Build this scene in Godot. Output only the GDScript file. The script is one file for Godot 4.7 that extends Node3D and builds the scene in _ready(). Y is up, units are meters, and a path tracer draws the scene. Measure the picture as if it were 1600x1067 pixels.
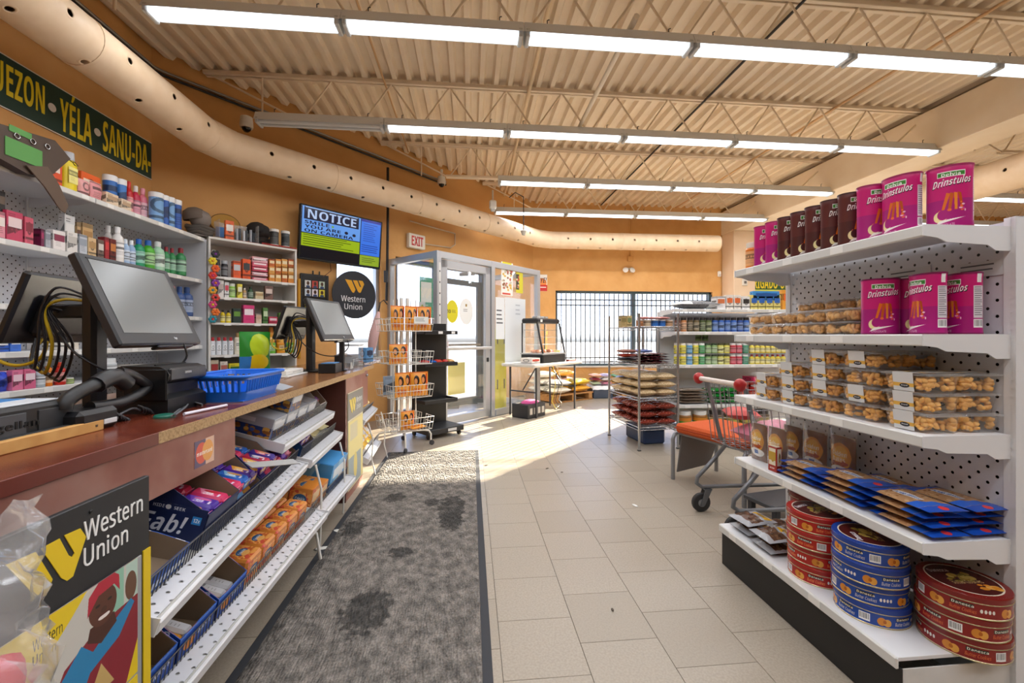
extends Node3D
# A convenience store seen from behind its checkout counter. x runs right, -z into the shop, y up, metres.

const F := 671.0          # focal length in pixels of the 1600 x 1067 photograph
const HORIZON := 524.7
const YAW := 0.095
const EYE := Vector3(0, 1.17, 0)

var rng := RandomNumberGenerator.new()
var taken := {}
var mats := {}
var meshes := {}
var font: SystemFont
var bold: SystemFont
var serif: SystemFont

func _ready() -> void:
	rng.seed = 20240611
	font = SystemFont.new()
	font.font_names = PackedStringArray(["Droid Sans"])
	bold = SystemFont.new()
	bold.font_names = PackedStringArray(["Droid Sans"])
	bold.font_weight = 700
	serif = SystemFont.new()
	serif.font_names = PackedStringArray(["Droid Serif"])
	# camera
	var cam := Camera3D.new()
	cam.name = "camera"
	cam.projection = Camera3D.PROJECTION_FRUSTUM
	cam.near = 0.05
	cam.far = 400.0
	cam.size = 2.0 * cam.near * 533.5 / F
	cam.frustum_offset = Vector2(0, -cam.near * (533.5 - HORIZON) / F)
	cam.position = EYE
	cam.rotation.y = -YAW
	add_child(cam)
	cam.current = true
	# sky and exposure
	var env := Environment.new()
	env.background_mode = Environment.BG_SKY
	var sky := Sky.new()
	var air := ProceduralSkyMaterial.new()
	air.sky_top_color = Color(0.50, 0.66, 0.92)
	air.sky_horizon_color = Color(0.93, 0.96, 1.0)
	air.ground_horizon_color = Color(0.80, 0.82, 0.85)
	air.ground_bottom_color = Color(0.45, 0.45, 0.45)
	air.sky_energy_multiplier = 1.9
	air.ground_energy_multiplier = 1.0
	sky.sky_material = air
	env.sky = sky
	env.tonemap_mode = Environment.TONE_MAPPER_LINEAR
	env.tonemap_exposure = 1.0
	env.sdfgi_enabled = true
	env.ssao_enabled = true
	env.ssil_enabled = true
	var world := WorldEnvironment.new()
	world.name = "surroundings"
	world.environment = env
	add_child(world)
	# low winter sun through the back windows
	var sun := DirectionalLight3D.new()
	sun.name = "sun"
	sun.light_color = Color(1.0, 0.95, 0.86)
	sun.light_energy = 24.0
	sun.light_angular_distance = 0.6
	sun.shadow_enabled = true
	add_child(sun)
	sun.look_at_from_position(Vector3.ZERO, Vector3(-0.68, -0.283, 0.733), Vector3.UP)
	prepare()
	build_shell()
	build_ceiling()
	build_lights()
	build_duct()
	build_outside()
	build_entrance()
	place_right_gondola()
	place_left_shelves()
	place_counter()
	place_mat()
	place_wire_rack()
	place_can_gondola()
	place_seat_and_cart()
	place_table()
	place_pallets()
	place_spinner()
	place_signs()

# ---------- pixels to places: a pixel gives a direction, the surface it touches gives the distance
func ray(px: float, py: float) -> Vector3:
	var a := (px - 800.0) / F
	var b := (HORIZON - py) / F
	return Vector3(cos(YAW) * a + sin(YAW), b, sin(YAW) * a - cos(YAW))

func on_plane(px: float, py: float, n: Vector3, d: float) -> Vector3:
	var r := ray(px, py)
	return EYE + r * ((d - n.dot(EYE)) / n.dot(r))

func on_y(px: float, py: float, y: float) -> Vector3:
	return on_plane(px, py, Vector3.UP, y)

func on_x(px: float, py: float, x: float) -> Vector3:
	return on_plane(px, py, Vector3.RIGHT, x)

func on_z(px: float, py: float, z: float) -> Vector3:
	return on_plane(px, py, Vector3.BACK, z)

func on_k(px: float, py: float, k: float) -> Vector3:      # the 45 degree wall: x + z = k
	return on_plane(px, py, Vector3(1, 0, 1), k)

# ---------- mesh building: triangles are collected here, each closed shape is turned outside out
class Shape:
	var p := PackedVector3Array()
	var u := PackedVector2Array()
	var g := PackedInt32Array()
	var groups := 1

	func tri(a: Vector3, b: Vector3, c: Vector3, ua := Vector2.ZERO, ub := Vector2.ZERO, uc := Vector2.ZERO, group := -1) -> void:
		p.append(a); p.append(b); p.append(c)
		u.append(ua); u.append(ub); u.append(uc)
		g.append(group)

	func quad(a: Vector3, b: Vector3, c: Vector3, d: Vector3, ua := Vector2(0, 0), ub := Vector2(1, 0), uc := Vector2(1, 1), ud := Vector2(0, 1), group := -1) -> void:
		tri(a, b, c, ua, ub, uc, group)
		tri(a, c, d, ua, uc, ud, group)

	func outward(from: int) -> void:
		var mid := Vector3.ZERO
		for i in range(from, p.size()):
			mid += p[i]
		mid /= maxf(1.0, p.size() - from)
		var v := 0.0
		for i in range(from, p.size(), 3):
			v += (p[i] - mid).dot((p[i + 2] - p[i]).cross(p[i + 1] - p[i]))
		if v < 0.0:
			for i in range(from, p.size(), 3):
				var q := p[i + 1]; p[i + 1] = p[i + 2]; p[i + 2] = q
				var w := u[i + 1]; u[i + 1] = u[i + 2]; u[i + 2] = w

	func box(size: Vector3, at := Vector3.ZERO, turn := Basis.IDENTITY, bevel := 0.0) -> void:
		var from := p.size()
		var h := size * 0.5
		var b := minf(bevel, minf(h.x, minf(h.y, h.z)) * 0.9)
		var c := {}
		for sx in [-1, 1]:
			for sy in [-1, 1]:
				for sz in [-1, 1]:
					for ax in 3:
						var q := Vector3(sx * h.x, sy * h.y, sz * h.z)
						for k in 3:
							if k != ax:
								q[k] -= signf(q[k]) * b
						c[[sx, sy, sz, ax]] = at + turn * q
		# big faces
		for s in [-1, 1]:
			quad(c[[s, 1, s, 0]], c[[s, 1, -s, 0]], c[[s, -1, -s, 0]], c[[s, -1, s, 0]])
			quad(c[[-1, s, -s, 1]], c[[1, s, -s, 1]], c[[1, s, s, 1]], c[[-1, s, s, 1]])
			quad(c[[-s, 1, s, 2]], c[[s, 1, s, 2]], c[[s, -1, s, 2]], c[[-s, -1, s, 2]])
		if b > 0.0:
			for s in [-1, 1]:
				for t in [-1, 1]:
					_edge(c, [-1, s, t], [1, s, t], 1, 2, at, turn)
					_edge(c, [s, -1, t], [s, 1, t], 0, 2, at, turn)
					_edge(c, [s, t, -1], [s, t, 1], 0, 1, at, turn)
			for sx in [-1, 1]:
				for sy in [-1, 1]:
					for sz in [-1, 1]:
						_face_out([c[[sx, sy, sz, 0]], c[[sx, sy, sz, 1]], c[[sx, sy, sz, 2]]], at, Vector2(0.02, 0.02))
		fix_convex(from, at)

	func _edge(c: Dictionary, e0: Array, e1: Array, a0: int, a1: int, at: Vector3, _turn: Basis) -> void:
		var q := [c[e0 + [a0]], c[e1 + [a0]], c[e1 + [a1]], c[e0 + [a1]]]
		quad(q[0], q[1], q[2], q[3], Vector2(0.02, 0.02), Vector2(0.98, 0.02), Vector2(0.98, 0.03), Vector2(0.02, 0.03))

	func _face_out(q: Array, _at: Vector3, uv: Vector2) -> void:
		tri(q[0], q[1], q[2], uv, uv, uv)

	func fix_convex(from: int, mid: Vector3) -> void:
		for i in range(from, p.size(), 3):
			if (p[i + 2] - p[i]).cross(p[i + 1] - p[i]).dot(p[i] - mid) < 0.0:
				var q := p[i + 1]; p[i + 1] = p[i + 2]; p[i + 2] = q
				var w := u[i + 1]; u[i + 1] = u[i + 2]; u[i + 2] = w

	func lathe(prof: Array, n := 16, at := Vector3.ZERO, turn := Basis.IDENTITY, smooth := false, sx := 1.0, sz := 1.0) -> void:
		# prof: Vector2(radius, height) from bottom to top; texture u runs round from the back, v from the top
		var from := p.size()
		var y0: float = prof[0].y
		var y1: float = prof[prof.size() - 1].y
		var gr := groups
		groups += prof.size()
		for i in prof.size() - 1:
			var a: Vector2 = prof[i]
			var b: Vector2 = prof[i + 1]
			var gi := gr if smooth else gr + i
			for k in n:
				var t0 := TAU * k / n + PI
				var t1 := TAU * (k + 1) / n + PI
				var va := 1.0 - (a.y - y0) / maxf(y1 - y0, 1e-6)
				var vb := 1.0 - (b.y - y0) / maxf(y1 - y0, 1e-6)
				var q := [Vector3(sin(t0) * a.x * sx, a.y, cos(t0) * a.x * sz), Vector3(sin(t1) * a.x * sx, a.y, cos(t1) * a.x * sz), Vector3(sin(t1) * b.x * sx, b.y, cos(t1) * b.x * sz), Vector3(sin(t0) * b.x * sx, b.y, cos(t0) * b.x * sz)]
				for j in 4:
					q[j] = at + turn * q[j]
				var u0 := float(k) / n
				var u1 := float(k + 1) / n
				if a.x > 1e-6:
					tri(q[0], q[1], q[2], Vector2(u0, va), Vector2(u1, va), Vector2(u1, vb), gi)
				if b.x > 1e-6:
					tri(q[0], q[2], q[3], Vector2(u0, va), Vector2(u1, vb), Vector2(u0, vb), gi)
		outward(from)

	func tube(pts: Array, r: float, n := 6, closed := false, phase := 0.0, skip := {}) -> void:
		var m := pts.size()
		if m < 2:
			return
		var rings := []
		var up := Vector3.UP
		for i in m:
			var prev: Vector3 = pts[(i - 1 + m) % m] if closed or i > 0 else pts[i]
			var next: Vector3 = pts[(i + 1) % m] if closed or i < m - 1 else pts[i]
			var dir := (next - prev).normalized()
			if dir.length() < 0.5:
				dir = Vector3.UP
			if absf(dir.dot(up)) > 0.95:
				up = Vector3.RIGHT if absf(dir.x) < 0.8 else Vector3.BACK
			var s := dir.cross(up).normalized()
			var t := s.cross(dir).normalized()
			up = t
			var ring := []
			for k in n:
				var w := TAU * k / n + phase
				ring.append(pts[i] + (s * cos(w) + t * sin(w)) * r)
			rings.append(ring)
		var from := p.size()
		groups += 1
		for i in (m if closed else m - 1):
			var a: Array = rings[i]
			var b: Array = rings[(i + 1) % m]
			for k in n:
				if skip.has(Vector2i(i, k)):
					continue
				var l := (k + 1) % n
				quad(a[k], a[l], b[l], b[k], Vector2(0, 0), Vector2(1, 0), Vector2(1, 1), Vector2(0, 1), groups)
		if not closed:
			for k in range(1, n - 1):
				tri(rings[0][0], rings[0][k + 1], rings[0][k])
				tri(rings[m - 1][0], rings[m - 1][k], rings[m - 1][k + 1])
		outward(from)

	func rod(a: Vector3, b: Vector3, r: float, n := 6) -> void:
		tube([a, b], r, n)

	func prism(poly: Array, depth: float, at := Vector3.ZERO, turn := Basis.IDENTITY) -> void:
		# polygon in x, y pushed along z by depth (centred)
		var from := p.size()
		var pp := PackedVector2Array(poly)
		var lo := pp[0]
		var hi := pp[0]
		for q in pp:
			lo = lo.min(q); hi = hi.max(q)
		var sz := (hi - lo).max(Vector2(1e-5, 1e-5))
		var ids := Geometry2D.triangulate_polygon(pp)
		var z := depth * 0.5
		for i in range(0, ids.size(), 3):
			var v := []
			var w := []
			for j in 3:
				var q := pp[ids[i + j]]
				v.append(q)
				w.append(Vector2((q.x - lo.x) / sz.x, 1.0 - (q.y - lo.y) / sz.y))
			tri(at + turn * Vector3(v[0].x, v[0].y, z), at + turn * Vector3(v[1].x, v[1].y, z), at + turn * Vector3(v[2].x, v[2].y, z), w[0], w[1], w[2])
			tri(at + turn * Vector3(v[0].x, v[0].y, -z), at + turn * Vector3(v[2].x, v[2].y, -z), at + turn * Vector3(v[1].x, v[1].y, -z), w[0], w[2], w[1])
			# both caps must agree with the sides: the front cap faces +z
			var k := p.size() - 6
			if (p[k + 2] - p[k]).cross(p[k + 1] - p[k]).dot(turn * Vector3.BACK) < 0.0:
				for o in [k, k + 3]:
					var sp := p[o + 1]; p[o + 1] = p[o + 2]; p[o + 2] = sp
					var su := u[o + 1]; u[o + 1] = u[o + 2]; u[o + 2] = su
		var area := 0.0
		for i in pp.size():
			area += pp[i].cross(pp[(i + 1) % pp.size()])
		for i in pp.size():
			var a := pp[i]
			var b := pp[(i + 1) % pp.size()]
			var q := [Vector3(a.x, a.y, z), Vector3(a.x, a.y, -z), Vector3(b.x, b.y, -z), Vector3(b.x, b.y, z)]
			for j in 4:
				q[j] = at + turn * q[j]
			if area < 0.0:
				quad(q[0], q[1], q[2], q[3])
			else:
				quad(q[3], q[2], q[1], q[0])

	# a filled bag: w wide, h tall, t thick, standing on y = 0 with its front to +z
	func bag(w: float, h: float, t: float, seed_ := 1, seal := 0.07, lumps := 0.12, nx := 10, ny := 12, full := 0.45) -> void:
		var noise := FastNoiseLite.new()
		noise.seed = seed_
		noise.frequency = 1.0
		var grid := [[], []]
		for s in 2:
			for j in ny + 1:
				for i in nx + 1:
					var a := float(i) / nx
					var b := float(j) / ny
					var e := sin(PI * clampf((a - 0.02) / 0.96, 0, 1))
					var v := 0.0
					if b > seal and b < 1.0 - seal:
						v = sin(PI * (b - seal) / (1.0 - 2.0 * seal))
					var z := t * 0.5 * pow(e, full) * pow(v, full + 0.05)
					z *= 1.0 + lumps * noise.get_noise_3d(a * 4.0, b * 5.0, s * 9.0 + seed_) * 3.0
					var pinch := 1.0 - 0.07 * v * t / maxf(w, 0.01)
					var x := (a - 0.5) * w * pinch
					grid[s].append(Vector3(x, b * h, (z + 0.0007) * (1 if s == 0 else -1)))
		groups += 1
		var from := p.size()
		for s in 2:
			for j in ny:
				for i in nx:
					var k := j * (nx + 1) + i
					var q := [grid[s][k], grid[s][k + 1], grid[s][k + nx + 2], grid[s][k + nx + 1]]
					var w0 := Vector2(float(i) / nx, 1.0 - float(j) / ny)
					var w2 := Vector2(float(i + 1) / nx, 1.0 - float(j + 1) / ny)
					var uv := [w0, Vector2(w2.x, w0.y), w2, Vector2(w0.x, w2.y)]
					if s == 0:
						quad(q[3], q[2], q[1], q[0], uv[3], uv[2], uv[1], uv[0], groups)
					else:
						quad(q[0], q[1], q[2], q[3], Vector2(1 - uv[0].x, uv[0].y), Vector2(1 - uv[1].x, uv[1].y), Vector2(1 - uv[2].x, uv[2].y), Vector2(1 - uv[3].x, uv[3].y), groups)
		outward(from)

	# a small rounded lump (nut, bean, crumpled piece)
	func lump(at: Vector3, size: Vector3, turn := Basis.IDENTITY, n := 6, m := 4) -> void:
		var prof := []
		for i in m + 1:
			var w := PI * i / m - PI / 2
			prof.append(Vector2(cos(w) if i > 0 and i < m else 0.0, sin(w)))
		var from := p.size()
		lathe(prof, n, Vector3.ZERO, Basis.IDENTITY, true)
		for i in range(from, p.size()):
			p[i] = at + turn * (p[i] * size)

	func grid_sheet(nx: int, ny: int, f: Callable) -> void:
		# f(a, b) -> Vector3; an open sheet
		groups += 1
		for j in ny:
			for i in nx:
				var a0 := float(i) / nx
				var a1 := float(i + 1) / nx
				var b0 := float(j) / ny
				var b1 := float(j + 1) / ny
				quad(f.call(a0, b1), f.call(a1, b1), f.call(a1, b0), f.call(a0, b0), Vector2(a0, 1 - b1), Vector2(a1, 1 - b1), Vector2(a1, 1 - b0), Vector2(a0, 1 - b0), groups)

	func mesh() -> ArrayMesh:
		var st := SurfaceTool.new()
		st.begin(Mesh.PRIMITIVE_TRIANGLES)
		for i in g.size():
			st.set_smooth_group(g[i] if g[i] >= 0 else 0xFFFFFFFF)
			for j in 3:
				st.set_uv(u[i * 3 + j])
				st.add_vertex(p[i * 3 + j])
		st.generate_normals()
		return st.commit()

# a smooth line through the given points
func curve(pts: Array, n := 6) -> Array:
	var out := []
	for i in pts.size() - 1:
		var a: Vector3 = pts[maxi(i - 1, 0)]
		var b: Vector3 = pts[i]
		var c: Vector3 = pts[i + 1]
		var d: Vector3 = pts[mini(i + 2, pts.size() - 1)]
		for k in n:
			out.append(b.cubic_interpolate(c, a, d, float(k) / n))
	out.append(pts[-1])
	return out

# ---------- nodes
func numbered(called: String) -> String:
	var n: int = taken.get(called, 0)
	taken[called] = n + 1
	return called if n == 0 else "%s_%03d" % [called, n]

func tag(o: Node3D, label: String, category: String, group := "") -> Node3D:
	o.set_meta("label", label)
	o.set_meta("category", category)
	if group != "":
		o.set_meta("group", group)
	return o

func thing(called: String, label: String, category: String, at := Vector3.ZERO, turn := 0.0, group := "") -> Node3D:
	var o := Node3D.new()
	o.name = numbered(called)
	add_child(o)
	o.position = at
	o.rotation.y = turn
	return tag(o, label, category, group)

func part(parent: Node3D, called: String, mesh, mat: Material, at := Vector3.ZERO, turn := Basis.IDENTITY) -> MeshInstance3D:
	var o := MeshInstance3D.new()
	o.name = called
	o.mesh = mesh.mesh() if mesh is Shape else mesh
	o.material_override = mat
	o.transform = Transform3D(turn, at)
	parent.add_child(o, true)
	return o

func structure(called: String, parent: Node3D = null) -> Node3D:
	var o := Node3D.new()
	o.name = called
	(parent if parent else self).add_child(o)
	o.set_meta("kind", "structure")
	return o

func shared(key: String, make: Callable) -> ArrayMesh:
	if not meshes.has(key):
		meshes[key] = make.call().mesh()
	return meshes[key]

func boxes(list: Array) -> Shape:      # [size, at, bevel]
	var s := Shape.new()
	for b in list:
		s.box(b[0], b[1], Basis.IDENTITY, b[2] if b.size() > 2 else 0.0)
	return s

func box_of(a: Vector3, b: Vector3, bevel := 0.0) -> Shape:
	var s := Shape.new()
	s.box((b - a).abs(), (a + b) * 0.5, Basis.IDENTITY, bevel)
	return s

func copy(o: Node3D, label := "", group := "") -> Node3D:
	var base := String(o.name)
	if base.length() > 4 and base[-4] == "_" and base.right(3).is_valid_int():
		base = base.left(-4)
	var c: Node3D = o.duplicate()
	c.name = numbered(base)
	add_child(c)
	if label != "":
		c.set_meta("label", label)
	if group != "":
		c.set_meta("group", group)
	return c

# ---------- materials
func paint(col: Color, rough := 0.6, metal := 0.0) -> StandardMaterial3D:
	var key := "%s_%.2f_%.2f" % [col.to_html(), rough, metal]
	if not mats.has(key):
		var m := StandardMaterial3D.new()
		m.albedo_color = col
		m.roughness = rough
		m.metallic = metal
		mats[key] = m
	return mats[key]

func hexc(h: String, rough := 0.6, metal := 0.0) -> StandardMaterial3D:
	return paint(Color(h), rough, metal)

func clear(col: Color, alpha := 0.1, rough := 0.05) -> StandardMaterial3D:
	var key := "clear_%s_%.2f_%.2f" % [col.to_html(), alpha, rough]
	if not mats.has(key):
		var m := StandardMaterial3D.new()
		m.albedo_color = Color(col.r, col.g, col.b, alpha)
		m.transparency = BaseMaterial3D.TRANSPARENCY_ALPHA
		m.roughness = rough
		mats[key] = m
	return mats[key]

func printed(tex: Texture2D, rough := 0.45, tint := Color.WHITE) -> StandardMaterial3D:
	var key := "print_%d_%.2f_%s" % [tex.get_instance_id(), rough, tint.to_html()]
	if not mats.has(key):
		var m := StandardMaterial3D.new()
		m.albedo_texture = tex
		m.albedo_color = tint
		m.roughness = rough
		mats[key] = m
	return mats[key]

func noise_tex(seed_: int, freq: float, ramp: Array, size := 512, octaves := 4, kind := FastNoiseLite.TYPE_SIMPLEX_SMOOTH, normal := false, bump := 4.0) -> NoiseTexture2D:
	var n := FastNoiseLite.new()
	n.seed = seed_
	n.frequency = freq
	n.noise_type = kind
	n.fractal_octaves = octaves
	var t := NoiseTexture2D.new()
	t.width = size
	t.height = size
	t.seamless = true
	t.noise = n
	if normal:
		t.as_normal_map = true
		t.bump_strength = bump
	else:
		var gr := Gradient.new()
		gr.offsets = PackedFloat32Array(ramp.map(func(r): return r[0]))
		gr.colors = PackedColorArray(ramp.map(func(r): return r[1]))
		t.color_ramp = gr
	return t

func noisy(key: String, tex: Texture2D, scale: float, rough: float, nrm: Texture2D = null, nscale := 0.5) -> StandardMaterial3D:
	if not mats.has(key):
		var m := StandardMaterial3D.new()
		m.albedo_texture = tex
		m.uv1_triplanar = true
		m.uv1_world_triplanar = true
		m.uv1_scale = Vector3.ONE * scale
		m.roughness = rough
		if nrm:
			m.normal_enabled = true
			m.normal_texture = nrm
			m.normal_scale = nscale
		mats[key] = m
	return mats[key]

# ---------- print: flat artwork for packages and signs
class Print:
	var im: Image
	var w: int
	var h: int
	var host

	func _init(host_, w_: int, h_: int, back: Color) -> void:
		host = host_
		w = w_
		h = h_
		im = Image.create(w, h, false, Image.FORMAT_RGBA8)
		im.fill(back)

	func r(x: float, y: float, ww: float, hh: float, c: Color) -> Print:
		im.fill_rect(Rect2i(int(x * w), int(y * h), maxi(1, int(ww * w)), maxi(1, int(hh * h))), c)
		return self

	func e(cx: float, cy: float, rx: float, ry: float, c: Color) -> Print:
		for y in range(maxi(0, int((cy - ry) * h)), mini(h, int((cy + ry) * h) + 1)):
			for x in range(maxi(0, int((cx - rx) * w)), mini(w, int((cx + rx) * w) + 1)):
				var a := ((x + 0.5) / w - cx) / rx
				var b := ((y + 0.5) / h - cy) / ry
				if a * a + b * b <= 1.0:
					im.set_pixel(x, y, c)
		return self

	func poly(pts: Array, c: Color) -> Print:
		var pp := PackedVector2Array()
		for q in pts:
			pp.append(Vector2(q.x * w, q.y * h))
		var ids := Geometry2D.triangulate_polygon(pp)
		for i in range(0, ids.size(), 3):
			fill(pp[ids[i]], pp[ids[i + 1]], pp[ids[i + 2]], c)
		return self

	func fill(a: Vector2, b: Vector2, c: Vector2, col: Color) -> void:
		var lo := a.min(b).min(c).floor()
		var hi := a.max(b).max(c).ceil()
		var d := (b - a).cross(c - a)
		if absf(d) < 1e-6:
			return
		for y in range(maxi(0, int(lo.y)), mini(h, int(hi.y))):
			for x in range(maxi(0, int(lo.x)), mini(w, int(hi.x))):
				var q := Vector2(x + 0.5, y + 0.5)
				var s := (b - a).cross(q - a) / d
				var t := (q - a).cross(c - a) / d
				if s >= -0.001 and t >= -0.001 and s + t <= 1.001:
					im.set_pixel(x, y, col)

	# text fitted to a width, top left corner at x, y; sizes are shares of the picture
	func t(text: String, x: float, y: float, ww: float, hh: float, c: Color, heavy := true, slant := 0.0, rise := 0.0) -> Print:
		var tm := TextMesh.new()
		tm.text = text
		tm.font = host.bold if heavy else host.font
		tm.font_size = 48
		tm.depth = 0.0
		tm.pixel_size = 1.0
		tm.curve_step = 4.0
		var arr := tm.get_mesh_arrays()
		if arr.is_empty() or arr[Mesh.ARRAY_VERTEX] == null:
			return self
		var v: PackedVector3Array = arr[Mesh.ARRAY_VERTEX]
		if v.is_empty():
			return self
		var lo := v[0]
		var hi := v[0]
		for q in v:
			lo = lo.min(q); hi = hi.max(q)
		var ext := hi - lo
		var ids: PackedInt32Array = arr[Mesh.ARRAY_INDEX] if arr[Mesh.ARRAY_INDEX] != null else PackedInt32Array(range(v.size()))
		for i in range(0, ids.size(), 3):
			var q := []
			for j in 3:
				var k := (v[ids[i + j]] - lo) / ext
				q.append(Vector2((x + (k.x + slant * k.y) * ww) * w, (y + (1.0 - k.y) * hh - rise * k.x) * h))
			fill(q[0], q[1], q[2], c)
		return self

	func blobs(n: int, x: float, y: float, ww: float, hh: float, size: float, cols: Array, seed_ := 1) -> Print:
		var g := RandomNumberGenerator.new()
		g.seed = seed_
		for i in n:
			e(x + g.randf() * ww, y + g.randf() * hh, size * g.randf_range(0.5, 1.2) * float(h) / w, size * g.randf_range(0.4, 1.0), cols[g.randi() % cols.size()])
		return self

	func bars(x: float, y: float, ww: float, hh: float, seed_ := 1) -> Print:
		r(x, y, ww, hh, Color(0.95, 0.95, 0.95))
		var g := RandomNumberGenerator.new()
		g.seed = seed_
		var q := x + ww * 0.08
		while q < x + ww * 0.9:
			var b := ww * g.randf_range(0.02, 0.06)
			r(q, y + hh * 0.1, b, hh * 0.7, Color(0.05, 0.05, 0.08))
			q += b + ww * g.randf_range(0.03, 0.06)
		return self

	func lines(n: int, x: float, y: float, ww: float, hh: float, c: Color, seed_ := 1) -> Print:
		var g := RandomNumberGenerator.new()
		g.seed = seed_
		for i in n:
			r(x, y + hh * i / n, ww * g.randf_range(0.6, 1.0), hh / n * 0.35, c)
		return self

	func tex() -> ImageTexture:
		return ImageTexture.create_from_image(im)

func prt(w: int, h: int, back: String) -> Print:
	return Print.new(self, w, h, Color(back))

# raised lettering, centred at its own middle, facing +z
func lettering(text: String, width: float, height: float, heavy := true, depth := 0.002, which = null) -> ArrayMesh:
	var tm := TextMesh.new()
	tm.text = text
	tm.font = which if which else (bold if heavy else font)
	tm.font_size = 64
	tm.depth = 1.0
	tm.pixel_size = 1.0
	tm.curve_step = 3.0
	var arr := tm.get_mesh_arrays()
	var v: PackedVector3Array = arr[Mesh.ARRAY_VERTEX]
	var lo := v[0]
	var hi := v[0]
	for q in v:
		lo = lo.min(q); hi = hi.max(q)
	var ext := hi - lo
	var k := Vector3(width / ext.x, height / ext.y, depth / maxf(ext.z, 1e-5))
	for i in v.size():
		v[i] = (v[i] - (lo + hi) * 0.5) * k
	arr[Mesh.ARRAY_VERTEX] = v
	arr[Mesh.ARRAY_TANGENT] = null
	var am := ArrayMesh.new()
	am.add_surface_from_arrays(Mesh.PRIMITIVE_TRIANGLES, arr)
	return am

# ---------- the room
const WALL_X := -3.02          # left wall
const K := -7.40               # angled wall: x + z
const BACK := -8.65
const RIGHT := 13.0
const REAR := 5.0
const TOP := 3.95
const D := 0.70710678
const TURN45 := PI / 4         # faces (1, 0, 1)

var wall_mat: StandardMaterial3D
var cream: StandardMaterial3D
var alu: StandardMaterial3D
var white_metal: StandardMaterial3D
var black_plastic: StandardMaterial3D
var black_metal: StandardMaterial3D
var glass: StandardMaterial3D
var chrome: StandardMaterial3D
var white_wire: StandardMaterial3D
var cardboard: StandardMaterial3D
var peg: StandardMaterial3D

func prepare() -> void:
	wall_mat = noisy("wall", noise_tex(3, 0.012, [[0.0, Color("cf9a58")], [0.5, Color("d6a262")], [1.0, Color("dba96a")]], 512, 3), 0.35, 0.75, noise_tex(4, 0.09, [], 256, 3, FastNoiseLite.TYPE_SIMPLEX_SMOOTH, true, 1.5), 0.25)
	cream = noisy("cream", noise_tex(5, 0.01, [[0.0, Color("e6d2b6")], [0.5, Color("ecdac0")], [1.0, Color("f0e0c9")]], 512, 4), 0.4, 0.6)
	alu = hexc("b9bcc0", 0.38, 0.55)
	white_metal = hexc("e4e5e7", 0.4)
	black_plastic = hexc("1b1c1e", 0.42)
	black_metal = hexc("151618", 0.45)
	glass = clear(Color(0.9, 0.95, 0.95), 0.05, 0.02)
	chrome = hexc("b4b7bb", 0.25, 0.9)
	white_wire = hexc("e3e2dc", 0.4)
	cardboard = hexc("8a7660", 0.85)
	# perforated steel: real cut-outs, a board coloured dark as hollow shade shows through
	var im := Image.create(128, 128, false, Image.FORMAT_RGBA8)
	im.fill(Color(0.84, 0.85, 0.87, 1))
	for q in [Vector2(32, 32), Vector2(96, 96)]:
		for y in 128:
			for x in 128:
				if Vector2(x + 0.5, y + 0.5).distance_to(q) < 13.0:
					im.set_pixel(x, y, Color(0.84, 0.85, 0.87, 0))
	peg = StandardMaterial3D.new()
	peg.albedo_texture = ImageTexture.create_from_image(im)
	peg.transparency = BaseMaterial3D.TRANSPARENCY_ALPHA_SCISSOR
	peg.alpha_scissor_threshold = 0.5
	peg.roughness = 0.4
	peg.uv1_triplanar = true
	peg.uv1_world_triplanar = true
	peg.uv1_scale = Vector3.ONE * (1.0 / 0.0508)

func wall_box(w: Node3D, a: Vector3, b: Vector3) -> void:
	part(w, "wall_section", box_of(a, b), wall_mat)

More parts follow.
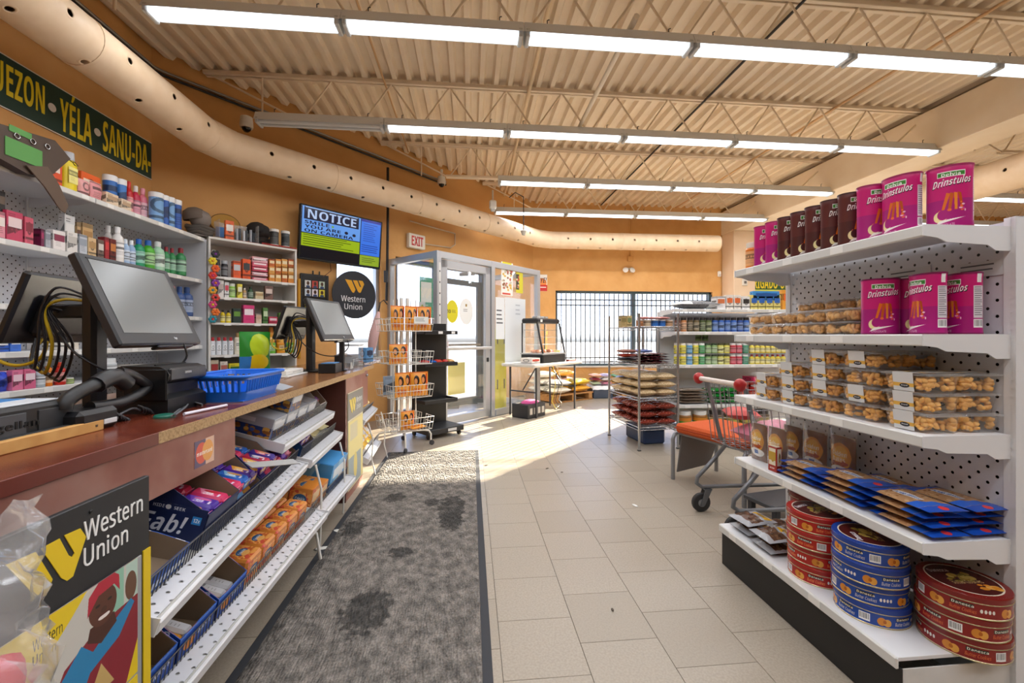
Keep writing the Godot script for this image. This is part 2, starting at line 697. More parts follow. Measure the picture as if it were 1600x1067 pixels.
func build_shell() -> void:
	var wl := structure("wall_left")
	wall_box(wl, Vector3(WALL_X - 0.2, 0, REAR), Vector3(WALL_X, TOP, -4.38))
	part(wl, "baseboard", box_of(Vector3(WALL_X, 0, REAR), Vector3(WALL_X + 0.012, 0.1, -4.35)), hexc("4a4038", 0.6))
	# angled wall in its own frame: x along the wall, z towards the shop
	var wa := structure("wall_angled")
	wa.position = Vector3(WALL_X, 0, -4.38)
	wa.rotation.y = TURN45
	var length := 6.05
	var t := -0.2
	for s in [[-0.1, 1.84, 0.0, TOP], [1.84, 2.50, 0.0, 0.88], [1.84, 2.50, 2.28, TOP], [2.50, 2.74, 0.0, TOP], [2.74, 4.66, 2.32, TOP], [4.66, length + 0.1, 0.0, TOP]]:
		wall_box(wa, Vector3(s[0], s[2], t), Vector3(s[1], s[3], 0))
	var wb := structure("wall_back")
	for s in [[1.1, 1.72, 0.0, TOP], [1.72, 5.09, 0.0, 0.55], [1.72, 5.09, 2.10, TOP], [5.09, 5.95, 0.0, TOP], [5.95, 9.6, 0.0, 0.8], [5.95, 9.6, 2.10, TOP], [9.6, RIGHT + 0.2, 0.0, TOP]]:
		wall_box(wb, Vector3(s[0], s[2], BACK - 0.2), Vector3(s[1], s[3], BACK))
	var wr := structure("wall_right")
	wall_box(wr, Vector3(RIGHT, 0, REAR), Vector3(RIGHT + 0.2, TOP, BACK))
	var wf := structure("wall_rear")
	wall_box(wf, Vector3(WALL_X - 0.2, 0, REAR), Vector3(RIGHT + 0.2, TOP, REAR + 0.2))
	build_floor()
	# steel column and box beam between the two bays
	var col := structure("trim_1")
	part(col, "column", box_of(Vector3(5.28, 0, -8.62), Vector3(5.74, 3.3, -8.2), 0.01), noisy("pale", noise_tex(8, 0.01, [[0.0, Color("e0c3a4")], [1.0, Color("ead2b6")]], 256, 3), 0.5, 0.6))
	var sw := thing("call_button", "small grey square wall button on the pale column", "button", Vector3(5.50, 2.25, -8.2))
	part(sw, "plate", boxes([[Vector3(0.11, 0.13, 0.03), Vector3(0, 0, 0.015), 0.008]]), hexc("d8d4cc", 0.5))
	part(sw, "button", boxes([[Vector3(0.05, 0.05, 0.02), Vector3(0, 0, 0.036), 0.006]]), hexc("6f6a66", 0.5))
	var beam := structure("trim_2")
	part(beam, "beam", box_of(Vector3(5.28, 3.3, REAR), Vector3(5.74, 3.78, BACK), 0.006), cream)

func build_floor() -> void:
	var fl := structure("floor")
	part(fl, "slab", box_of(Vector3(WALL_X - 0.2, -0.2, REAR + 0.2), Vector3(RIGHT + 0.2, -0.003, BACK - 0.2)), hexc("5d564c", 0.9))
	var tones := []
	var specks := [noise_tex(21, 0.05, [[0.0, Color("9c9282")], [0.38, Color("a59a8a")], [0.6, Color("aa9f8f")], [1.0, Color("b0a595")]], 512, 5), noise_tex(22, 0.05, [[0.0, Color("9d9383")], [0.4, Color("a69b8b")], [1.0, Color("b1a696")]], 512, 5), noise_tex(23, 0.05, [[0.0, Color("998f80")], [0.4, Color("a29787")], [1.0, Color("aa9f8f")]], 512, 5)]
	for i in 3:
		var m := noisy("vinyl_%d" % i, specks[i], 3.1 + 0.33 * i, 0.34)
		m.clearcoat_enabled = false
		tones.append(m)
	var size := 0.305
	var tile := shared("tile", func():
		var s := Shape.new()
		s.box(Vector3(0.3032, 0.006, 0.3032), Vector3(0, -0.003, 0), Basis.IDENTITY, 0.0008)
		return s)
	var near := []
	var rest := Shape.new()
	for i in range(-11, 44):
		for j in range(-18, 30):
			var x := 0.109 + (i + 0.5) * size
			var z := -1.451 - (j + (0.5 if posmod(i, 2) == 0 else 0.0)) * size
			if x > RIGHT or x < WALL_X or z > REAR - 0.16 or z < BACK + 0.155:
				continue
			if x + z < K + 0.02:
				continue
			var r := Vector2(x * cos(YAW) + z * sin(YAW), x * sin(YAW) - z * cos(YAW))
			var seen := r.y > 1.2 and absf(r.x / r.y) < 1.25 and x > -1.05 and not (x > 1.32 and z > -2.15) and not (x > -0.7 and x < -0.05 and z > -4.3) and not (x > 2.3 and z < -4.5) and x < 4.2
			if seen:
				near.append([r.y, Vector3(x, 0, z), absi(i * 7 + j * 3 + i * j) % 3])
			else:
				rest.box(Vector3(0.3032, 0.006, 0.3032), Vector3(x, -0.003, z))
	near.sort_custom(func(a, b): return a[0] < b[0])
	for n in near.size():
		if n < 300:
			part(fl, "tile", tile, tones[near[n][2]], near[n][1])
		else:
			rest.box(Vector3(0.3032, 0.006, 0.3032), near[n][1] + Vector3(0, -0.003, 0))
	var o := part(fl, "far_tiles", rest, tones[0])
	o.set_meta("kind", "stuff")
	print("tiles ", near.size())

func build_ceiling() -> void:
	var ce := structure("ceiling")
	part(ce, "roof_slab", box_of(Vector3(WALL_X - 0.3, 3.95, REAR + 0.3), Vector3(RIGHT + 0.3, 4.15, BACK - 0.3)), hexc("8c7a66", 0.9))  # unseen slab above the deck, added to block sun and sky
	var sheet := shared("deck", func():
		var s := Shape.new()
		var prof := []
		for i in 6:
			var x := i * 0.152
			prof.append(Vector2(x, 0.0)); prof.append(Vector2(x + 0.045, 0.0))
			prof.append(Vector2(x + 0.066, 0.05)); prof.append(Vector2(x + 0.131, 0.05))
		prof.append(Vector2(0.912, 0.0))
		for i in prof.size() - 1:
			var a: Vector2 = prof[i]
			var b: Vector2 = prof[i + 1]
			s.quad(Vector3(a.x, a.y, 5.0), Vector3(a.x, a.y, BACK), Vector3(b.x, b.y, BACK), Vector3(b.x, b.y, 5.0))
			s.quad(Vector3(b.x, b.y + 0.002, 5.0), Vector3(b.x, b.y + 0.002, BACK), Vector3(a.x, a.y + 0.002, BACK), Vector3(a.x, a.y + 0.002, 5.0))
		return s)
	for i in 18:
		part(ce, "deck_sheet", sheet, cream, Vector3(-3.1 + i * 0.912, 3.86, 0))
	# open web joists
	var n := 0
	for z in [1.15, -0.30, -1.75, -3.20, -4.65, -6.10, -7.55]:
		var x0: float = maxf(WALL_X + 0.02, K - z + 0.05)
		joist(x0, 5.50, z, "%s peach steel bar joist in the checkout bay, %s from the back wall" % ["open web", ["seventh", "sixth", "fifth", "fourth", "third", "second", "first"][n]])
		joist(5.52, RIGHT, z, "%s peach steel bar joist beyond the box beam, %s from the back wall" % ["open web", ["seventh", "sixth", "fifth", "fourth", "third", "second", "first"][n]])
		n += 1

func joist(x0: float, x1: float, z: float, label: String) -> void:
	var j := thing("roof_joist", label, "joist", Vector3(x0, 0, z), 0.0, "bar joists under the roof deck")
	var len := x1 - x0
	part(j, "top_chord", boxes([[Vector3(len, 0.035, 0.036), Vector3(len / 2, 3.842, 0.026), 0.003], [Vector3(len, 0.035, 0.036), Vector3(len / 2, 3.842, -0.026), 0.003], [Vector3(len, 0.006, 0.09), Vector3(len / 2, 3.857, 0)]]), cream)
	var off := 0.9
	part(j, "bottom_chord", boxes([[Vector3(len - off - 0.5, 0.032, 0.03), Vector3(off + (len - off - 0.5) / 2, 3.41, 0.024), 0.003], [Vector3(len - off - 0.5, 0.032, 0.03), Vector3(off + (len - off - 0.5) / 2, 3.41, -0.024), 0.003]]), cream)
	var step := 0.61
	var x := off + 0.05
	var up := shared("web_up", func():
		var s := Shape.new()
		s.rod(Vector3(0, 3.41, 0), Vector3(0.30, 3.835, 0), 0.0095, 6)
		return s)
	var down := shared("web_down", func():
		var s := Shape.new()
		s.rod(Vector3(0, 3.835, 0), Vector3(0.30, 3.41, 0), 0.0095, 6)
		return s)
	var post := shared("web_post", func():
		var s := Shape.new()
		s.rod(Vector3(0, 3.41, 0), Vector3(0, 3.835, 0), 0.009, 6)
		return s)
	part(j, "web_bar", post, cream, Vector3(off * 0.62, 0, 0))
	while x + step < len - 0.5:
		part(j, "web_bar", up, cream, Vector3(x, 0, 0))
		part(j, "web_bar", down, cream, Vector3(x + 0.305, 0, 0))
		x += step
	for q in [[0.06, off + 0.02], [len - 0.06, len - 0.52]]:
		var e := Shape.new()
		e.rod(Vector3(q[0], 3.83, 0), Vector3(q[1], 3.41, 0), 0.011, 6)
		part(j, "end_bar", e, cream)

var fixture_on: Node3D
func build_lights() -> void:
	var rows := [[-3.02, -2.10, 6, "checkout"], [-4.46, -2.10, 6, "checkout"], [-5.90, 0.38, 4, "checkout"], [-7.34, 0.40, 4, "checkout"], [-1.58, -2.10, 6, "checkout"], [-0.14, -2.10, 6, "checkout"], [-4.46, 7.3, 3, "far"], [-5.90, 7.4, 3, "far"], [-7.34, 7.4, 3, "far"], [-1.58, 7.3, 3, "far"], [1.3, -2.10, 6, "checkout"]]
	var names := ["row above the mat end", "row above the orange seat", "row above the folding table", "row next to the back windows", "row above the snack gondola", "row above the flat scanner", "row by the chrome rack line", "row by the table line", "row by the window wall", "row by the snack line", "row over the aisle start"]
	var nth := ["first", "second", "third", "fourth", "fifth", "sixth"]
	for r in rows.size():
		var row: Array = rows[r]
		for i in row[2]:
			var lit: bool = not (r == 1 and i == 0)
			var lab := "lit twin tube strip light, %s from the left wall, %s" % [nth[i], names[r]]
			if row[3] == "far":
				lab = "strip light, %s beyond the box beam, %s" % [nth[i], names[r]]
			elif not lit:
				lab = "unlit white strip light beside the dome camera, end of its row"
			strip_light(Vector3(row[1] + i * 1.24 + 0.61, 3.33, row[0]), lit, lab, "strip lights, " + names[r])

func strip_light(at: Vector3, lit: bool, label: String, group: String) -> void:
	var f := thing("strip_light", label, "light", at, 0.0, group)
	part(f, "housing", shared("light_housing", func():
		var s := Shape.new()
		s.prism([Vector2(-0.075, -0.055), Vector2(-0.07, -0.05), Vector2(-0.03, 0.04), Vector2(0.03, 0.04), Vector2(0.07, -0.05), Vector2(0.075, -0.055), Vector2(0.03, -0.02), Vector2(-0.03, -0.02)], 1.235, Vector3.ZERO, Basis(Vector3.UP, PI / 2))
		return s), hexc("dfe2e4", 0.35))
	var bulb: StandardMaterial3D
	if lit:
		if not mats.has("tube_on"):
			var m := StandardMaterial3D.new()
			m.albedo_color = Color(0.95, 0.97, 1.0)
			m.emission_enabled = true
			m.emission = Color(0.95, 0.98, 1.0)
			m.emission_energy_multiplier = 3.5
			mats["tube_on"] = m
		bulb = mats["tube_on"]
	else:
		bulb = hexc("d9dcdc", 0.3)
	for sgn in [-1, 1]:
		part(f, "fluorescent_tube", shared("light_tube", func():
			var s := Shape.new()
			s.rod(Vector3(-0.575, 0, 0), Vector3(0.575, 0, 0), 0.0165, 10)
			return s), bulb, Vector3(0, -0.058, sgn * 0.034))
		part(f, "socket", shared("light_socket", func():
			var s := Shape.new()
			s.box(Vector3(0.03, 0.06, 0.13), Vector3(0, -0.052, 0), Basis.IDENTITY, 0.006)
			return s), hexc("c6c8c8", 0.5), Vector3(sgn * 0.594, 0, 0))
	for sgn in [-1, 1]:
		part(f, "hanger_hook", shared("light_hook", func():
			var s := Shape.new()
			s.tube([Vector3(0, 0.035, 0), Vector3(0, 0.085, 0), Vector3(0.015, 0.09, 0)], 0.004, 5)
			return s), hexc("3a3a3a", 0.5), Vector3(0.45 * sgn, 0, 0))
	if lit:
		var l := AreaLight3D.new()
		l.name = "tube_light"
		l.light_color = Color(0.97, 0.98, 1.0)
		l.light_energy = LAMP_ENERGY
		l.area_size = Vector2(1.12, 0.05)
		l.area_range = 30.0
		l.shadow_enabled = true
		l.rotation.x = -PI / 2
		l.position = Vector3(0, -0.08, 0)
		f.add_child(l)

const LAMP_ENERGY := 0.86

func build_duct() -> void:
	var duct_mat := noisy("duct", noise_tex(31, 0.02, [[0.0, Color("e2c5a0")], [0.5, Color("e9ceac")], [1.0, Color("eed6b7")]], 512, 4), 0.6, 0.55)
	var y := 3.0
	var r := 0.16
	var run := [Vector3(-2.42, y, REAR - 0.05), Vector3(-2.42, y, -4.13), Vector3(-2.32, y, -4.43), Vector3(1.22, y, -7.97), Vector3(1.52, y, -8.10), Vector3(4.87, y, -8.10)]
	var du := thing("air_duct", "round peach painted air duct bending along the left, angled and back walls", "duct")
	# the pipe wall has real openings along its room side and underside, each trimmed by a round rim
	var n := 26
	var pts := []
	var skip := {}
	var rims := []
	for k in run.size() - 1:
		var a: Vector3 = run[k]
		var b: Vector3 = run[k + 1]
		var d := (b - a).normalized()
		pts.append(a)
		if a.distance_to(b) < 1.0:
			continue
		var q := 0.3
		var at := 0
		while q < a.distance_to(b) - 0.15:
			var low := at % 2 == 1
			skip[Vector2i(pts.size(), n - 5 if low else 0)] = true
			pts.append(a + d * (q - 0.019))
			pts.append(a + d * (q + 0.019))
			var w := -TAU * 5 / n if low else 0.0
			var nrm := d.cross(Vector3.UP) * cos(w) + Vector3.UP * sin(w)
			rims.append([a + d * q + nrm * r * cos(PI / n), Basis(d, nrm, d.cross(nrm))])
			q += 0.215
			at += 1
	pts.append(run[-1])
	var s := Shape.new()
	s.tube(pts, r, n, false, -PI / n, skip)
	part(du, "duct_pipe", s, duct_mat)
	for b in [[run[1], Vector3(0, 0, -1)], [run[2], Vector3(D, 0, -D)], [run[3], Vector3(D, 0, -D)], [run[4], Vector3(1, 0, 0)], [Vector3(-2.42, y, -2.9), Vector3(0, 0, -1)], [Vector3(-2.42, y, -1.7), Vector3(0, 0, -1)], [Vector3(-1.6, y, -5.15), Vector3(D, 0, -D)], [Vector3(-0.75, y, -6.0), Vector3(D, 0, -D)], [Vector3(0.2, y, -6.95), Vector3(D, 0, -D)], [Vector3(2.9, y, -8.10), Vector3(1, 0, 0)]]:
		var c := Shape.new()
		c.tube([b[0] - b[1] * 0.012, b[0] + b[1] * 0.012], r + 0.004, 32)
		part(du, "joint_band", c, duct_mat)
	var rim := shared("hole_rim", func():
		var h := Shape.new()
		h.lathe([Vector2(0.0195, -0.003), Vector2(0.0195, 0.001), Vector2(0.028, 0.0015), Vector2(0.036, -0.002)], 18, Vector3.ZERO, Basis.IDENTITY, true)
		return h)
	for q in rims:
		part(du, "hole_rim", rim, duct_mat, q[0], q[1])
	# second duct, beyond the beam
	var d2 := thing("air_duct", "round peach air duct in the bay beyond the box beam", "duct")
	var p2 := [Vector3(6.05, 3.0, 4.9)]
	var skip2 := {}
	for z in [-3.4, -3.8, -4.2, -4.6, -5.0]:
		skip2[Vector2i(p2.size(), 13)] = true
		p2.append(Vector3(6.05, 3.0, z + 0.019))
		p2.append(Vector3(6.05, 3.0, z - 0.019))
		part(d2, "hole_rim", rim, duct_mat, Vector3(6.05 - 0.19 * cos(PI / n), 3.0, z), Basis(Vector3(0, 0, -1), Vector3(-1, 0, 0), Vector3(0, 1, 0)))
	p2.append(Vector3(6.05, 3.0, -5.2))
	var s2 := Shape.new()
	s2.tube(p2, 0.19, n, false, -PI / n, skip2)
	part(d2, "duct_pipe", s2, duct_mat)
	# conduit along the top of the walls
	var cd := thing("conduit", "thin grey steel conduit along the top of the left and angled walls", "conduit")
	var c1 := Shape.new()
	c1.tube([Vector3(WALL_X + 0.05, 3.70, 4.5), Vector3(WALL_X + 0.05, 3.70, -4.33), Vector3(WALL_X + 0.09, 3.70, -4.42), Vector3(-0.4, 3.62, -6.93)], 0.014, 8)
	part(cd, "pipe", c1, hexc("9a9a98", 0.35, 0.7))
	var c2 := Shape.new()
	c2.tube([Vector3(WALL_X + 0.06, 3.66, 4.5), Vector3(WALL_X + 0.06, 3.66, -4.33), Vector3(WALL_X + 0.10, 3.66, -4.42), Vector3(-0.4, 3.58, -6.93)], 0.014, 8)
	part(cd, "cable", c2, hexc("2b2825", 0.6))
	# runs under the deck
	var runs := [[0.62, 3.80, -2.0, -8.5, 0.02, "e6cda8", "cream surface raceway running under the deck above the aisle"], [1.15, 3.40, -2.9, -4.6, 0.022, "e9dcc6", "short pale conduit strut tying two strip light rows"], [2.62, 3.82, -1.2, -8.5, 0.012, "2a2622", "black cable running under the deck over the folding table"], [4.2, 3.81, -1.2, -8.5, 0.014, "d5ac7d", "peach conduit pipe running under the deck near the box beam"], [-0.9, 3.82, -1.0, -6.3, 0.010, "cfa676", "thin peach conduit pipe under the deck over the counter"]]
	for q in runs:
		var o := thing("conduit", q[6], "conduit")
		var s3 := Shape.new()
		s3.rod(Vector3(q[0], q[1], q[2]), Vector3(q[0], q[1], q[3]), q[4], 8)
		part(o, "pipe", s3, hexc(q[5], 0.6))

func build_outside() -> void:
	var gr := structure("ground")
	var asphalt := noisy("lot", noise_tex(41, 0.03, [[0.0, Color("868684")], [1.0, Color("969592")]], 512, 4), 0.25, 0.9)
	part(gr, "parking_lot", box_of(Vector3(-60, -0.25, -90), Vector3(60, -0.2, 40)), asphalt)
	part(gr, "sidewalk", box_of(Vector3(1.4, -0.2, BACK - 2.4), Vector3(14, -0.05, BACK - 0.2)), hexc("8c8a86", 0.85))
	var sw := Shape.new()
	sw.box(Vector3(9, 0.15, 2.6), Vector3(-2.6, -0.125, -7.7), Basis(Vector3.UP, TURN45))
	part(gr, "corner_sidewalk", sw, hexc("8a8884", 0.85))
	# low shops across the lot
	for b in [[Vector3(-26, 0, -34), Vector3(12, 4.6, 7), 0.5, "d7d3cf", "low pale shop building across the parking lot beyond the entrance"]]:
		var o := thing("shop_building", b[4], "building", b[0] + Vector3(0, -0.2, 0), b[2])
		var sz: Vector3 = b[1]
		part(o, "wall", boxes([[sz, Vector3(0, sz.y / 2, 0), 0.05]]), hexc(b[3], 0.85))
		part(o, "parapet", boxes([[Vector3(sz.x + 0.3, 0.35, sz.z + 0.3), Vector3(0, sz.y + 0.1, 0), 0.03]]), hexc("c4ccd2", 0.7))
		for i in int(sz.x / 3.0):
			var w := part(o, "shop_window", boxes([[Vector3(2.2, 2.2, 0.1), Vector3(-sz.x / 2 + 1.5 + i * 3.0, 1.5, sz.z / 2 + 0.02), 0.02]]), hexc("b4c0c8", 0.3))
			part(w, "mullion", boxes([[Vector3(0.08, 2.2, 0.06), Vector3(-sz.x / 2 + 1.5 + i * 3.0, 1.5, sz.z / 2 + 0.08)]]), hexc("d0d0d0", 0.5))
	# bare trees by the entrance
	for q in [[Vector3(-3.9, -0.2, -11.2), 5, "bare winter tree on the verge outside the entrance glass"], [Vector3(-6.4, -0.2, -12.6), 9, "bare winter tree outside the window with the round sign"]]:
		var t := thing("bare_tree", q[2], "tree", q[0])
		var s := Shape.new()
		var g := RandomNumberGenerator.new()
		g.seed = q[1]
		branch(s, Vector3.ZERO, Vector3(0.05, 1, 0.02).normalized(), 1.7, 0.075, 5, g)
		part(t, "trunk_and_branches", s, hexc("6e655f", 0.9))

func branch(s: Shape, a: Vector3, dir: Vector3, len: float, r: float, depth: int, g: RandomNumberGenerator) -> void:
	var mid := a + dir * len * 0.5 + Vector3(g.randf_range(-1, 1), 0, g.randf_range(-1, 1)) * len * 0.04
	var b := a + dir * len
	s.tube([a, mid, b], r, 5)
	if depth <= 0:
		return
	for i in (3 if depth > 1 else 2):
		var d2 := (dir + Vector3(g.randf_range(-1, 1), g.randf_range(-0.1, 0.6), g.randf_range(-1, 1)) * 0.75).normalized()
		branch(s, b if i > 0 else mid, d2, len * g.randf_range(0.6, 0.8), r * 0.62, depth - 1, g)

# ---------- windows, vestibule and doors
func along(u: float, y: float, out := 0.0) -> Vector3:     # a place on the angled wall: u metres along it, out metres into the shop
	return Vector3(WALL_X + u * D + out * D, y, -4.38 - u * D + out * D)

func frame_rect(parent: Node3D, called: String, w: float, h: float, bar: float, depth: float, mat: Material, at := Vector3.ZERO) -> void:
	var s := Shape.new()
	s.box(Vector3(w, bar, depth), Vector3(w / 2, bar / 2, 0), Basis.IDENTITY, 0.004)
	s.box(Vector3(w, bar, depth), Vector3(w / 2, h - bar / 2, 0), Basis.IDENTITY, 0.004)
	s.box(Vector3(bar, h, depth), Vector3(bar / 2, h / 2, 0), Basis.IDENTITY, 0.004)
	s.box(Vector3(bar, h, depth), Vector3(w - bar / 2, h / 2, 0), Basis.IDENTITY, 0.004)
	part(parent, called, s, mat, at)

func build_entrance() -> void:
	var dark := hexc("3b4047", 0.45, 0.3)
	# window with the round sign
	var w1 := structure("window_1")
	w1.position = along(1.84, 0.88, -0.1)
	w1.rotation.y = TURN45
	frame_rect(w1, "window_frame", 0.66, 1.40, 0.045, 0.09, alu)
	part(w1, "pane", box_of(Vector3(0.045, 0.045, -0.004), Vector3(0.615, 1.355, 0.004)), glass)
	part(w1, "window_sill", box_of(Vector3(-0.02, -0.03, 0.0), Vector3(0.68, 0.0, 0.13), 0.004), alu)
	# outer storefront of the vestibule
	var w2 := structure("window_2")
	w2.position = along(2.74, 0, -0.1)
	w2.rotation.y = TURN45
	frame_rect(w2, "window_frame", 0.86, 2.32, 0.07, 0.1, dark)
	part(w2, "pane", box_of(Vector3(0.07, 0.07, -0.004), Vector3(0.79, 2.25, 0.004)), glass)
	var d1 := structure("door_1")
	d1.position = along(3.62, 0, -0.1)
	d1.rotation.y = TURN45
	frame_rect(d1, "door_frame", 1.04, 2.32, 0.06, 0.1, dark)
	frame_rect(d1, "door_leaf", 0.92, 2.10, 0.09, 0.05, dark, Vector3(0.06, 0.02, 0))
	part(d1, "pane", box_of(Vector3(0.15, 0.11, -0.004), Vector3(0.89, 2.03, 0.004)), glass)
	part(d1, "push_bar", box_of(Vector3(0.12, 1.0, 0.05), Vector3(0.92, 1.04, 0.08), 0.008), chrome)
	var poster := thing("green_poster", "green and white poster taped inside the outer entrance window", "poster", along(3.30, 1.45, 0.0), TURN45)
	part(poster, "sheet", boxes([[Vector3(0.26, 0.62, 0.004), Vector3(0, 0.31, 0)]]), printed(prt(64, 128, "3f9c7c").r(0.1, 0.12, 0.8, 0.5, Color("e8ece6")).lines(5, 0.15, 0.68, 0.7, 0.25, Color("dfe9e0")).tex(), 0.6))
	# vestibule: aluminium frame and glass
	var V := structure("vestibule")
	V.position = along(2.64, 0, 0.0)
	V.rotation.y = TURN45
	var W := 2.14
	var H := 2.25
	var P := 1.03
	var s := Shape.new()
	for q in [Vector3(0, 0, P), Vector3(1.02, 0, P), Vector3(W, 0, P), Vector3(W, 0, 0.03), Vector3(0, 0, 0.03)]:
		s.box(Vector3(0.075, H, 0.075), q + Vector3(0, H / 2, 0), Basis.IDENTITY, 0.004)
	s.box(Vector3(W, 0.085, 0.07), Vector3(W / 2, H - 0.0425, P), Basis.IDENTITY, 0.004)
	s.box(Vector3(1.05, 0.09, 0.07), Vector3(W - 0.53, 0.045, P), Basis.IDENTITY, 0.004)
	for x in [0.0, W]:
		s.box(Vector3(0.07, 0.085, P), Vector3(x, H - 0.0425, P / 2), Basis.IDENTITY, 0.004)
		s.box(Vector3(0.07, 0.09, P), Vector3(x, 0.045, P / 2), Basis.IDENTITY, 0.004)
	part(V, "frame", s, alu)
	part(V, "side_pane", box_of(Vector3(-0.004, 0.09, 0.06), Vector3(0.004, H - 0.085, P - 0.04)), glass)
	part(V, "side_pane", box_of(Vector3(W - 0.004, 0.09, 0.06), Vector3(W + 0.004, H - 0.085, P - 0.04)), glass)
	part(V, "sidelight_pane", box_of(Vector3(1.06, 0.09, P - 0.004), Vector3(W - 0.04, H - 0.085, P + 0.004)), glass)
	part(V, "corner_sticker_strip", box_of(Vector3(-0.012, 1.05, P + 0.0378), Vector3(0.022, 2.1, P + 0.040)), hexc("d9d9d7", 0.4))
	for i in 7:
		part(V, "screw_hole", boxes([[Vector3(0.016, 0.02, 0.004), Vector3(0.005, 1.15 + i * 0.14, P + 0.0405), 0.002]]), hexc("24262a", 0.6))
	var d2 := structure("door_2")
	d2.position = along(2.64, 0, 0.0) + Vector3(P * D, 0, P * D)
	d2.rotation.y = TURN45
	frame_rect(d2, "door_leaf", 0.92, 2.13, 0.10, 0.048, alu, Vector3(0.05, 0.02, 0))
	part(d2, "pane", box_of(Vector3(0.15, 0.12, -0.004), Vector3(0.87, 2.05, 0.004)), glass)
	part(d2, "push_bar", box_of(Vector3(0.06, 0.98, 0.03), Vector3(0.96, 1.02, 0.07), 0.008), hexc("d5d7d9", 0.3, 0.6))
	part(d2, "lock", box_of(Vector3(0.89, 0.80, 0.02), Vector3(0.93, 0.86, 0.035), 0.004), black_plastic)
	var cl := Shape.new()
	cl.box(Vector3(0.05, 0.05, 0.24), Vector3(0.72, 2.05, -0.2), Basis(Vector3.UP, 0.3), 0.01)
	part(d2, "door_closer", cl, alu)
	for q in [["door_letters", "ENTRANCE", 0.90, 1.42, 0.5, 0.055, "black vertical lettering on the vestibule door edge"], ["door_letters", "PUSH", 0.955, 1.42, 0.26, 0.04, "short black vertical lettering beside the vestibule door edge"]]:
		pass
	# stickers and papers on the vestibule glass, each a flat sheet on the pane
	var base := along(2.64, 0, P)
	sheet_on_glass("round_sticker", "yellow oval price sticker on the vestibule door glass", base, 0.245, 1.34, 0.21, 0.30, prt(96, 128, "d9cf1c").t("10", 0.06, 0.42, 0.3, 0.16, Color("1c1c1c")).lines(3, 0.45, 0.44, 0.45, 0.14, Color("4c4a18")).tex(), true)
	sheet_on_glass("round_sticker", "white round sticker with small house mark on the vestibule door glass", base, 0.50, 1.32, 0.26, 0.36, prt(96, 128, "e9ecec").r(0.44, 0.22, 0.12, 0.1, Color("9a7a3a")).lines(2, 0.3, 0.42, 0.4, 0.12, Color("3c3c44")).tex(), true)
	sheet_on_glass("flyer", "flyer with rows of food pictures on the vestibule sidelight", base, 1.36, 1.78, 0.27, 0.50, prt(96, 160, "ecebe6").r(0.1, 0.0, 0.8, 0.1, Color("e3d81f")).blobs(40, 0.1, 0.2, 0.8, 0.65, 0.05, [Color("b8503c"), Color("d8b04a"), Color("8a5a3a"), Color("c8c0a8")], 4).r(0.1, 0.93, 0.7, 0.05, Color("d0452e")).tex())
	sheet_on_glass("flyer", "yellow and black notice on the vestibule sidelight", base, 1.66, 1.84, 0.17, 0.32, prt(64, 96, "d8cf35").r(0.0, 0.1, 0.45, 0.75, Color("3a3a30")).blobs(10, 0.05, 0.15, 0.35, 0.6, 0.07, [Color("d8d0b0"), Color("c05040")], 5).tex())
	sheet_on_glass("notice", "white typed notice low on the vestibule sidelight", base, 1.20, 1.12, 0.2, 0.62, prt(64, 128, "e3e8ec").lines(4, 0.1, 0.3, 0.8, 0.4, Color("50545c")).tex())
	sheet_on_glass("notice", "frosted white sheet behind the yellow board on the sidelight", base, 1.56, 0.75, 0.5, 1.0, prt(64, 96, "dde3e8").lines(3, 0.5, 0.1, 0.3, 0.2, Color("b8c0c8")).tex())
	sheet_on_glass("price_card", "yellow card standing inside the vestibule door", base + Vector3(-0.3, 0, -0.3), 0.72, 0.32, 0.34, 0.46, prt(32, 32, "e3d36a").tex())
	sheet_on_glass("flyer", "pink flyer inside the vestibule door", base + Vector3(-0.5, 0, -0.5), 0.62, 0.78, 0.4, 0.3, prt(64, 48, "e6cfe0").blobs(30, 0.05, 0.1, 0.9, 0.8, 0.08, [Color("d890b8"), Color("b0a8d8"), Color("f0e8e8")], 9).tex())
	sheet_on_glass("plant_sticker", "small green plant sticker on the vestibule corner post", base + Vector3(-0.25 * D, 0, -0.25 * D) + Vector3(D, 0, -D) * -0.05, 0.0, 1.35, 0.10, 0.26, prt(48, 96, "c9ccc9").e(0.5, 0.35, 0.25, 0.22, Color("8fa04a")).r(0.45, 0.5, 0.1, 0.3, Color("7a7440")).tex())
	# back windows with security bars
	var wn := structure("window_3")
	wn.position = Vector3(1.72, 0.55, BACK - 0.1)
	frame_rect(wn, "window_frame", 3.37, 1.55, 0.05, 0.09, hexc("43555c", 0.45))
	part(wn, "mullion", box_of(Vector3(1.62, 0.05, -0.045), Vector3(1.71, 1.5, 0.045), 0.004), hexc("43555c", 0.45))
	part(wn, "pane", box_of(Vector3(0.05, 0.05, -0.004), Vector3(1.62, 1.5, 0.004)), glass)
	part(wn, "pane", box_of(Vector3(1.71, 0.05, -0.004), Vector3(3.32, 1.5, 0.004)), glass)
	part(wn, "window_sill", box_of(Vector3(-0.03, -0.03, 0.0), Vector3(3.4, 0.0, 0.14), 0.004), hexc("c9c2b6", 0.5))
	grille(Vector3(1.74, 0.6, BACK - 0.02), 3.33, 1.44, "dark steel security bars across the back window behind the folding table")
	var w4 := structure("window_4")
	w4.position = Vector3(5.95, 0.8, BACK - 0.1)
	frame_rect(w4, "window_frame", 3.65, 1.3, 0.05, 0.09, hexc("43555c", 0.45))
	part(w4, "pane", box_of(Vector3(0.05, 0.05, -0.004), Vector3(3.6, 1.25, 0.004)), glass)

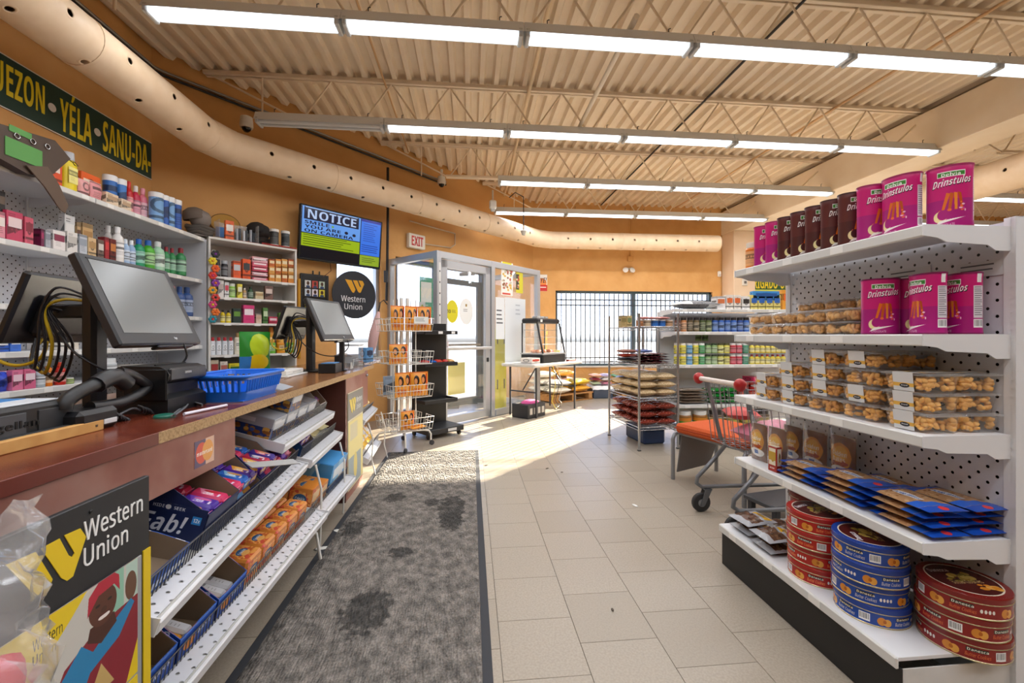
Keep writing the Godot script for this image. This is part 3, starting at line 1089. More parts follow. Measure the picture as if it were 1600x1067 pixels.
func sheet_on_glass(called: String, label: String, base: Vector3, u: float, y: float, w: float, h: float, tex: Texture2D, oval := false) -> void:
	var o := thing(called, label, "sticker" if oval else ("sign" if called == "price_card" else "poster"), base + Vector3(u * D, y, -u * D) + Vector3(D, 0, D) * 0.0085, TURN45)
	var s := Shape.new()
	if oval:
		var pts := []
		for i in 28:
			pts.append(Vector2(cos(TAU * i / 28) * w / 2, h / 2 + sin(TAU * i / 28) * h / 2))
		s.prism(pts, 0.002)
	else:
		s.box(Vector3(w, h, 0.002), Vector3(0, h / 2, 0))
	part(o, "printed_sheet", s, printed(tex, 0.5))

func grille(at: Vector3, w: float, h: float, label: String) -> void:
	var g := thing("window_bars", label, "window bars", at)
	var iron := hexc("3c4046", 0.5, 0.3)
	var bar := shared("iron_bar_%.2f" % h, func():
		var s := Shape.new()
		s.box(Vector3(0.019, h, 0.019), Vector3(0, h / 2, 0), Basis.IDENTITY, 0.002)
		return s)
	var n := int(w / 0.1)
	for i in n + 1:
		part(g, "bar", bar, iron, Vector3(w * i / n, 0, 0))
	for y in [0.03, 0.12, h - 0.24, h - 0.13]:
		part(g, "cross_rail", boxes([[Vector3(w, 0.025, 0.012), Vector3(w / 2, y, 0.012), 0.002]]), iron)
	for x in [0.02, w / 2, w - 0.02]:
		part(g, "bracket", boxes([[Vector3(0.03, 0.05, 0.05), Vector3(x, 0.02, -0.02), 0.003]]), iron)

# ---------- packages and shelving
var gp := []

func generic_prints() -> void:
	if gp.size():
		return
	var w := Color.WHITE
	gp.append(prt(64, 64, "ffffff").r(0, 0.0, 1, 0.12, Color("b8b8b8")).r(0.1, 0.3, 0.8, 0.16, Color("7c7c7c")).lines(4, 0.15, 0.58, 0.7, 0.3, Color("9c9c9c")).tex())
	gp.append(prt(64, 64, "ffffff").e(0.5, 0.42, 0.3, 0.26, Color("9a9a9a")).e(0.5, 0.42, 0.2, 0.16, Color("f4f4f4")).r(0.0, 0.78, 1, 0.1, Color("8a8a8a")).lines(2, 0.2, 0.9, 0.6, 0.1, Color("b0b0b0")).tex())
	gp.append(prt(64, 64, "ffffff").r(0.0, 0.2, 1, 0.34, Color("a0a0a0")).t("NATURAL", 0.08, 0.29, 0.84, 0.15, w).lines(3, 0.2, 0.64, 0.6, 0.24, Color("b4b4b4")).tex())
	gp.append(prt(64, 64, "ffffff").poly([Vector2(0, 0.5), Vector2(1, 0.2), Vector2(1, 0.55), Vector2(0, 0.85)], Color("909090")).lines(2, 0.1, 0.08, 0.6, 0.14, Color("6e6e6e")).blobs(8, 0.2, 0.5, 0.6, 0.3, 0.07, [Color("c0c0c0"), Color("787878")], 3).tex())

# one retail item standing on at, w wide, h tall, d deep, its front turned by turn
func product(kind: String, at: Vector3, turn: float, w: float, h: float, d: float, c1: String, c2: String, called: String, label: String, category: String, group := "", print_ = null) -> Node3D:
	generic_prints()
	var o := thing(called, label, category, at, turn, group)
	var pick := absi(hash(called + c1 + c2)) % 4
	var body: Material = print_ if print_ else printed(gp[pick], 0.4, Color(c1))
	var plain := hexc(c1, 0.35)
	var second := hexc(c2, 0.4)
	match kind:
		"box":
			part(o, "carton", boxes([[Vector3(w, h, d), Vector3(0, h / 2, 0), minf(0.002, w * 0.06)]]), body)
			part(o, "front_panel", boxes([[Vector3(w * 0.8, h * 0.34, 0.0012), Vector3(0, h * 0.62, d / 2 + 0.0004)]]), second)
			part(o, "top_flap", boxes([[Vector3(w * 0.96, 0.0012, d * 0.55), Vector3(0, h + 0.0004, d * 0.2)]]), plain)
		"bottle":
			var r := w / 2
			var s := Shape.new()
			s.lathe([Vector2(0, 0), Vector2(r * 0.9, 0), Vector2(r, r * 0.15), Vector2(r, h * 0.62), Vector2(r * 0.85, h * 0.72), Vector2(r * 0.42, h * 0.80), Vector2(r * 0.40, h * 0.84), Vector2(0, h * 0.84)], 14)
			part(o, "bottle_body", s, plain)
			var c := Shape.new()
			c.lathe([Vector2(0, h * 0.82), Vector2(r * 0.48, h * 0.82), Vector2(r * 0.48, h * 0.985), Vector2(r * 0.42, h), Vector2(0, h)], 12)
			part(o, "cap", c, second)
			var l := Shape.new()
			l.lathe([Vector2(r * 1.012, h * 0.14), Vector2(r * 1.012, h * 0.56)], 14)
			part(o, "label", l, printed(gp[pick], 0.5, Color(c1).lerp(Color.WHITE, 0.55)))
		"flask":      # broad bottle with a wide cap
			var r := w / 2
			var s := Shape.new()
			s.lathe([Vector2(0, 0), Vector2(r * 0.92, 0), Vector2(r, r * 0.15), Vector2(r, h * 0.72), Vector2(r * 0.8, h * 0.8), Vector2(0, h * 0.8)], 14, Vector3.ZERO, Basis.IDENTITY, false, 1.0, 0.62)
			part(o, "bottle_body", s, plain)
			var c := Shape.new()
			c.lathe([Vector2(0, h * 0.79), Vector2(r * 0.6, h * 0.79), Vector2(r * 0.56, h), Vector2(0, h)], 12)
			part(o, "cap", c, second)
			part(o, "label", boxes([[Vector3(w * 0.62, h * 0.42, 0.0015), Vector3(0, h * 0.4, r * 0.61), 0.0005]]), printed(gp[pick], 0.5, Color(c1).lerp(Color.WHITE, 0.5)))
		"can":
			var r := w / 2
			var s := Shape.new()
			s.lathe([Vector2(r, 0.0), Vector2(r, h)], 18)
			part(o, "can_wall", s, body)
			var t := Shape.new()
			t.lathe([Vector2(0, -0.0), Vector2(r * 1.02, 0.0), Vector2(r * 1.03, h * 0.03), Vector2(r * 0.99, h * 0.035)], 18)
			part(o, "bottom_rim", t, second)
			var l := Shape.new()
			l.lathe([Vector2(r * 0.99, h * 0.83), Vector2(r * 1.05, h * 0.84), Vector2(r * 1.05, h * 0.99), Vector2(r * 0.98, h), Vector2(0, h)], 18)
			part(o, "lid", l, second)
		"jar":
			var r := w / 2
			var s := Shape.new()
			s.lathe([Vector2(0, 0), Vector2(r * 0.94, 0), Vector2(r, h * 0.06), Vector2(r, h * 0.74), Vector2(r * 0.86, h * 0.82), Vector2(0, h * 0.82)], 14)
			part(o, "jar_body", s, plain)
			var l := Shape.new()
			l.lathe([Vector2(0, h * 0.8), Vector2(r * 0.9, h * 0.8), Vector2(r * 0.9, h * 0.99), Vector2(r * 0.84, h), Vector2(0, h)], 14)
			part(o, "lid", l, second)
			var b := Shape.new()
			b.lathe([Vector2(r * 1.012, h * 0.12), Vector2(r * 1.012, h * 0.66)], 14)
			part(o, "label", b, body if print_ else printed(gp[pick], 0.5, Color(c1).lerp(Color.WHITE, 0.4)))
		"bag":
			var s := Shape.new()
			s.bag(w, h, d, absi(hash(label)) % 97 + 1)
			part(o, "pouch", s, body)
			part(o, "top_seal", boxes([[Vector3(w * 0.98, h * 0.05, 0.003), Vector3(0, h * 0.975, 0)]]), second)
	return o

# items on a shelf, given by where they show in the photograph; the shelf gives the distance
func stock(n: Vector3, dist: float, y: float, turn: float, list: Array, group: String) -> void:
	for q in list:
		var a := on_plane(q[1], 500, n, dist)
		var b := on_plane(q[2], 500, n, dist)
		var w := Vector2(a.x - b.x, a.z - b.z).length()
		var mid := on_plane((q[1] + q[2]) / 2.0, q[3], n, dist)
		var base: float = y + (q[9] if q.size() > 9 else 0.0)
		var h := maxf(0.02, mid.y - base)
		var d: float = q[8] if q.size() > 8 and q[8] > 0 else minf(w, 0.10)
		var back := n.normalized() * (d / 2.0)
		product(q[0], Vector3(mid.x, base + 0.0005, mid.z) - back, turn, w * 0.96, h, d, q[4], q[5], q[6], q[7], cat_of(q[6]), group)

func cat_of(called: String) -> String:
	var w := called.split("_")
	return w[w.size() - 1]

var _slot: ImageTexture
func slotted(top: float) -> StandardMaterial3D:
	var key := "slotted_%.2f" % top
	if not mats.has(key):
		if not _slot:
			var im := Image.create(32, 32, false, Image.FORMAT_RGBA8)
			im.fill(Color("e4e5e7"))
			im.fill_rect(Rect2i(18, 8, 8, 17), Color(0.89, 0.9, 0.91, 0.0))
			_slot = ImageTexture.create_from_image(im)
		var m := StandardMaterial3D.new()
		m.albedo_texture = _slot
		m.transparency = BaseMaterial3D.TRANSPARENCY_ALPHA_SCISSOR
		m.alpha_scissor_threshold = 0.5
		m.roughness = 0.4
		m.uv1_scale = Vector3(1, roundf(top / 0.026), 1)
		mats[key] = m
	return mats[key]

# steel shelving: x runs along it, z comes out of the back panel, shelves are [height, depth]
func shelving(called: String, label: String, at: Vector3, turn: float, len: float, sections: int, top: float, shelves: Array, kick := 0.0, holes := true) -> Node3D:
	var o := thing(called, label, "shelf unit", at, turn)
	var sec := len / sections
	for i in sections:
		var bp := part(o, "back_panel", boxes([[Vector3(sec - 0.03, top - 0.02 - kick, 0.0015), Vector3((i + 0.5) * sec, (top + kick) / 2, 0.018)]]), peg if holes else white_metal)
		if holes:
			part(bp, "backing_board", boxes([[Vector3(sec - 0.03, top - 0.03 - kick, 0.006), Vector3((i + 0.5) * sec, (top + kick) / 2, -0.021)]]), hexc("3d342b", 0.9))  # dark board colour stands in for the shade inside the holes
	for i in sections + 1:
		# a hollow channel, its front and sides punched with hook slots
		var up := part(o, "upright", boxes([[Vector3(0.03, top, 0.002), Vector3(i * sec, top / 2, -0.024)], [Vector3(0.03, 0.002, 0.05), Vector3(i * sec, top - 0.001, 0.0)]]), white_metal)
		part(up, "slotted_face", boxes([[Vector3(0.03, top - 0.002, 0.0016), Vector3(i * sec, top / 2, 0.0245)]]), slotted(top))
		for e in [-1, 1]:
			part(up, "slotted_side", boxes([[Vector3(0.0016, top - 0.002, 0.048), Vector3(i * sec + e * 0.0142, top / 2, 0.0)]]), slotted(top))
	for q in shelves:
		for i in sections:
			var d: float = q[1]
			var y: float = q[0]
			var x := (i + 0.5) * sec
			var sh := part(o, "shelf", boxes([[Vector3(sec - 0.004, 0.012, d - 0.02), Vector3(x, y - 0.006, 0.02 + d / 2), 0.001]]), white_metal)
			part(sh, "front_lip", boxes([[Vector3(sec - 0.002, 0.036, 0.012), Vector3(x, y - 0.018, d + 0.012), 0.004]]), hexc("dcdcd8", 0.4))
			if y > 0.3:
				for e in [-1, 1]:
					var b := Shape.new()
					b.prism([Vector2(0.0, -0.075), Vector2(0.0, 0.0), Vector2(d, 0.0), Vector2(d, -0.034), Vector2(d * 0.84, -0.040), Vector2(d * 0.74, -0.052), Vector2(d * 0.28, -0.058), Vector2(d * 0.18, -0.075)], 0.004, Vector3(x + e * (sec / 2 - 0.0003), y - 0.0004, 0.02), Basis(Vector3.UP, -PI / 2))
					part(sh, "bracket", b, white_metal)
			for k in int(sec / 0.24):
				part(sh, "price_tag", boxes([[Vector3(0.055, 0.026, 0.001), Vector3(i * sec + 0.12 + k * 0.25, y - 0.018, d + 0.0187)]]), hexc("f2f1ec", 0.6))
	if kick > 0.0:
		part(o, "kick_plate", boxes([[Vector3(len - 0.004, kick - 0.035, 0.012), Vector3(len / 2, (kick - 0.035) / 2, shelves[shelves.size() - 1][1] - 0.006), 0.002]]), hexc("1e1d1c", 0.55))
	return o

# open display carton: w along the shelf, h tall at the back, front wall lower
func open_carton(called: String, label: String, at: Vector3, basis: Basis, w: float, h: float, d: float, front: float, outer: Material, group: String) -> Node3D:
	var o := thing(called, label, "carton", at, 0.0, group)
	o.transform = Transform3D(basis, at)
	var t := 0.0025
	part(o, "bottom", boxes([[Vector3(w, t, d), Vector3(0, t / 2, -d / 2)]]), outer)
	part(o, "back_wall", boxes([[Vector3(w, h, t), Vector3(0, h / 2, -d + t / 2)]]), outer)
	part(o, "front_wall", boxes([[Vector3(w, front, t), Vector3(0, front / 2, -t / 2)]]), outer)
	for e in [-1, 1]:
		var s := Shape.new()
		s.prism([Vector2(0, 0), Vector2(0, front), Vector2(-d * 0.45, h * 0.95), Vector2(-d, h), Vector2(-d, 0)], t, Vector3(e * (w / 2 - t / 2), 0, 0), Basis(Vector3.UP, -PI / 2))
		part(o, "side_wall", s, outer)
		var l := Shape.new()
		l.prism([Vector2(-t, t), Vector2(-t, front), Vector2(-d * 0.45, h * 0.945), Vector2(-d + t, h * 0.995), Vector2(-d + t, t)], 0.001, Vector3(e * (w / 2 - t - 0.0008), 0, 0), Basis(Vector3.UP, -PI / 2))
		part(o, "side_lining", l, cardboard)
	part(o, "back_lining", boxes([[Vector3(w - 2 * t, h, 0.001), Vector3(0, h / 2, -d + t + 0.0008)]]), cardboard)
	part(o, "floor_lining", boxes([[Vector3(w - 2 * t, 0.001, d - 2 * t), Vector3(0, t + 0.0008, -d / 2)]]), cardboard)
	return o

# ---------- gondola on the right of the aisle
const GX := 1.675
const GNEAR := -1.17

func place_right_gondola() -> void:
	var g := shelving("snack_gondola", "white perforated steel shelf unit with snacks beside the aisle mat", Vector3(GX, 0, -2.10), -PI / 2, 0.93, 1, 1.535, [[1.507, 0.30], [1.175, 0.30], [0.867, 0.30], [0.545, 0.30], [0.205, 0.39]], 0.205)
	part(g, "end_panel", boxes([[Vector3(0.012, 1.54, 0.5), Vector3(0.951, 0.77, -0.28), 0.003]]), noisy("scuffed", noise_tex(51, 0.006, [[0.0, Color("c9c9c6")], [0.35, Color("dcdcda")], [1.0, Color("e6e6e5")]], 512, 5), 1.2, 0.45))
	part(g, "base_end", boxes([[Vector3(0.004, 0.17, 0.37), Vector3(0.928, 0.086, 0.2), 0.001]]), noisy("scuffed", null, 1.0, 0.45))
	part(g, "base_back", boxes([[Vector3(0.9, 0.2, 0.02), Vector3(0.46, 0.1, 0.0), 0.001]]), white_metal)
	for q in [[0.0, 0.40], [0.27, 0.26]]:
		part(g, "price_card", boxes([[Vector3(0.16, 0.05, 0.0015), Vector3(0.62 + q[0] * 0.9, 1.40 - q[0] * 0.05, 0.022)]]), printed(prt(96, 32, "cfd2d4").lines(2, 0.08, 0.2, 0.8, 0.6, Color("5a5c60")).tex(), 0.6))
	wafer_tins()
	cookie_tubs()
	nut_tubs()
	date_pouches()
	brittle_bags()
	butter_tins()

func tin_print(base: String, dark: String) -> ImageTexture:
	var b := Color(base)
	var p := prt(512, 256, base)
	p.r(0.0, 0.55, 1.0, 0.45, b.lerp(Color(dark), 0.5))
	for off in [0.26]:
		var x: float = off + 0.14
		p.r(x, 0.10, 0.2, 0.09, Color("f2f2ee")).r(x + 0.006, 0.115, 0.188, 0.065, Color("3f8a34")).t("Delvia", x + 0.03, 0.12, 0.13, 0.055, Color.WHITE)
		p.t("Drinstulos", x - 0.045, 0.235, 0.29, 0.125, Color("1c1018"), true, 0.06, 0.05)
		p.t("Drinstulos", x - 0.04, 0.225, 0.28, 0.12, Color("fbf7f4"), true, 0.06, 0.05)
		for k in 4:
			var cx := x + 0.03 + k * 0.045
			p.poly([Vector2(cx, 0.72), Vector2(cx + 0.02, 0.72), Vector2(cx + 0.06 - k * 0.02, 0.46), Vector2(cx + 0.035 - k * 0.02, 0.44)], [Color("e0701c"), Color("c85a14"), Color("e88a2a"), Color("b84c10")][k])
		p.blobs(12, x, 0.6, 0.2, 0.15, 0.025, [Color("d83a8a"), Color("e86a3a"), Color("f0c0d0")], 4 + int(off * 2))
		p.e(x + 0.02, 0.82, 0.05, 0.09, Color("efe0a0")).e(x + 0.04, 0.79, 0.04, 0.08, b.lerp(Color(dark), 0.5))
		p.poly([Vector2(x - 0.02, 0.95), Vector2(x + 0.2, 0.84), Vector2(x + 0.02, 0.88)], Color("f4efe8"))
		p.t("CHOCOLATE", x + 0.0, 0.93, 0.12, 0.035, Color("f0e8e8"), false)
	# ingredients panel round the side
	p.r(0.70, 0.22, 0.13, 0.52, Color("d8d4da")).lines(14, 0.71, 0.24, 0.11, 0.48, Color("6a6470")).bars(0.70, 0.76, 0.13, 0.14, 3)
	p.r(0.735, 0.0, 0.06, 0.17, Color("e9e7e6")).lines(6, 0.13, 0.35, 0.1, 0.4, b.lerp(Color.WHITE, 0.5))
	return p.tex()

func wafer_tin(at: Vector3, turn: float, mat: Material, dark: String, label: String, group: String) -> void:
	var t := thing("wafer_tin", label, "tin", at, turn, group)
	part(t, "tin_wall", shared("tin_wall", func():
		var s := Shape.new()
		s.lathe([Vector2(0.0462, 0.0), Vector2(0.0475, 0.004), Vector2(0.0462, 0.02), Vector2(0.0462, 0.175), Vector2(0.0475, 0.191), Vector2(0.0462, 0.195)], 32, Vector3.ZERO, Basis.IDENTITY, true, 1.16, 0.82)
		return s), mat)
	part(t, "lid", shared("tin_lid", func():
		var s := Shape.new()
		s.lathe([Vector2(0.0484, 0.190), Vector2(0.0484, 0.1955), Vector2(0.0445, 0.196), Vector2(0.0435, 0.189), Vector2(0.0, 0.189)], 32, Vector3.ZERO, Basis.IDENTITY, false, 1.16, 0.82)
		return s), hexc(dark, 0.35))
	part(t, "base_rim", shared("tin_base", func():
		var s := Shape.new()
		s.lathe([Vector2(0.0, 0.0), Vector2(0.0475, 0.0), Vector2(0.0475, 0.0045), Vector2(0.0462, 0.0055)], 32, Vector3.ZERO, Basis.IDENTITY, false, 1.16, 0.82)
		return s), hexc(dark, 0.35))

func wafer_tins() -> void:
	var pink := printed(tin_print("c81a72", "8a1a7a"), 0.3)
	var brown := printed(tin_print("5a2422", "3a1414"), 0.3)
	var list := [[1194, 1], [1211, 1], [1230, 2], [1251, 2], [1275, 2], [1302, 2], [1332, 2], [1368, 1]]
	for i in list.size():
		wafer_tin(Vector3(1.438, 1.5075, -1.975 + 0.081 * i), -0.2, pink if list[i][1] == 1 else brown, "9c1458" if list[i][1] == 1 else "3a1414", "%s wafer tin on the top snack shelf, %s from the orange jar" % ["magenta" if list[i][1] == 1 else "dark brown", ["first", "second", "third", "fourth", "fifth", "sixth", "seventh", "eighth"][i]], "wafer tins on the top snack shelf")
	wafer_tin(Vector3(1.440, 1.5075, -1.312), -1.35, pink, "9c1458", "magenta wafer tin with white sticker, second from the bracket on the top snack shelf", "wafer tins on the top snack shelf")
	wafer_tin(Vector3(1.512, 1.5075, -1.226), -0.75, pink, "9c1458", "magenta wafer tin at the end bracket of the top snack shelf", "wafer tins on the top snack shelf")
	product("jar", Vector3(1.43, 1.5075, -2.06), -PI / 2, 0.07, 0.135, 0.075, "e07a18", "e8e0d0", "drink_mix_jar", "orange plastic jar with white lid at the far end of the top snack shelf", "jar")
	# four larger tins on the second shelf
	var q := [[1.447, -1.395, -0.55, "magenta wafer tin facing the aisle beside the cookie tubs"], [1.556, -1.372, -0.4, "magenta wafer tin with a white tag behind its neighbours on the second snack shelf"], [1.478, -1.262, -1.75, "magenta wafer tin turned to its ingredients panel on the second snack shelf"], [1.588, -1.25, -1.75, "magenta wafer tin against the perforated back on the second snack shelf"]]
	for i in 4:
		wafer_tin(Vector3(q[i][0], 1.1755, q[i][1]), q[i][2], pink, "7a1450", q[i][3], "wafer tins on the second snack shelf")

# clear hinged tub with its contents
func tub_parts(w: float, h: float, d: float) -> Array:
	var key := "%.3f_%.3f_%.3f" % [w, h, d]
	var shell := shared("tub_shell_" + key, func():
		var s := Shape.new()
		var ring := func(k: float, y: float) -> Array:
			var pts := []
			for i in 20:
				var a := TAU * i / 20
				var e := Vector2(signf(cos(a)) * pow(absf(cos(a)), 0.35), signf(sin(a)) * pow(absf(sin(a)), 0.35))
				pts.append(Vector3(e.x * w / 2 * k, y, e.y * d / 2 * k))
			return pts
		var rings := [ring.call(0.86, 0.0), ring.call(0.96, h * 0.84), ring.call(1.0, h * 0.86)]
		s.groups += 1
		for j in 2:
			for i in 20:
				var l := (i + 1) % 20
				s.quad(rings[j][i], rings[j][l], rings[j + 1][l], rings[j + 1][i], Vector2.ZERO, Vector2.ZERO, Vector2.ZERO, Vector2.ZERO, s.groups + j)
		for i in range(1, 19):
			s.tri(rings[0][0], rings[0][i + 1], rings[0][i])
		s.outward(0)
		return s)
	var lid := shared("tub_lid_" + key, func():
		var s := Shape.new()
		s.box(Vector3(w, h * 0.09, d), Vector3(0, h * 0.905, 0), Basis.IDENTITY, h * 0.03)
		s.box(Vector3(w * 0.88, h * 0.05, d * 0.88), Vector3(0, h * 0.975, 0), Basis.IDENTITY, h * 0.02)
		return s)
	return [shell, lid]

func fill_of(kind: String, w: float, h: float, d: float, variant: int) -> ArrayMesh:
	return shared("fill_%s_%.3f_%.3f_%d" % [kind, w, h, variant], func():
		var s := Shape.new()
		var g := RandomNumberGenerator.new()
		g.seed = 77 + variant * 13 + kind.length()
		for layer in 3:
			for i in 26:
				var a := g.randf() * TAU
				var edge := 0.78 if i < 16 else g.randf() * 0.6
				var e := Vector2(signf(cos(a)) * pow(absf(cos(a)), 0.4), signf(sin(a)) * pow(absf(sin(a)), 0.4)) * edge
				var at := Vector3(e.x * w / 2, 0.0145 + layer * (h * 0.84 - 0.028) * 0.5, e.y * d / 2)
				var turn := Basis.from_euler(Vector3(g.randf() * 6, g.randf() * 6, g.randf() * 6))
				if kind == "nut":
					s.lump(at, Vector3(0.014, 0.009, 0.0075), turn, 6, 4)
				else:
					s.lump(at, Vector3(0.0135, 0.008, 0.0125), turn, 7, 4)
		return s)

func tub(at: Vector3, turn: float, kind: String, mat: Material, w: float, h: float, d: float, band: int, label: String, group: String, variant := 0) -> void:
	var t := thing("nut_tub" if kind == "nut" else "cookie_tub", label, "tub", at, turn, group)
	var q := tub_parts(w, h, d)
	part(t, "tub_shell", q[0], clear(Color(0.97, 0.97, 0.95), 0.04, 0.08))
	part(t, "lid", q[1], clear(Color(0.97, 0.97, 0.97), 0.15, 0.1))
	part(t, "nuts" if kind == "nut" else "cookies", fill_of(kind, w, h, d, variant), mat).set_meta("kind", "stuff")
	if band > 0:
		var s := Shape.new()
		var bw := w * 0.42
		s.box(Vector3(bw, 0.001, d * 1.02), Vector3(0, h * 1.005, 0))
		s.quad(Vector3(-bw / 2, h * 1.0, d * 0.512), Vector3(bw / 2, h * 1.0, d * 0.512), Vector3(bw / 2, 0.002, d * 0.462), Vector3(-bw / 2, 0.002, d * 0.462))
		s.quad(Vector3(bw / 2, h * 1.0, d * 0.510), Vector3(-bw / 2, h * 1.0, d * 0.510), Vector3(-bw / 2, 0.002, d * 0.460), Vector3(bw / 2, 0.002, d * 0.460))
		part(t, "paper_band", s, band_mat())

var _band: StandardMaterial3D
func band_mat() -> StandardMaterial3D:
	if not _band:
		_band = printed(prt(96, 96, "dcdcdb").r(0, 0.58, 1, 0.2, Color("e9b54a")).e(0.55, 0.72, 0.24, 0.12, Color("22242c")).t("Royal", 0.40, 0.67, 0.3, 0.09, Color("f0f0f0")).tex(), 0.5)
	return _band

func nut_tubs() -> void:
	var cash := [hexc("f2b862", 0.45), hexc("eaac54", 0.45), hexc("dc9c48", 0.45)]
	var W := 0.155
	var H := 0.061
	var cols := [[-1.262, 1.452, 3, 0, 1], [-1.262, 1.587, 3, 0, 1], [-1.430, 1.452, 4, 1, 1], [-1.43, 1.587, 4, 1, 1], [-1.60, 1.452, 4, 2, 1], [-1.77, 1.452, 3, 2, 1], [-1.94, 1.452, 2, 2, 1]]
	var word := ["front column by the end bracket", "rear column by the end bracket", "second front column", "second rear column", "third front column", "fourth front column", "fifth front column"]
	for i in cols.size():
		var c: Array = cols[i]
		for k in c[2]:
			tub(Vector3(c[1] + 0.003 * sin(i * 3 + k), 0.8677 + k * (H + 0.001), c[0] + 0.003 * cos(i + k * 2)), -PI / 2 + 0.02 * sin(i * 5.0 + k), "nut", cash[c[3]], W, H, 0.132, c[4] if not (i == 2 and k == 0) and not (i == 2 and k == 2) and not (i == 4 and k == 0) else 0, "clear tub of cashews, %s, %s on the third shelf" % [["lowest", "second up", "third up", "fourth up"][k], word[i]], "tubs of cashews on the third snack shelf", (i + k) % 3)

func cookie_tubs() -> void:
	var cook := [hexc("dca866", 0.6), hexc("c48f54", 0.6)]
	var n := 0
	for row in 2:
		var z := -1.52
		for i in 4:
			for k in (2 if row == 0 else 3):
				if row == 1 and i == 3:
					continue
				tub(Vector3(1.452 if row == 0 else 1.585, 1.1757 + k * 0.050, z - i * 0.155), -PI / 2, "cookie", cook[(n + k) % 2], 0.148, 0.049, 0.125, 0, "low clear tub of brown cookies, %s layer, %s %s from the wafer tins" % [["bottom", "second", "third"][k], ["front row,", "back row,"][row], ["nearest", "second", "third", "last"][i]], "cookie tubs on the second snack shelf", n % 3)
				n += 1

func date_pouches() -> void:
	var dp := printed(prt(128, 192, "7a4a24").e(0.5, 0.45, 0.42, 0.30, Color("e29a1c")).e(0.55, 0.36, 0.26, 0.15, Color("f2b832")).t("Golden", 0.2, 0.33, 0.6, 0.10, Color("fff6e0")).t("Dates", 0.26, 0.45, 0.48, 0.10, Color("fff6e0")).blobs(14, 0.15, 0.56, 0.6, 0.08, 0.05, [Color("8a3a14"), Color("b04a1c")], 5).e(0.5, 0.76, 0.4, 0.12, Color("ece8e2")).r(0.38, 0.70, 0.24, 0.1, Color("3c6ab0")).tex(), 0.25)
	var list := [[1.44, -2.025, 0.10, 0.185, "date pouch with orange label at the far end of the fourth snack shelf"], [1.445, -1.905, 0.105, 0.19, "date pouch with orange label beside the small red box"], [1.59, -1.70, 0.115, 0.195, "shiny date pouch behind the brittle bags"], [1.585, -1.845, 0.12, 0.185, "dark date pouch standing behind the small red box"], [1.585, -1.98, 0.11, 0.18, "dark date pouch standing by the far upright"]]
	for i in list.size():
		var q: Array = list[i]
		var o := product("bag", Vector3(q[0], 0.5455, q[1]), -PI / 2 + [0.12, 0.1, 0.1, 0.12, 0.1][i], q[2], q[3], 0.05, "6a4420", "b8b2a6", "date_pouch", q[4], "pouch", "date pouches on the fourth snack shelf", dp)
		var s := Shape.new()
		s.bag(q[2] * 1.08, q[3] * 1.2, 0.058, 31 + i, 0.05, 0.2)
		part(o, "clear_sleeve", s, clear(Color(0.95, 0.95, 0.95), 0.12, 0.12))
	product("box", Vector3(1.398, 0.5455, -1.86), -PI / 2 + 0.1, 0.05, 0.115, 0.03, "efe6cf", "c8a03a", "tea_box", "small cream and red box with a gold picture beside the date pouches", "box", "", printed(prt(64, 128, "a32a1e").r(0.08, 0.06, 0.84, 0.7, Color("ece4cc")).e(0.55, 0.42, 0.22, 0.2, Color("c39a3c")).e(0.6, 0.36, 0.12, 0.1, Color("5a3a20")).t("HONEY", 0.2, 0.84, 0.6, 0.07, Color.WHITE).tex(), 0.5))

func brittle_bags() -> void:
	var bp := printed(prt(192, 128, "b98d62").blobs(120, 0.1, 0.05, 0.8, 0.9, 0.05, [Color("c89e70"), Color("a87a4e"), Color("d6b088"), Color("94663c")], 8).r(0.0, 0.0, 0.16, 1.0, Color("1c50b8")).r(0.84, 0.0, 0.16, 1.0, Color("1c50b8")).poly([Vector2(0.16, 0), Vector2(0.36, 0), Vector2(0.2, 1), Vector2(0.16, 1)], Color("2660c8")).r(0.36, 0.34, 0.42, 0.18, Color("e8edf2")).t("SESAME SNACK", 0.38, 0.37, 0.38, 0.1, Color("2a4a9a")).e(0.08, 0.5, 0.05, 0.12, Color("d83a3a")).tex(), 0.25)
	var bag := shared("brittle_bag", func():
		var s := Shape.new()
		s.bag(0.212, 0.132, 0.0185, 6, 0.04, 0.2, 12, 8)
		for i in s.p.size():
			s.p[i] -= Vector3(0, 0.0675, 0)
		return s)
	var n := 0
	for q in [[1.452, -1.285, 4], [1.588, -1.285, 4], [1.452, -1.505, 4], [1.588, -1.505, 3], [1.452, -1.722, 3]]:
		for k in q[2]:
			var o := thing("brittle_bag", "blue ended bag of sesame brittle, %s layer, %s" % [["bottom", "second", "third", "top"][k], ["front pile by the end bracket", "rear pile by the end bracket", "front pile in the middle", "rear pile in the middle", "front pile beside the pouches"][n]], "bag", Vector3(q[0] + 0.003 * sin(k * 2.1 + n), 0.560 + k * 0.0245, q[1] + 0.01 * cos(k * 1.7 + n)), 0.0, "sesame brittle bags on the fourth snack shelf")
			part(o, "wrapper", bag, bp, Vector3.ZERO, Basis(Vector3.UP, PI / 2 + 0.05 * sin(n * 2.3 + k * 1.9)) * Basis(Vector3.RIGHT, -PI / 2))
		n += 1

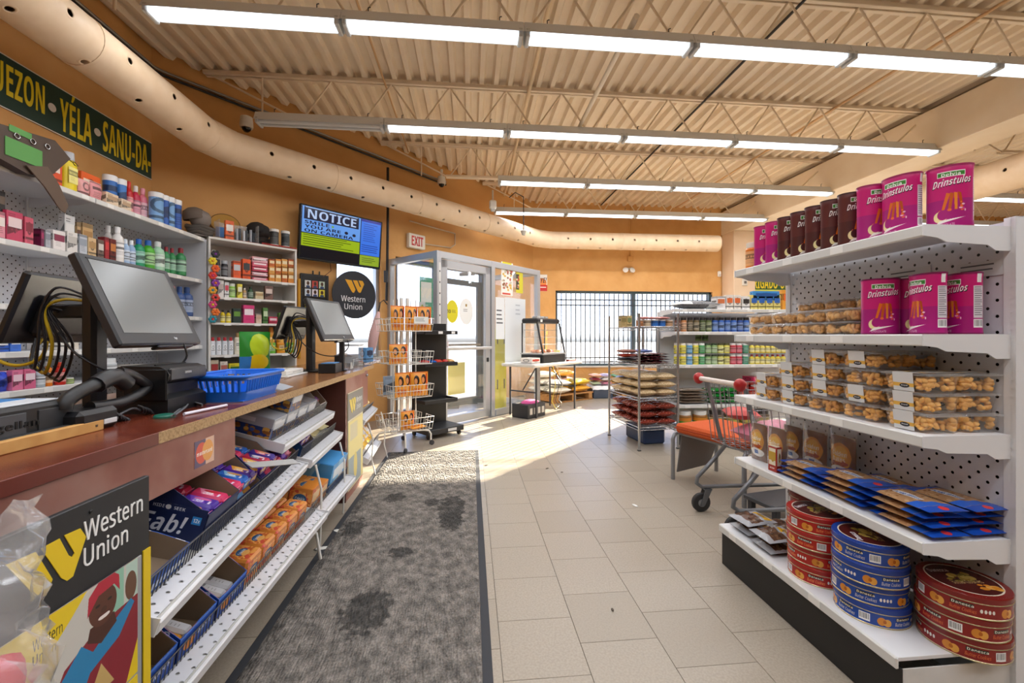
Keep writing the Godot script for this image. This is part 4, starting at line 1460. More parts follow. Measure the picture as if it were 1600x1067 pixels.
func tin_label(base: String, band: String) -> ImageTexture:
	var p := prt(1024, 96, base)
	p.r(0, 0.0, 1, 0.06, Color("e8e2d4")).r(0, 0.94, 1, 0.06, Color("e8e2d4"))
	for k in 4:
		var x := k * 0.25
		p.e(x + 0.022, 0.55, 0.018, 0.3, Color("d88a2c")).e(x + 0.045, 0.6, 0.016, 0.28, Color("e6a544")).e(x + 0.034, 0.55, 0.007, 0.14, Color("b8641c"))
		p.r(x + 0.082, 0.17, 0.075, 0.24, Color("20241c")).t("Danesca", x + 0.085, 0.2, 0.07, 0.18, Color("f0ead8"))
		p.t("Butter Cookies", x + 0.078, 0.5, 0.085, 0.26, Color(band), false, 0.02)
		if k % 2 == 0:
			p.bars(x + 0.182, 0.2, 0.045, 0.6, k + 2)
		else:
			for j in 4:
				p.e(x + 0.18 + j * 0.014, 0.5, 0.005, 0.13, Color("ece8e0"))
	return p.tex()

func butter_tins() -> void:
	var lids := {}
	for c in [["blue", "1b3f94"], ["red", "a3221c"], ["dark", "7c1c18"]]:
		lids[c[0]] = printed(prt(256, 256, c[1]).e(0.5, 0.5, 0.44, 0.44, Color("e4dcc8")).e(0.5, 0.5, 0.42, 0.42, Color("4e1614")).blobs(26, 0.3, 0.35, 0.4, 0.22, 0.06, [Color("a88a3c"), Color("c8ac58"), Color("7a6a2a")], 3).t("Danesca", 0.22, 0.2, 0.3, 0.09, Color("dfe6ec")).t("Butter Cookies", 0.26, 0.52, 0.46, 0.1, Color("e4cf8a"), false).blobs(10, 0.55, 0.66, 0.22, 0.12, 0.06, [Color("d88a2c"), Color("e6a850")], 6).tex(), 0.25)
	var walls := {"blue": printed(tin_label("1d469c", "e8e4d4"), 0.25), "red": printed(tin_label("b02418", "ff9a4a"), 0.25), "dark": printed(tin_label("8a1c18", "e8783a"), 0.25)}
	var rim := hexc("c9b88a", 0.25, 0.6)
	var stacks := [["red", 1.398, -1.612, 4, "beside the foil bags"], ["blue", 1.398, -1.388, 4, "of only blue tins"], ["dark", 1.545, -1.218, 3, "by the end bracket"], ["dark", 1.542, -1.79, 4, "behind the bright red tins"]]
	for i in stacks.size():
		var st: Array = stacks[i]
		for k in st[3]:
			var c: String = st[0]
			var t := thing("cookie_tin", "%s butter cookie tin, %s in the stack %s" % [{"blue": "blue", "red": "bright red", "dark": "dark red"}[c], ["bottom one", "second up", "third up", "fourth up"][k], st[4]], "tin", Vector3(st[1] + 0.005 * sin(k * 2.0 + i), 0.2055 + k * 0.066, st[2] + 0.005 * cos(k * 2.6 + i)), 2.2 * k + i * 0.9, "butter cookie tins on the bottom snack shelf")
			part(t, "tin_wall", shared("cookie_wall", func():
				var s := Shape.new()
				s.lathe([Vector2(0.1065, 0.002), Vector2(0.1065, 0.046)], 44, Vector3.ZERO, Basis.IDENTITY, true)
				return s), walls[c])
			part(t, "bottom_rim", shared("cookie_base", func():
				var s := Shape.new()
				s.lathe([Vector2(0.0, 0.0), Vector2(0.107, 0.0), Vector2(0.1075, 0.003), Vector2(0.1062, 0.004)], 44)
				return s), rim)
			var l := part(t, "lid", shared("cookie_lid", func():
				var s := Shape.new()
				s.lathe([Vector2(0.1062, 0.045), Vector2(0.1082, 0.0455), Vector2(0.1085, 0.062), Vector2(0.107, 0.0648), Vector2(0.101, 0.0650)], 44)
				return s), hexc({"blue": "1b3f94", "red": "a3221c", "dark": "7c1c18"}[c], 0.25))
			part(l, "lid_print", shared("cookie_lid_print", func():
				var s := Shape.new()
				var pts := []
				for j in 44:
					pts.append(Vector2(cos(TAU * j / 44), sin(TAU * j / 44)) * 0.102)
				s.prism(pts, 0.001, Vector3(0, 0.0648, 0), Basis(Vector3.RIGHT, -PI / 2))
				return s), lids[c])
			part(l, "lid_bead", shared("cookie_bead", func():
				var s := Shape.new()
				var pts := []
				for j in 44:
					pts.append(Vector3(cos(TAU * j / 44) * 0.1084, 0.0462, sin(TAU * j / 44) * 0.1084))
				s.tube(pts, 0.0011, 5, true)
				return s), rim)
	# silver bags in front of the far end
	var sp := printed(prt(128, 128, "a9abb0").r(0.08, 0.4, 0.84, 0.42, Color("5c4030")).blobs(26, 0.1, 0.42, 0.8, 0.36, 0.05, [Color("7a5a40"), Color("48301f")], 11).r(0.28, 0.07, 0.6, 0.26, Color("e8b41c")).t("MIX", 0.42, 0.12, 0.3, 0.15, Color("3a2c08")).tex(), 0.18)
	var spots := [[1.385, -1.995, 0.0, 0.05], [1.545, -2.0, 0.0, -0.05], [1.375, -1.99, 0.046, 0.1], [1.375, -1.82, 0.0, 0.0], [1.37, -1.82, 0.046, 0.0]]
	for i in spots.size():
		var q: Array = spots[i]
		var o := thing("snack_bag", "silver foil snack bag with yellow corner, %s" % ["at the far front corner, below another", "by the far upright", "on top at the far corner", "under another bag next to red tins", "on top next to red tins"][i], "bag", Vector3(q[0], 0.2255 + q[2], q[1]), 0.0, "foil snack bags on the bottom snack shelf")
		var s := Shape.new()
		s.bag(0.145, 0.16, 0.034, 40 + i, 0.06, 0.3)
		for j in s.p.size():
			s.p[j] -= Vector3(0, 0.08, 0)
		part(o, "foil_pouch", s, sp, Vector3.ZERO, Basis(Vector3.UP, -PI / 2 + q[3]) * Basis(Vector3.RIGHT, -PI / 2 + 0.05))

# ---------- shelving behind the counter
const LX := -2.55      # front edge of the shelves on the left wall
const UK := -6.90      # front edge of the unit on the angled wall

func place_left_shelves() -> void:
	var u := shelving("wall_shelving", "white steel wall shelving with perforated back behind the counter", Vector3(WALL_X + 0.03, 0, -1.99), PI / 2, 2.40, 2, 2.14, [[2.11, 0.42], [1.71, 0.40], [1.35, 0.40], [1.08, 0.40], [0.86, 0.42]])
	part(u, "end_panel", boxes([[Vector3(0.018, 2.10, 0.44), Vector3(2.41, 1.05, 0.23), 0.002]]), hexc("c9cbd0", 0.45))
	var N := Vector3.RIGHT
	var T := PI / 2
	var g := "goods on the top shelf of the wall shelving"
	stock(N, LX - 0.03, 2.1105, T, [
		["box", 56, 99, 241, "e8541c", "f0e2d4", "incense_box", "long orange box on the top wall shelf beside the yellow flask", 0.1],
		["box", 43, 54, 246, "a82418", "c8321e", "incense_box", "dark red box next to the hanging leather bag", 0.12],
		["flask", 101, 125, 239, "e8d21c", "b9bcc0", "cologne_flask", "yellow flask with silver cap on the top wall shelf", 0.05],
		["bag", 127, 145, 281, "e9a8a8", "d8c8c0", "sponge_pack", "pink clear pack beside the yellow flask", 0.05],
		["bag", 146, 164, 285, "e49a9c", "d8c8c0", "sponge_pack", "pink clear pack beside the beige packets", 0.05],
		["box", 166, 186, 303, "e2cdb0", "b89a7a", "soap_packet", "small beige packet lying before the blue bottles", 0.06],
		["box", 190, 206, 313, "e6d3b8", "c2a482", "soap_packet", "small beige packet lying before the red bottles", 0.05],
		], g)
	stock(N, LX - 0.13, 2.1105, T, [
		["box", 127, 158, 273, "e8621c", "f2dcc8", "incense_box", "orange box standing behind the pink clear packs", 0.05],
		["can", 172, 187, 275, "2f6fbe", "f2f3f3", "baby_powder", "blue powder canister with white cap, next to the orange box", 0.07],
		["can", 189, 201, 281, "3f7fca", "f2f3f3", "baby_powder", "blue powder canister with white cap, next to the red bottle", 0.06],
		["bottle", 202, 211, 284, "c21e1e", "d22a22", "hair_oil_bottle", "bright red bottle between the blue canisters and the pink ones", 0.05],
		["bottle", 212, 222, 291, "c22a4a", "e8e0d8", "hair_oil_bottle", "crimson bottle with white cap on the top wall shelf", 0.05],
		["bottle", 223, 233, 295, "e37a8e", "ea98a8", "hair_oil_bottle", "pale pink bottle on the top wall shelf", 0.05],
		], g)
	stock(N, LX - 0.05, 2.1105, T, [
		["can", 242, 256, 302, "7fb2e4", "f4f4f2", "shaving_foam", "pale blue spray can with white cap, first of four", 0.05],
		["can", 257, 266, 306, "2a5fb4", "f4f4f2", "shaving_foam", "dark blue spray can with white cap, second of four", 0.05],
		["can", 266.5, 275, 309, "7fb2e4", "f4f4f2", "shaving_foam", "pale blue spray can with white cap, third of four", 0.05],
		["can", 275.5, 285, 313, "1f57ae", "f4f4f2", "shaving_foam", "dark blue spray can with white cap, last of four", 0.05],
		], g)
	g = "goods on the second shelf of the wall shelving"
	stock(N, LX - 0.03, 1.7105, T, [
		["box", -6, 9, 331, "e2909c", "f2e4dc", "relaxer_box", "pink box under the small black box", 0.08],
		["box", 10, 37, 331, "c83a5e", "f0d8d8", "relaxer_box", "wide crimson relaxer box on the second wall shelf", 0.1],
		["box", 39, 53, 340, "d85a72", "8a2438", "relaxer_box", "narrow pink box at the shelf upright", 0.08],
		["box", 64, 69, 358, "7a1a4a", "a82a60", "kohl_box", "thin purple box beside the grey one", 0.06],
		["box", 71, 80, 360, "b8bcc4", "8a8e98", "kohl_box", "thin grey box between purple ones", 0.06],
		["box", 83, 103, 361, "efe9e6", "8a2a4a", "cream_box", "white box with purple edge on the second wall shelf", 0.06],
		["box", 105, 122, 363, "e6e4df", "c9c6be", "cream_box", "white carton below the tall clear pack", 0.05],
		["box", 124, 137, 367, "c4cbd2", "9aa4b0", "cream_box", "silver grey carton beside the beige ones", 0.05],
		["box", 138, 151, 372, "d9b98a", "b8925e", "cream_box", "beige carton beside the checked box", 0.05],
		["box", 153, 163, 375, "6e5a50", "d8d2c8", "hair_dye_box", "small checked brown box", 0.05],
		["box", 164, 171, 371, "a8202a", "d83a3a", "hair_dye_box", "narrow dark red hair dye box", 0.05],
		["box", 172, 182, 374, "6a1c18", "c87a3a", "hair_dye_box", "brown hair dye box by the white bottles", 0.05],
		["bottle", 183, 196, 355, "eceae6", "f4f4f2", "lotion_bottle", "white lotion bottle in front on the second wall shelf", 0.05],
		["bottle", 197, 206, 374, "a8c4e4", "dfe8f0", "lotion_bottle", "pale blue clear bottle", 0.05],
		["bottle", 206.5, 215, 376, "9cbadc", "eef2f4", "lotion_bottle", "pale blue clear bottle touching the green ones", 0.05],
		["bottle", 216, 228, 374, "1f9a6a", "2a6ac0", "mouthwash_bottle", "teal bottle with blue cap", 0.05],
		["bottle", 230, 243, 376, "4ab02a", "2a66b8", "mouthwash_bottle", "bright green bottle with blue cap", 0.05],
		["bottle", 245, 258, 378, "a8d4b4", "e8ece8", "mouthwash_bottle", "pale green clear bottle with white cap", 0.05],
		["bottle", 260, 267, 386, "2f8a4e", "8a1c2a", "antiseptic_bottle", "small green bottle with dark red cap, first of three", 0.04],
		["bottle", 269, 276, 388, "2f8a4e", "8a1c2a", "antiseptic_bottle", "small green bottle with dark red cap, middle of three", 0.04],
		["bottle", 281, 291, 388, "2f8a4e", "8a1c2a", "antiseptic_bottle", "small green bottle with dark red cap, by the end panel", 0.04],
		], g)
	stock(N, LX - 0.13, 1.7105, T, [
		["box", 101, 118, 337, "dfe2e2", "f2f2f0", "cream_box", "tall clear and white pack on the second wall shelf", 0.04],
		["box", 120, 127, 348, "c8a878", "6a4a3a", "cream_box", "slim picture box behind the silver carton", 0.04],
		["box", 129, 146, 350, "d8b27a", "c09258", "cream_box", "tan box standing behind the beige carton", 0.05],
		["bottle", 169, 180, 353, "e6e4e0", "f2f2f0", "lotion_bottle", "white lotion bottle half hidden by the hair dye boxes", 0.05],
		], g)
	stock(N, LX - 0.05, 1.7105, T, [["box", -4, 9, 299, "1e1a18", "6a5a4a", "hair_dye_box", "small black box resting on pink boxes", 0.08, 0.135]], g)
	g = "goods on the middle shelf of the wall shelving"
	stock(N, LX - 0.05, 1.3505, T, [
		["bottle", 270, 279, 447, "d8a0a8", "b87884", "shampoo_bottle", "pink bottle behind the touch monitor", 0.05],
		["bottle", 280, 290, 448, "3a5a94", "2c4a80", "shampoo_bottle", "navy patterned bottle, inner of two by the end panel", 0.05],
		["bottle", 291, 302, 449, "34548c", "2c4a80", "shampoo_bottle", "navy patterned bottle, outer of two by the end panel", 0.05],
		], g)
	g = "goods on the fourth shelf of the wall shelving"
	stock(N, LX - 0.05, 1.0805, T, [
		["box", -8, 15, 527, "2a5ec0", "e8e8e8", "tissue_box", "blue box under the second monitor", 0.1],
		["box", 16, 34, 525, "3a70d0", "dfe4ea", "tissue_box", "lighter blue box under the second monitor", 0.1],
		["box", 92, 106, 517, "e8e4da", "c84a3a", "tissue_box", "white box left of the monitor pole", 0.1],
		["box", 107, 124, 520, "dcd6c8", "9aa0a8", "tissue_box", "cream box touching the monitor pole", 0.1],
		["bottle", 154, 160, 513, "c89ab8", "e8e0e4", "nail_polish_bottle", "small mauve bottle right of the monitor pole", 0.04],
		], g)
	g = "goods on the bottom shelf of the wall shelving"
	stock(N, LX - 0.02, 0.8605, T, [
		["bag", -6, 20, 581, "2c4cc8", "dfe4f0", "wipes_pack", "blue and white pack of wipes on the bottom wall shelf", 0.06],
		["box", 19, 37, 579, "e0789c", "f2d0dc", "pad_pack", "pink pack beside the blue wipes", 0.08],
		["box", 38, 57, 577, "d8688c", "f4dce4", "pad_pack", "pink pack beside the clear bottle", 0.08],
		["bottle", 59, 75, 573, "a8b4bc", "2a4a8a", "sanitizer_bottle", "grey clear bottle with navy cap", 0.05],
		["bottle", 76, 87, 565, "d8761c", "f0ece4", "sanitizer_bottle", "orange bottle with white cap", 0.05],
		["bottle", 93, 107, 566, "c22a1c", "d84a30", "sanitizer_bottle", "red and orange bottle on the bottom wall shelf", 0.05],
		["jar", 108, 120, 590, "7a9a3a", "e4e4dc", "balm_jar", "small green jar before the pole", 0.05],
		["jar", 162, 186, 560, "d2d8dc", "e8ecee", "cotton_jar", "clear cotton jar beside the pole", 0.08],
		], g)
	var st := thing("paper_stack", "stack of pale booklets on the bottom wall shelf beyond the printer", "papers", Vector3(LX - 0.17, 0.8605, -3.62), T + 0.1)
	for i in 6:
		part(st, "booklet", boxes([[Vector3(0.30 - 0.01 * (i % 3), 0.013, 0.22), Vector3(0.006 * sin(i * 2.0), 0.007 + i * 0.0135, 0.004 * cos(i * 3.0)), 0.001]]), hexc(["e6ddd2", "d9cfc6", "ece6dd"][i % 3], 0.8))
	hanging_bag()
	angled_unit()

func hanging_bag() -> void:
	var b := thing("leather_bag", "brown leather bag with green panels and grommets hanging over the top wall shelf", "bag", Vector3(LX + 0.04, 2.10, -2.72), PI / 2)
	var leather := hexc("4a3a2e", 0.55)
	var s := Shape.new()
	s.prism([Vector2(-0.28, 0.18), Vector2(0.10, 0.24), Vector2(0.20, 0.17), Vector2(0.06, 0.0), Vector2(-0.06, -0.02), Vector2(-0.26, 0.02)], 0.06)
	part(b, "bag_body", s, leather)
	for q in [[-0.12, 0.09, 0.2, 0.1], [-0.14, 0.195, 0.12, 0.035]]:
		part(b, "green_panel", boxes([[Vector3(q[2], q[3], 0.004), Vector3(q[0] + 0.04, q[1], 0.032), 0.001]]), hexc("5a9a4e", 0.6))
	for i in 3:
		var r := Shape.new()
		var pts := []
		for j in 14:
			pts.append(Vector3(-0.12 + i * 0.085 + cos(TAU * j / 14) * 0.014, 0.165 + i * 0.008 + sin(TAU * j / 14) * 0.014, 0.034))
		r.tube(pts, 0.003, 6, true)
		part(b, "grommet", r, chrome)
	var f := Shape.new()
	f.prism([Vector2(-0.10, 0.02), Vector2(0.0, -0.06), Vector2(0.10, -0.17), Vector2(0.13, -0.18), Vector2(0.15, -0.13), Vector2(0.09, -0.02), Vector2(0.02, 0.06)], 0.008, Vector3(0.02, 0, 0.04))
	part(b, "strap_tongue", f, hexc("5e4a3a", 0.5))
	var h := Shape.new()
	h.tube([Vector3(0.19, 0.17, 0.02), Vector3(0.22, 0.16, 0.02), Vector3(0.24, 0.165, 0.02), Vector3(0.265, 0.15, 0.02), Vector3(0.24, 0.145, 0.02), Vector3(0.225, 0.16, 0.02)], 0.0025, 6)
	part(b, "hook", h, hexc("2a2622", 0.5))

func angled_unit() -> void:
	# stands against the angled wall; x along it, z out
	var at := on_k(326, 500, UK - 0.49)
	at = along(1.0, 0, 0)
	var p0 := on_k(326, 500, UK)
	var p1 := on_k(464, 500, UK)
	var len := Vector2(p1.x - p0.x, p1.z - p0.z).length()
	var back := Vector3(p0.x - 0.24, 0, p0.z - 0.24)
	var u := thing("corner_shelving", "white wooden shelf unit of toiletries against the angled wall", "shelf unit", back, TURN45)
	var wood := hexc("e3e0da", 0.5)
	part(u, "back_board", boxes([[Vector3(len, 2.12, 0.012), Vector3(len / 2, 1.06, 0.0)]]), hexc("cfccc6", 0.6))
	for x in [0.009, len - 0.009]:
		part(u, "side_panel", boxes([[Vector3(0.018, 2.12, 0.33), Vector3(x, 1.06, 0.17), 0.002]]), wood)
	for y in [2.13, 1.752, 1.553, 1.30, 0.982, 0.75, 0.4, 0.1]:
		var sh := part(u, "shelf", boxes([[Vector3(len - (0.0 if y > 2 else 0.038), 0.022, 0.33), Vector3(len / 2, y - 0.011, 0.175), 0.002]]), wood)
		if y < 1.8 and y > 0.9:
			for k in 3:
				part(sh, "price_tag", boxes([[Vector3(0.06, 0.028, 0.001), Vector3(0.16 + k * 0.27, y - 0.014, 0.3408)]]), hexc("f0efea", 0.6))
	var N := Vector3(1, 0, 1)
	var T := TURN45
	var g := "goods on top of the corner shelving"
	stock(N, UK - 0.02, 2.1305, T, [
		["can", 423, 437, 358, "4a4a48", "e6e4de", "shea_can", "dark and white can on a red tray, nearer the display case", 0.05, 0.0135],
		["can", 441, 454, 361, "4a4e50", "e6e4de", "shea_can", "dark and white can on a red tray, nearer the television", 0.05, 0.0135],
		["box", 352, 366, 345, "e8641c", "f2ece4", "perfume_box", "orange box in front of the clear display case", 0.04],
		], g)
	var tray := thing("display_tray", "shallow red tray under two cans beside the television", "tray", on_k(437, 500, UK - 0.055) * Vector3(1, 0, 1) + Vector3(0, 2.1305, 0), T)
	part(tray, "tray", boxes([[Vector3(0.32, 0.012, 0.1), Vector3(0, 0.006, 0), 0.003]]), hexc("a82a22", 0.5))
	part(tray, "back_edge", boxes([[Vector3(0.32, 0.03, 0.006), Vector3(0, 0.02, -0.05), 0.002]]), hexc("a82a22", 0.5))
	# clear display case
	var c := thing("display_case", "clear acrylic display case with combs and blades on top of the corner shelving", "case", on_k(370, 500, UK - 0.21) * Vector3(1, 0, 1) + Vector3(0, 2.1305, 0), T)
	var cs := Shape.new()
	for e in [[Vector3(0.36, 0.008, 0.16), Vector3(0, 0.004, 0)], [Vector3(0.006, 0.2, 0.16), Vector3(-0.177, 0.1, 0)], [Vector3(0.006, 0.2, 0.16), Vector3(0.177, 0.1, 0)], [Vector3(0.36, 0.2, 0.006), Vector3(0, 0.1, -0.077)]]:
		cs.box(e[0], e[1])
	part(c, "acrylic_box", cs, clear(Color(0.9, 0.93, 0.95), 0.22, 0.05))
	part(c, "base_strip", boxes([[Vector3(0.37, 0.016, 0.17), Vector3(0, 0.008, 0.002), 0.002]]), hexc("8a3a2a", 0.5))
	for i in 7:
		part(c, "blade_pack", boxes([[Vector3(0.022, 0.12 + 0.02 * (i % 3), 0.02), Vector3(-0.03 + i * 0.032, 0.08, -0.02 + 0.02 * (i % 2)), 0.003]]), hexc(["1c1c20", "a8acb2", "2c3038", "c8ccd0"][i % 4], 0.3))
	part(c, "blue_card", boxes([[Vector3(0.11, 0.1, 0.004), Vector3(-0.115, 0.1, -0.06)]]), hexc("4a86c8", 0.5))
	var fan := thing("gold_fan", "round gold woven fan leaning on the wall above the corner shelving", "fan", on_k(352, 500, UK - 0.42) * Vector3(1, 0, 1) + Vector3(0, 2.14, 0), T)
	var fs := Shape.new()
	var pts := []
	for i in 30:
		pts.append(Vector2(cos(TAU * i / 30) * 0.135, 0.20 + sin(TAU * i / 30) * 0.10))
	fs.prism(pts, 0.008)
	part(fan, "disc", fs, hexc("b9882a", 0.6))
	var rim := Shape.new()
	var rp := []
	for q in pts:
		rp.append(Vector3(q.x, q.y, 0))
	rim.tube(rp, 0.006, 6, true)
	part(fan, "rim", rim, hexc("7a5418", 0.6))
	part(fan, "handle", boxes([[Vector3(0.02, 0.12, 0.01), Vector3(0, 0.06, 0), 0.003]]), hexc("7a5418", 0.6))
	# two wig heads
	for q in [[313, 0.15, 365, "mannequin head in a grey brown beanie and scarf where the two shelvings meet", "6e6258", "5a544e"], [408, 0.33, 360, "dark cropped wig on a stand behind the clear display case", "2a2624", "3a3632"]]:
		var m := thing("mannequin_head" if q[0] < 350 else "wig_stand", q[3], "mannequin", on_k(q[0], 500, UK - q[1]) * Vector3(1, 0, 1) + Vector3(0, 2.1305, 0), T)
		var hs := Shape.new()
		hs.lathe([Vector2(0, 0), Vector2(0.085, 0), Vector2(0.07, 0.03), Vector2(0.045, 0.06), Vector2(0.045, 0.09), Vector2(0.07, 0.11), Vector2(0.088, 0.15), Vector2(0.088, 0.20), Vector2(0.07, 0.235), Vector2(0.03, 0.255), Vector2(0, 0.258)], 18, Vector3.ZERO, Basis.IDENTITY, true)
		part(m, "head", hs, hexc("8a8078" if q[0] < 350 else "2a2624", 0.8))
		var bs := Shape.new()
		bs.lathe([Vector2(0.094, 0.165), Vector2(0.098, 0.175), Vector2(0.096, 0.21), Vector2(0.08, 0.25), Vector2(0.04, 0.275), Vector2(0, 0.28)], 18, Vector3.ZERO, Basis(Vector3.BACK, 0.25), true)
		part(m, "hat" if q[0] < 350 else "wig", bs, hexc(q[4], 0.9))
		var sc := Shape.new()
		for k in 3:
			var ring := []
			for j in 18:
				ring.append(Vector3(cos(TAU * j / 18) * (0.085 + 0.01 * k), 0.03 + 0.025 * k + 0.008 * sin(j * 1.3 + k), sin(TAU * j / 18) * 0.075))
			sc.tube(ring, 0.022, 7, true)
		part(m, "scarf" if q[0] < 350 else "stand_collar", sc, hexc(q[5], 0.95)).set_meta("kind", "stuff")
	g = "goods on the second shelf of the corner shelving"
	stock(N, UK - 0.04, 1.7525, T, [
		["jar", 334, 346, 405, "1e1e20", "2a2a2c", "gel_jar", "black jar on the second corner shelf, beside the hanging strip", 0.06],
		["jar", 347, 358, 407, "2a2a2e", "b8bcc0", "gel_jar", "black jar with grey lid on the second corner shelf", 0.06],
		["box", 364, 377, 408, "e85a1c", "c8ccd0", "bleach_box", "orange box with window, nearer the black jars", 0.06],
		["box", 379, 392, 405, "e85a1c", "3a3a3c", "bleach_box", "orange box with window, nearer the pink boxes", 0.06],
		], g)
	for k in 5:
		stock(N, UK - 0.04, 1.7525, T, [["box", 394, 419, 434 - k * 8.0, ["e0617a", "f0b8c0", "d84a68"][k % 3], "f6e6e8", "soap_box", "pink and white soap box, %s of the pink pile" % ["bottom", "second", "third", "fourth", "top"][k], 0.09, k * 0.047]], g)
	for c2 in 4:
		for k in 3:
			stock(N, UK - 0.04, 1.7525, T, [["box", 420.5 + c2 * 9.9, 429.8 + c2 * 9.9, 427 - k * 11.0, ["d8882a", "e2a24a", "c8641c"][(c2 + k) % 3], "f0dcb0", "soap_box", "small orange soap carton, %s of its pile, %s pile from the pink ones" % [["bottom", "middle", "top"][k], ["first", "second", "third", "fourth"][c2]], 0.07, k * 0.078]], g)
	g = "goods on the third shelf of the corner shelving"
	stock(N, UK - 0.04, 1.5535, T, [
		["box", 341, 350, 438, "e6e2dc", "c8b8b0", "ointment_box", "white box by the hanging strip on the third corner shelf", 0.06],
		["box", 351, 358, 441, "e6e6e4", "d84a5a", "ointment_box", "white and red box on the third corner shelf", 0.06],
		["jar", 359, 369, 443, "8ac44a", "e4eadc", "ointment_jar", "light green jar on the third corner shelf", 0.05],
		["box", 371, 379, 444, "e8d84a", "f0ecd0", "ointment_box", "yellow box on the third corner shelf", 0.05],
		["bottle", 380, 386, 450, "c8a06a", "f0ece4", "oil_bottle", "tiny tan bottle on the third corner shelf", 0.03],
		["bottle", 388, 397, 448, "1f4a24", "1a2a1c", "oil_bottle", "dark green oil bottle on the third corner shelf", 0.04],
		["box", 399, 412, 456, "d8c8a0", "b89a6a", "ointment_box", "flat beige box lying by the brown picture box", 0.08],
		["box", 414, 427, 447, "7a5a50", "d8c4b8", "ointment_box", "brown picture box on the third corner shelf", 0.04],
		], g)
	g = "goods on the fourth shelf of the corner shelving"
	stock(N, UK - 0.04, 1.3005, T, [
		["bottle", 345, 353, 484, "e2c81c", "2a2a28", "oil_bottle", "yellow oil bottle, first of two on the fourth corner shelf", 0.04],
		["bottle", 354, 362, 485, "e2c81c", "2a2a28", "oil_bottle", "yellow oil bottle, second of two on the fourth corner shelf", 0.04],
		["box", 364, 377, 482, "2a3a34", "6a9a3a", "henna_box", "dark green box beside the yellow oil bottles", 0.05],
		["box", 380, 398, 477, "d83a7a", "f4e4ea", "talc_box", "bright pink and white box on the fourth corner shelf", 0.06],
		["box", 400, 409, 491, "e2c8b4", "c8a890", "henna_box", "small skin toned box beside the bright pink one", 0.05],
		["box", 411, 419, 481, "4a7a3a", "c8d8b0", "henna_box", "green leaf box on the fourth corner shelf", 0.05],
		["box", 420, 434, 495, "b82a4a", "e8c8d0", "henna_box", "flat crimson box on the fourth corner shelf", 0.06],
		["box", 436, 447, 489, "5a8a2a", "8ab04a", "henna_box", "olive green box on the fourth corner shelf", 0.06],
		["bottle", 448, 458, 481, "d8a82a", "3a2a1c", "oil_bottle", "amber yellow bottle at the television end of the fourth corner shelf", 0.05],
		], g)
	g = "goods on the fifth shelf of the corner shelving"
	var l4 := ["first", "second", "third", "fourth"]
	for i in 4:
		stock(N, UK - 0.04, 0.9825, T, [["flask", 329 + i * 9.4, 337.8 + i * 9.4, 527, "dfe4ea", "b8323a", "body_wash", "white body wash flask with red cap, %s from the wall shelving" % l4[i], 0.04]], g)
		stock(N, UK - 0.04, 0.9825, T, [["flask", 367 + i * 12.8, 379 + i * 12.8, 520, "e4dcc8", "a88a5a", "body_lotion", "cream lotion flask with tan cap, %s from the red capped ones" % l4[i], 0.045]], g)
	for i in 3:
		stock(N, UK - 0.03, 0.9825, T, [["flask", 419 + i * 14.6, 432.5 + i * 14.6, 531, ["6ab03a", "e2941c", "5aa83a"][i], "e8b04a", "hair_oil", ["green labelled squat bottle beside the cream lotions", "orange squat bottle between two green ones", "green squat bottle at the television end"][i], 0.05]], g)
		stock(N, UK - 0.10, 0.9825, T, [["flask", 419 + i * 14.0, 431 + i * 14.0, 511, "e09a2a", "c87a1c", "hair_oil", "orange tall bottle standing behind the %s squat bottle" % l4[i], 0.05]], g)
	g = "goods on the low shelf of the corner shelving"
	stock(N, UK - 0.04, 0.7505, T, [
		["box", 329, 342, 563, "c8b8a0", "a83a3a", "tea_box", "beige box on the low corner shelf", 0.06],
		["box", 344, 356, 565, "e2d8cc", "b86a5a", "tea_box", "pale box on the low corner shelf", 0.06],
		["box", 358, 376, 568, "d8c82a", "3a6a2a", "tea_box", "yellow box on the low corner shelf", 0.06],
		["box", 378, 398, 565, "2a5a2a", "8aa84a", "tea_box", "dark green box on the low corner shelf", 0.06],
		["box", 400, 422, 563, "24502c", "c8d0c0", "tea_box", "bottle green box on the low corner shelf", 0.06],
		], g)
	# strip of bright hair ties hanging at the edge
	var hp := on_k(334, 500, UK + 0.03)
	var st := thing("hair_tie_strip", "hanging strip of bright flower hair ties at the edge of the corner shelving", "hair ties", Vector3(hp.x, 1.30, hp.z), T)
	part(st, "strip", boxes([[Vector3(0.03, 0.70, 0.003), Vector3(0, 0.35, 0)]]), hexc("e4e0da", 0.7))
	var cols := ["2a2a2c", "e8d22a", "e8641c", "d83a2a", "8a3aa0", "e0a02a", "d8423a", "c83a78", "e87a2a", "2a8a9a"]
	for i in 10:
		var fl := Shape.new()
		for k in 6:
			fl.lump(Vector3(cos(TAU * k / 6) * 0.022, 0.66 - i * 0.07 + sin(TAU * k / 6) * 0.022, 0.012), Vector3(0.017, 0.017, 0.009), Basis.IDENTITY, 8, 4)
		var tie := part(st, "hair_tie", fl, hexc(cols[i], 0.5), Vector3(0.012 * (1 if i % 2 == 0 else -1), 0, 0))
		var ct := Shape.new()
		ct.lump(Vector3(0, 0.66 - i * 0.07, 0.018), Vector3(0.012, 0.012, 0.008), Basis.IDENTITY, 8, 4)
		part(tie, "centre", ct, hexc(cols[(i + 4) % 10], 0.5))

# ---------- checkout counter
const CX := -0.87
const CY := 0.90

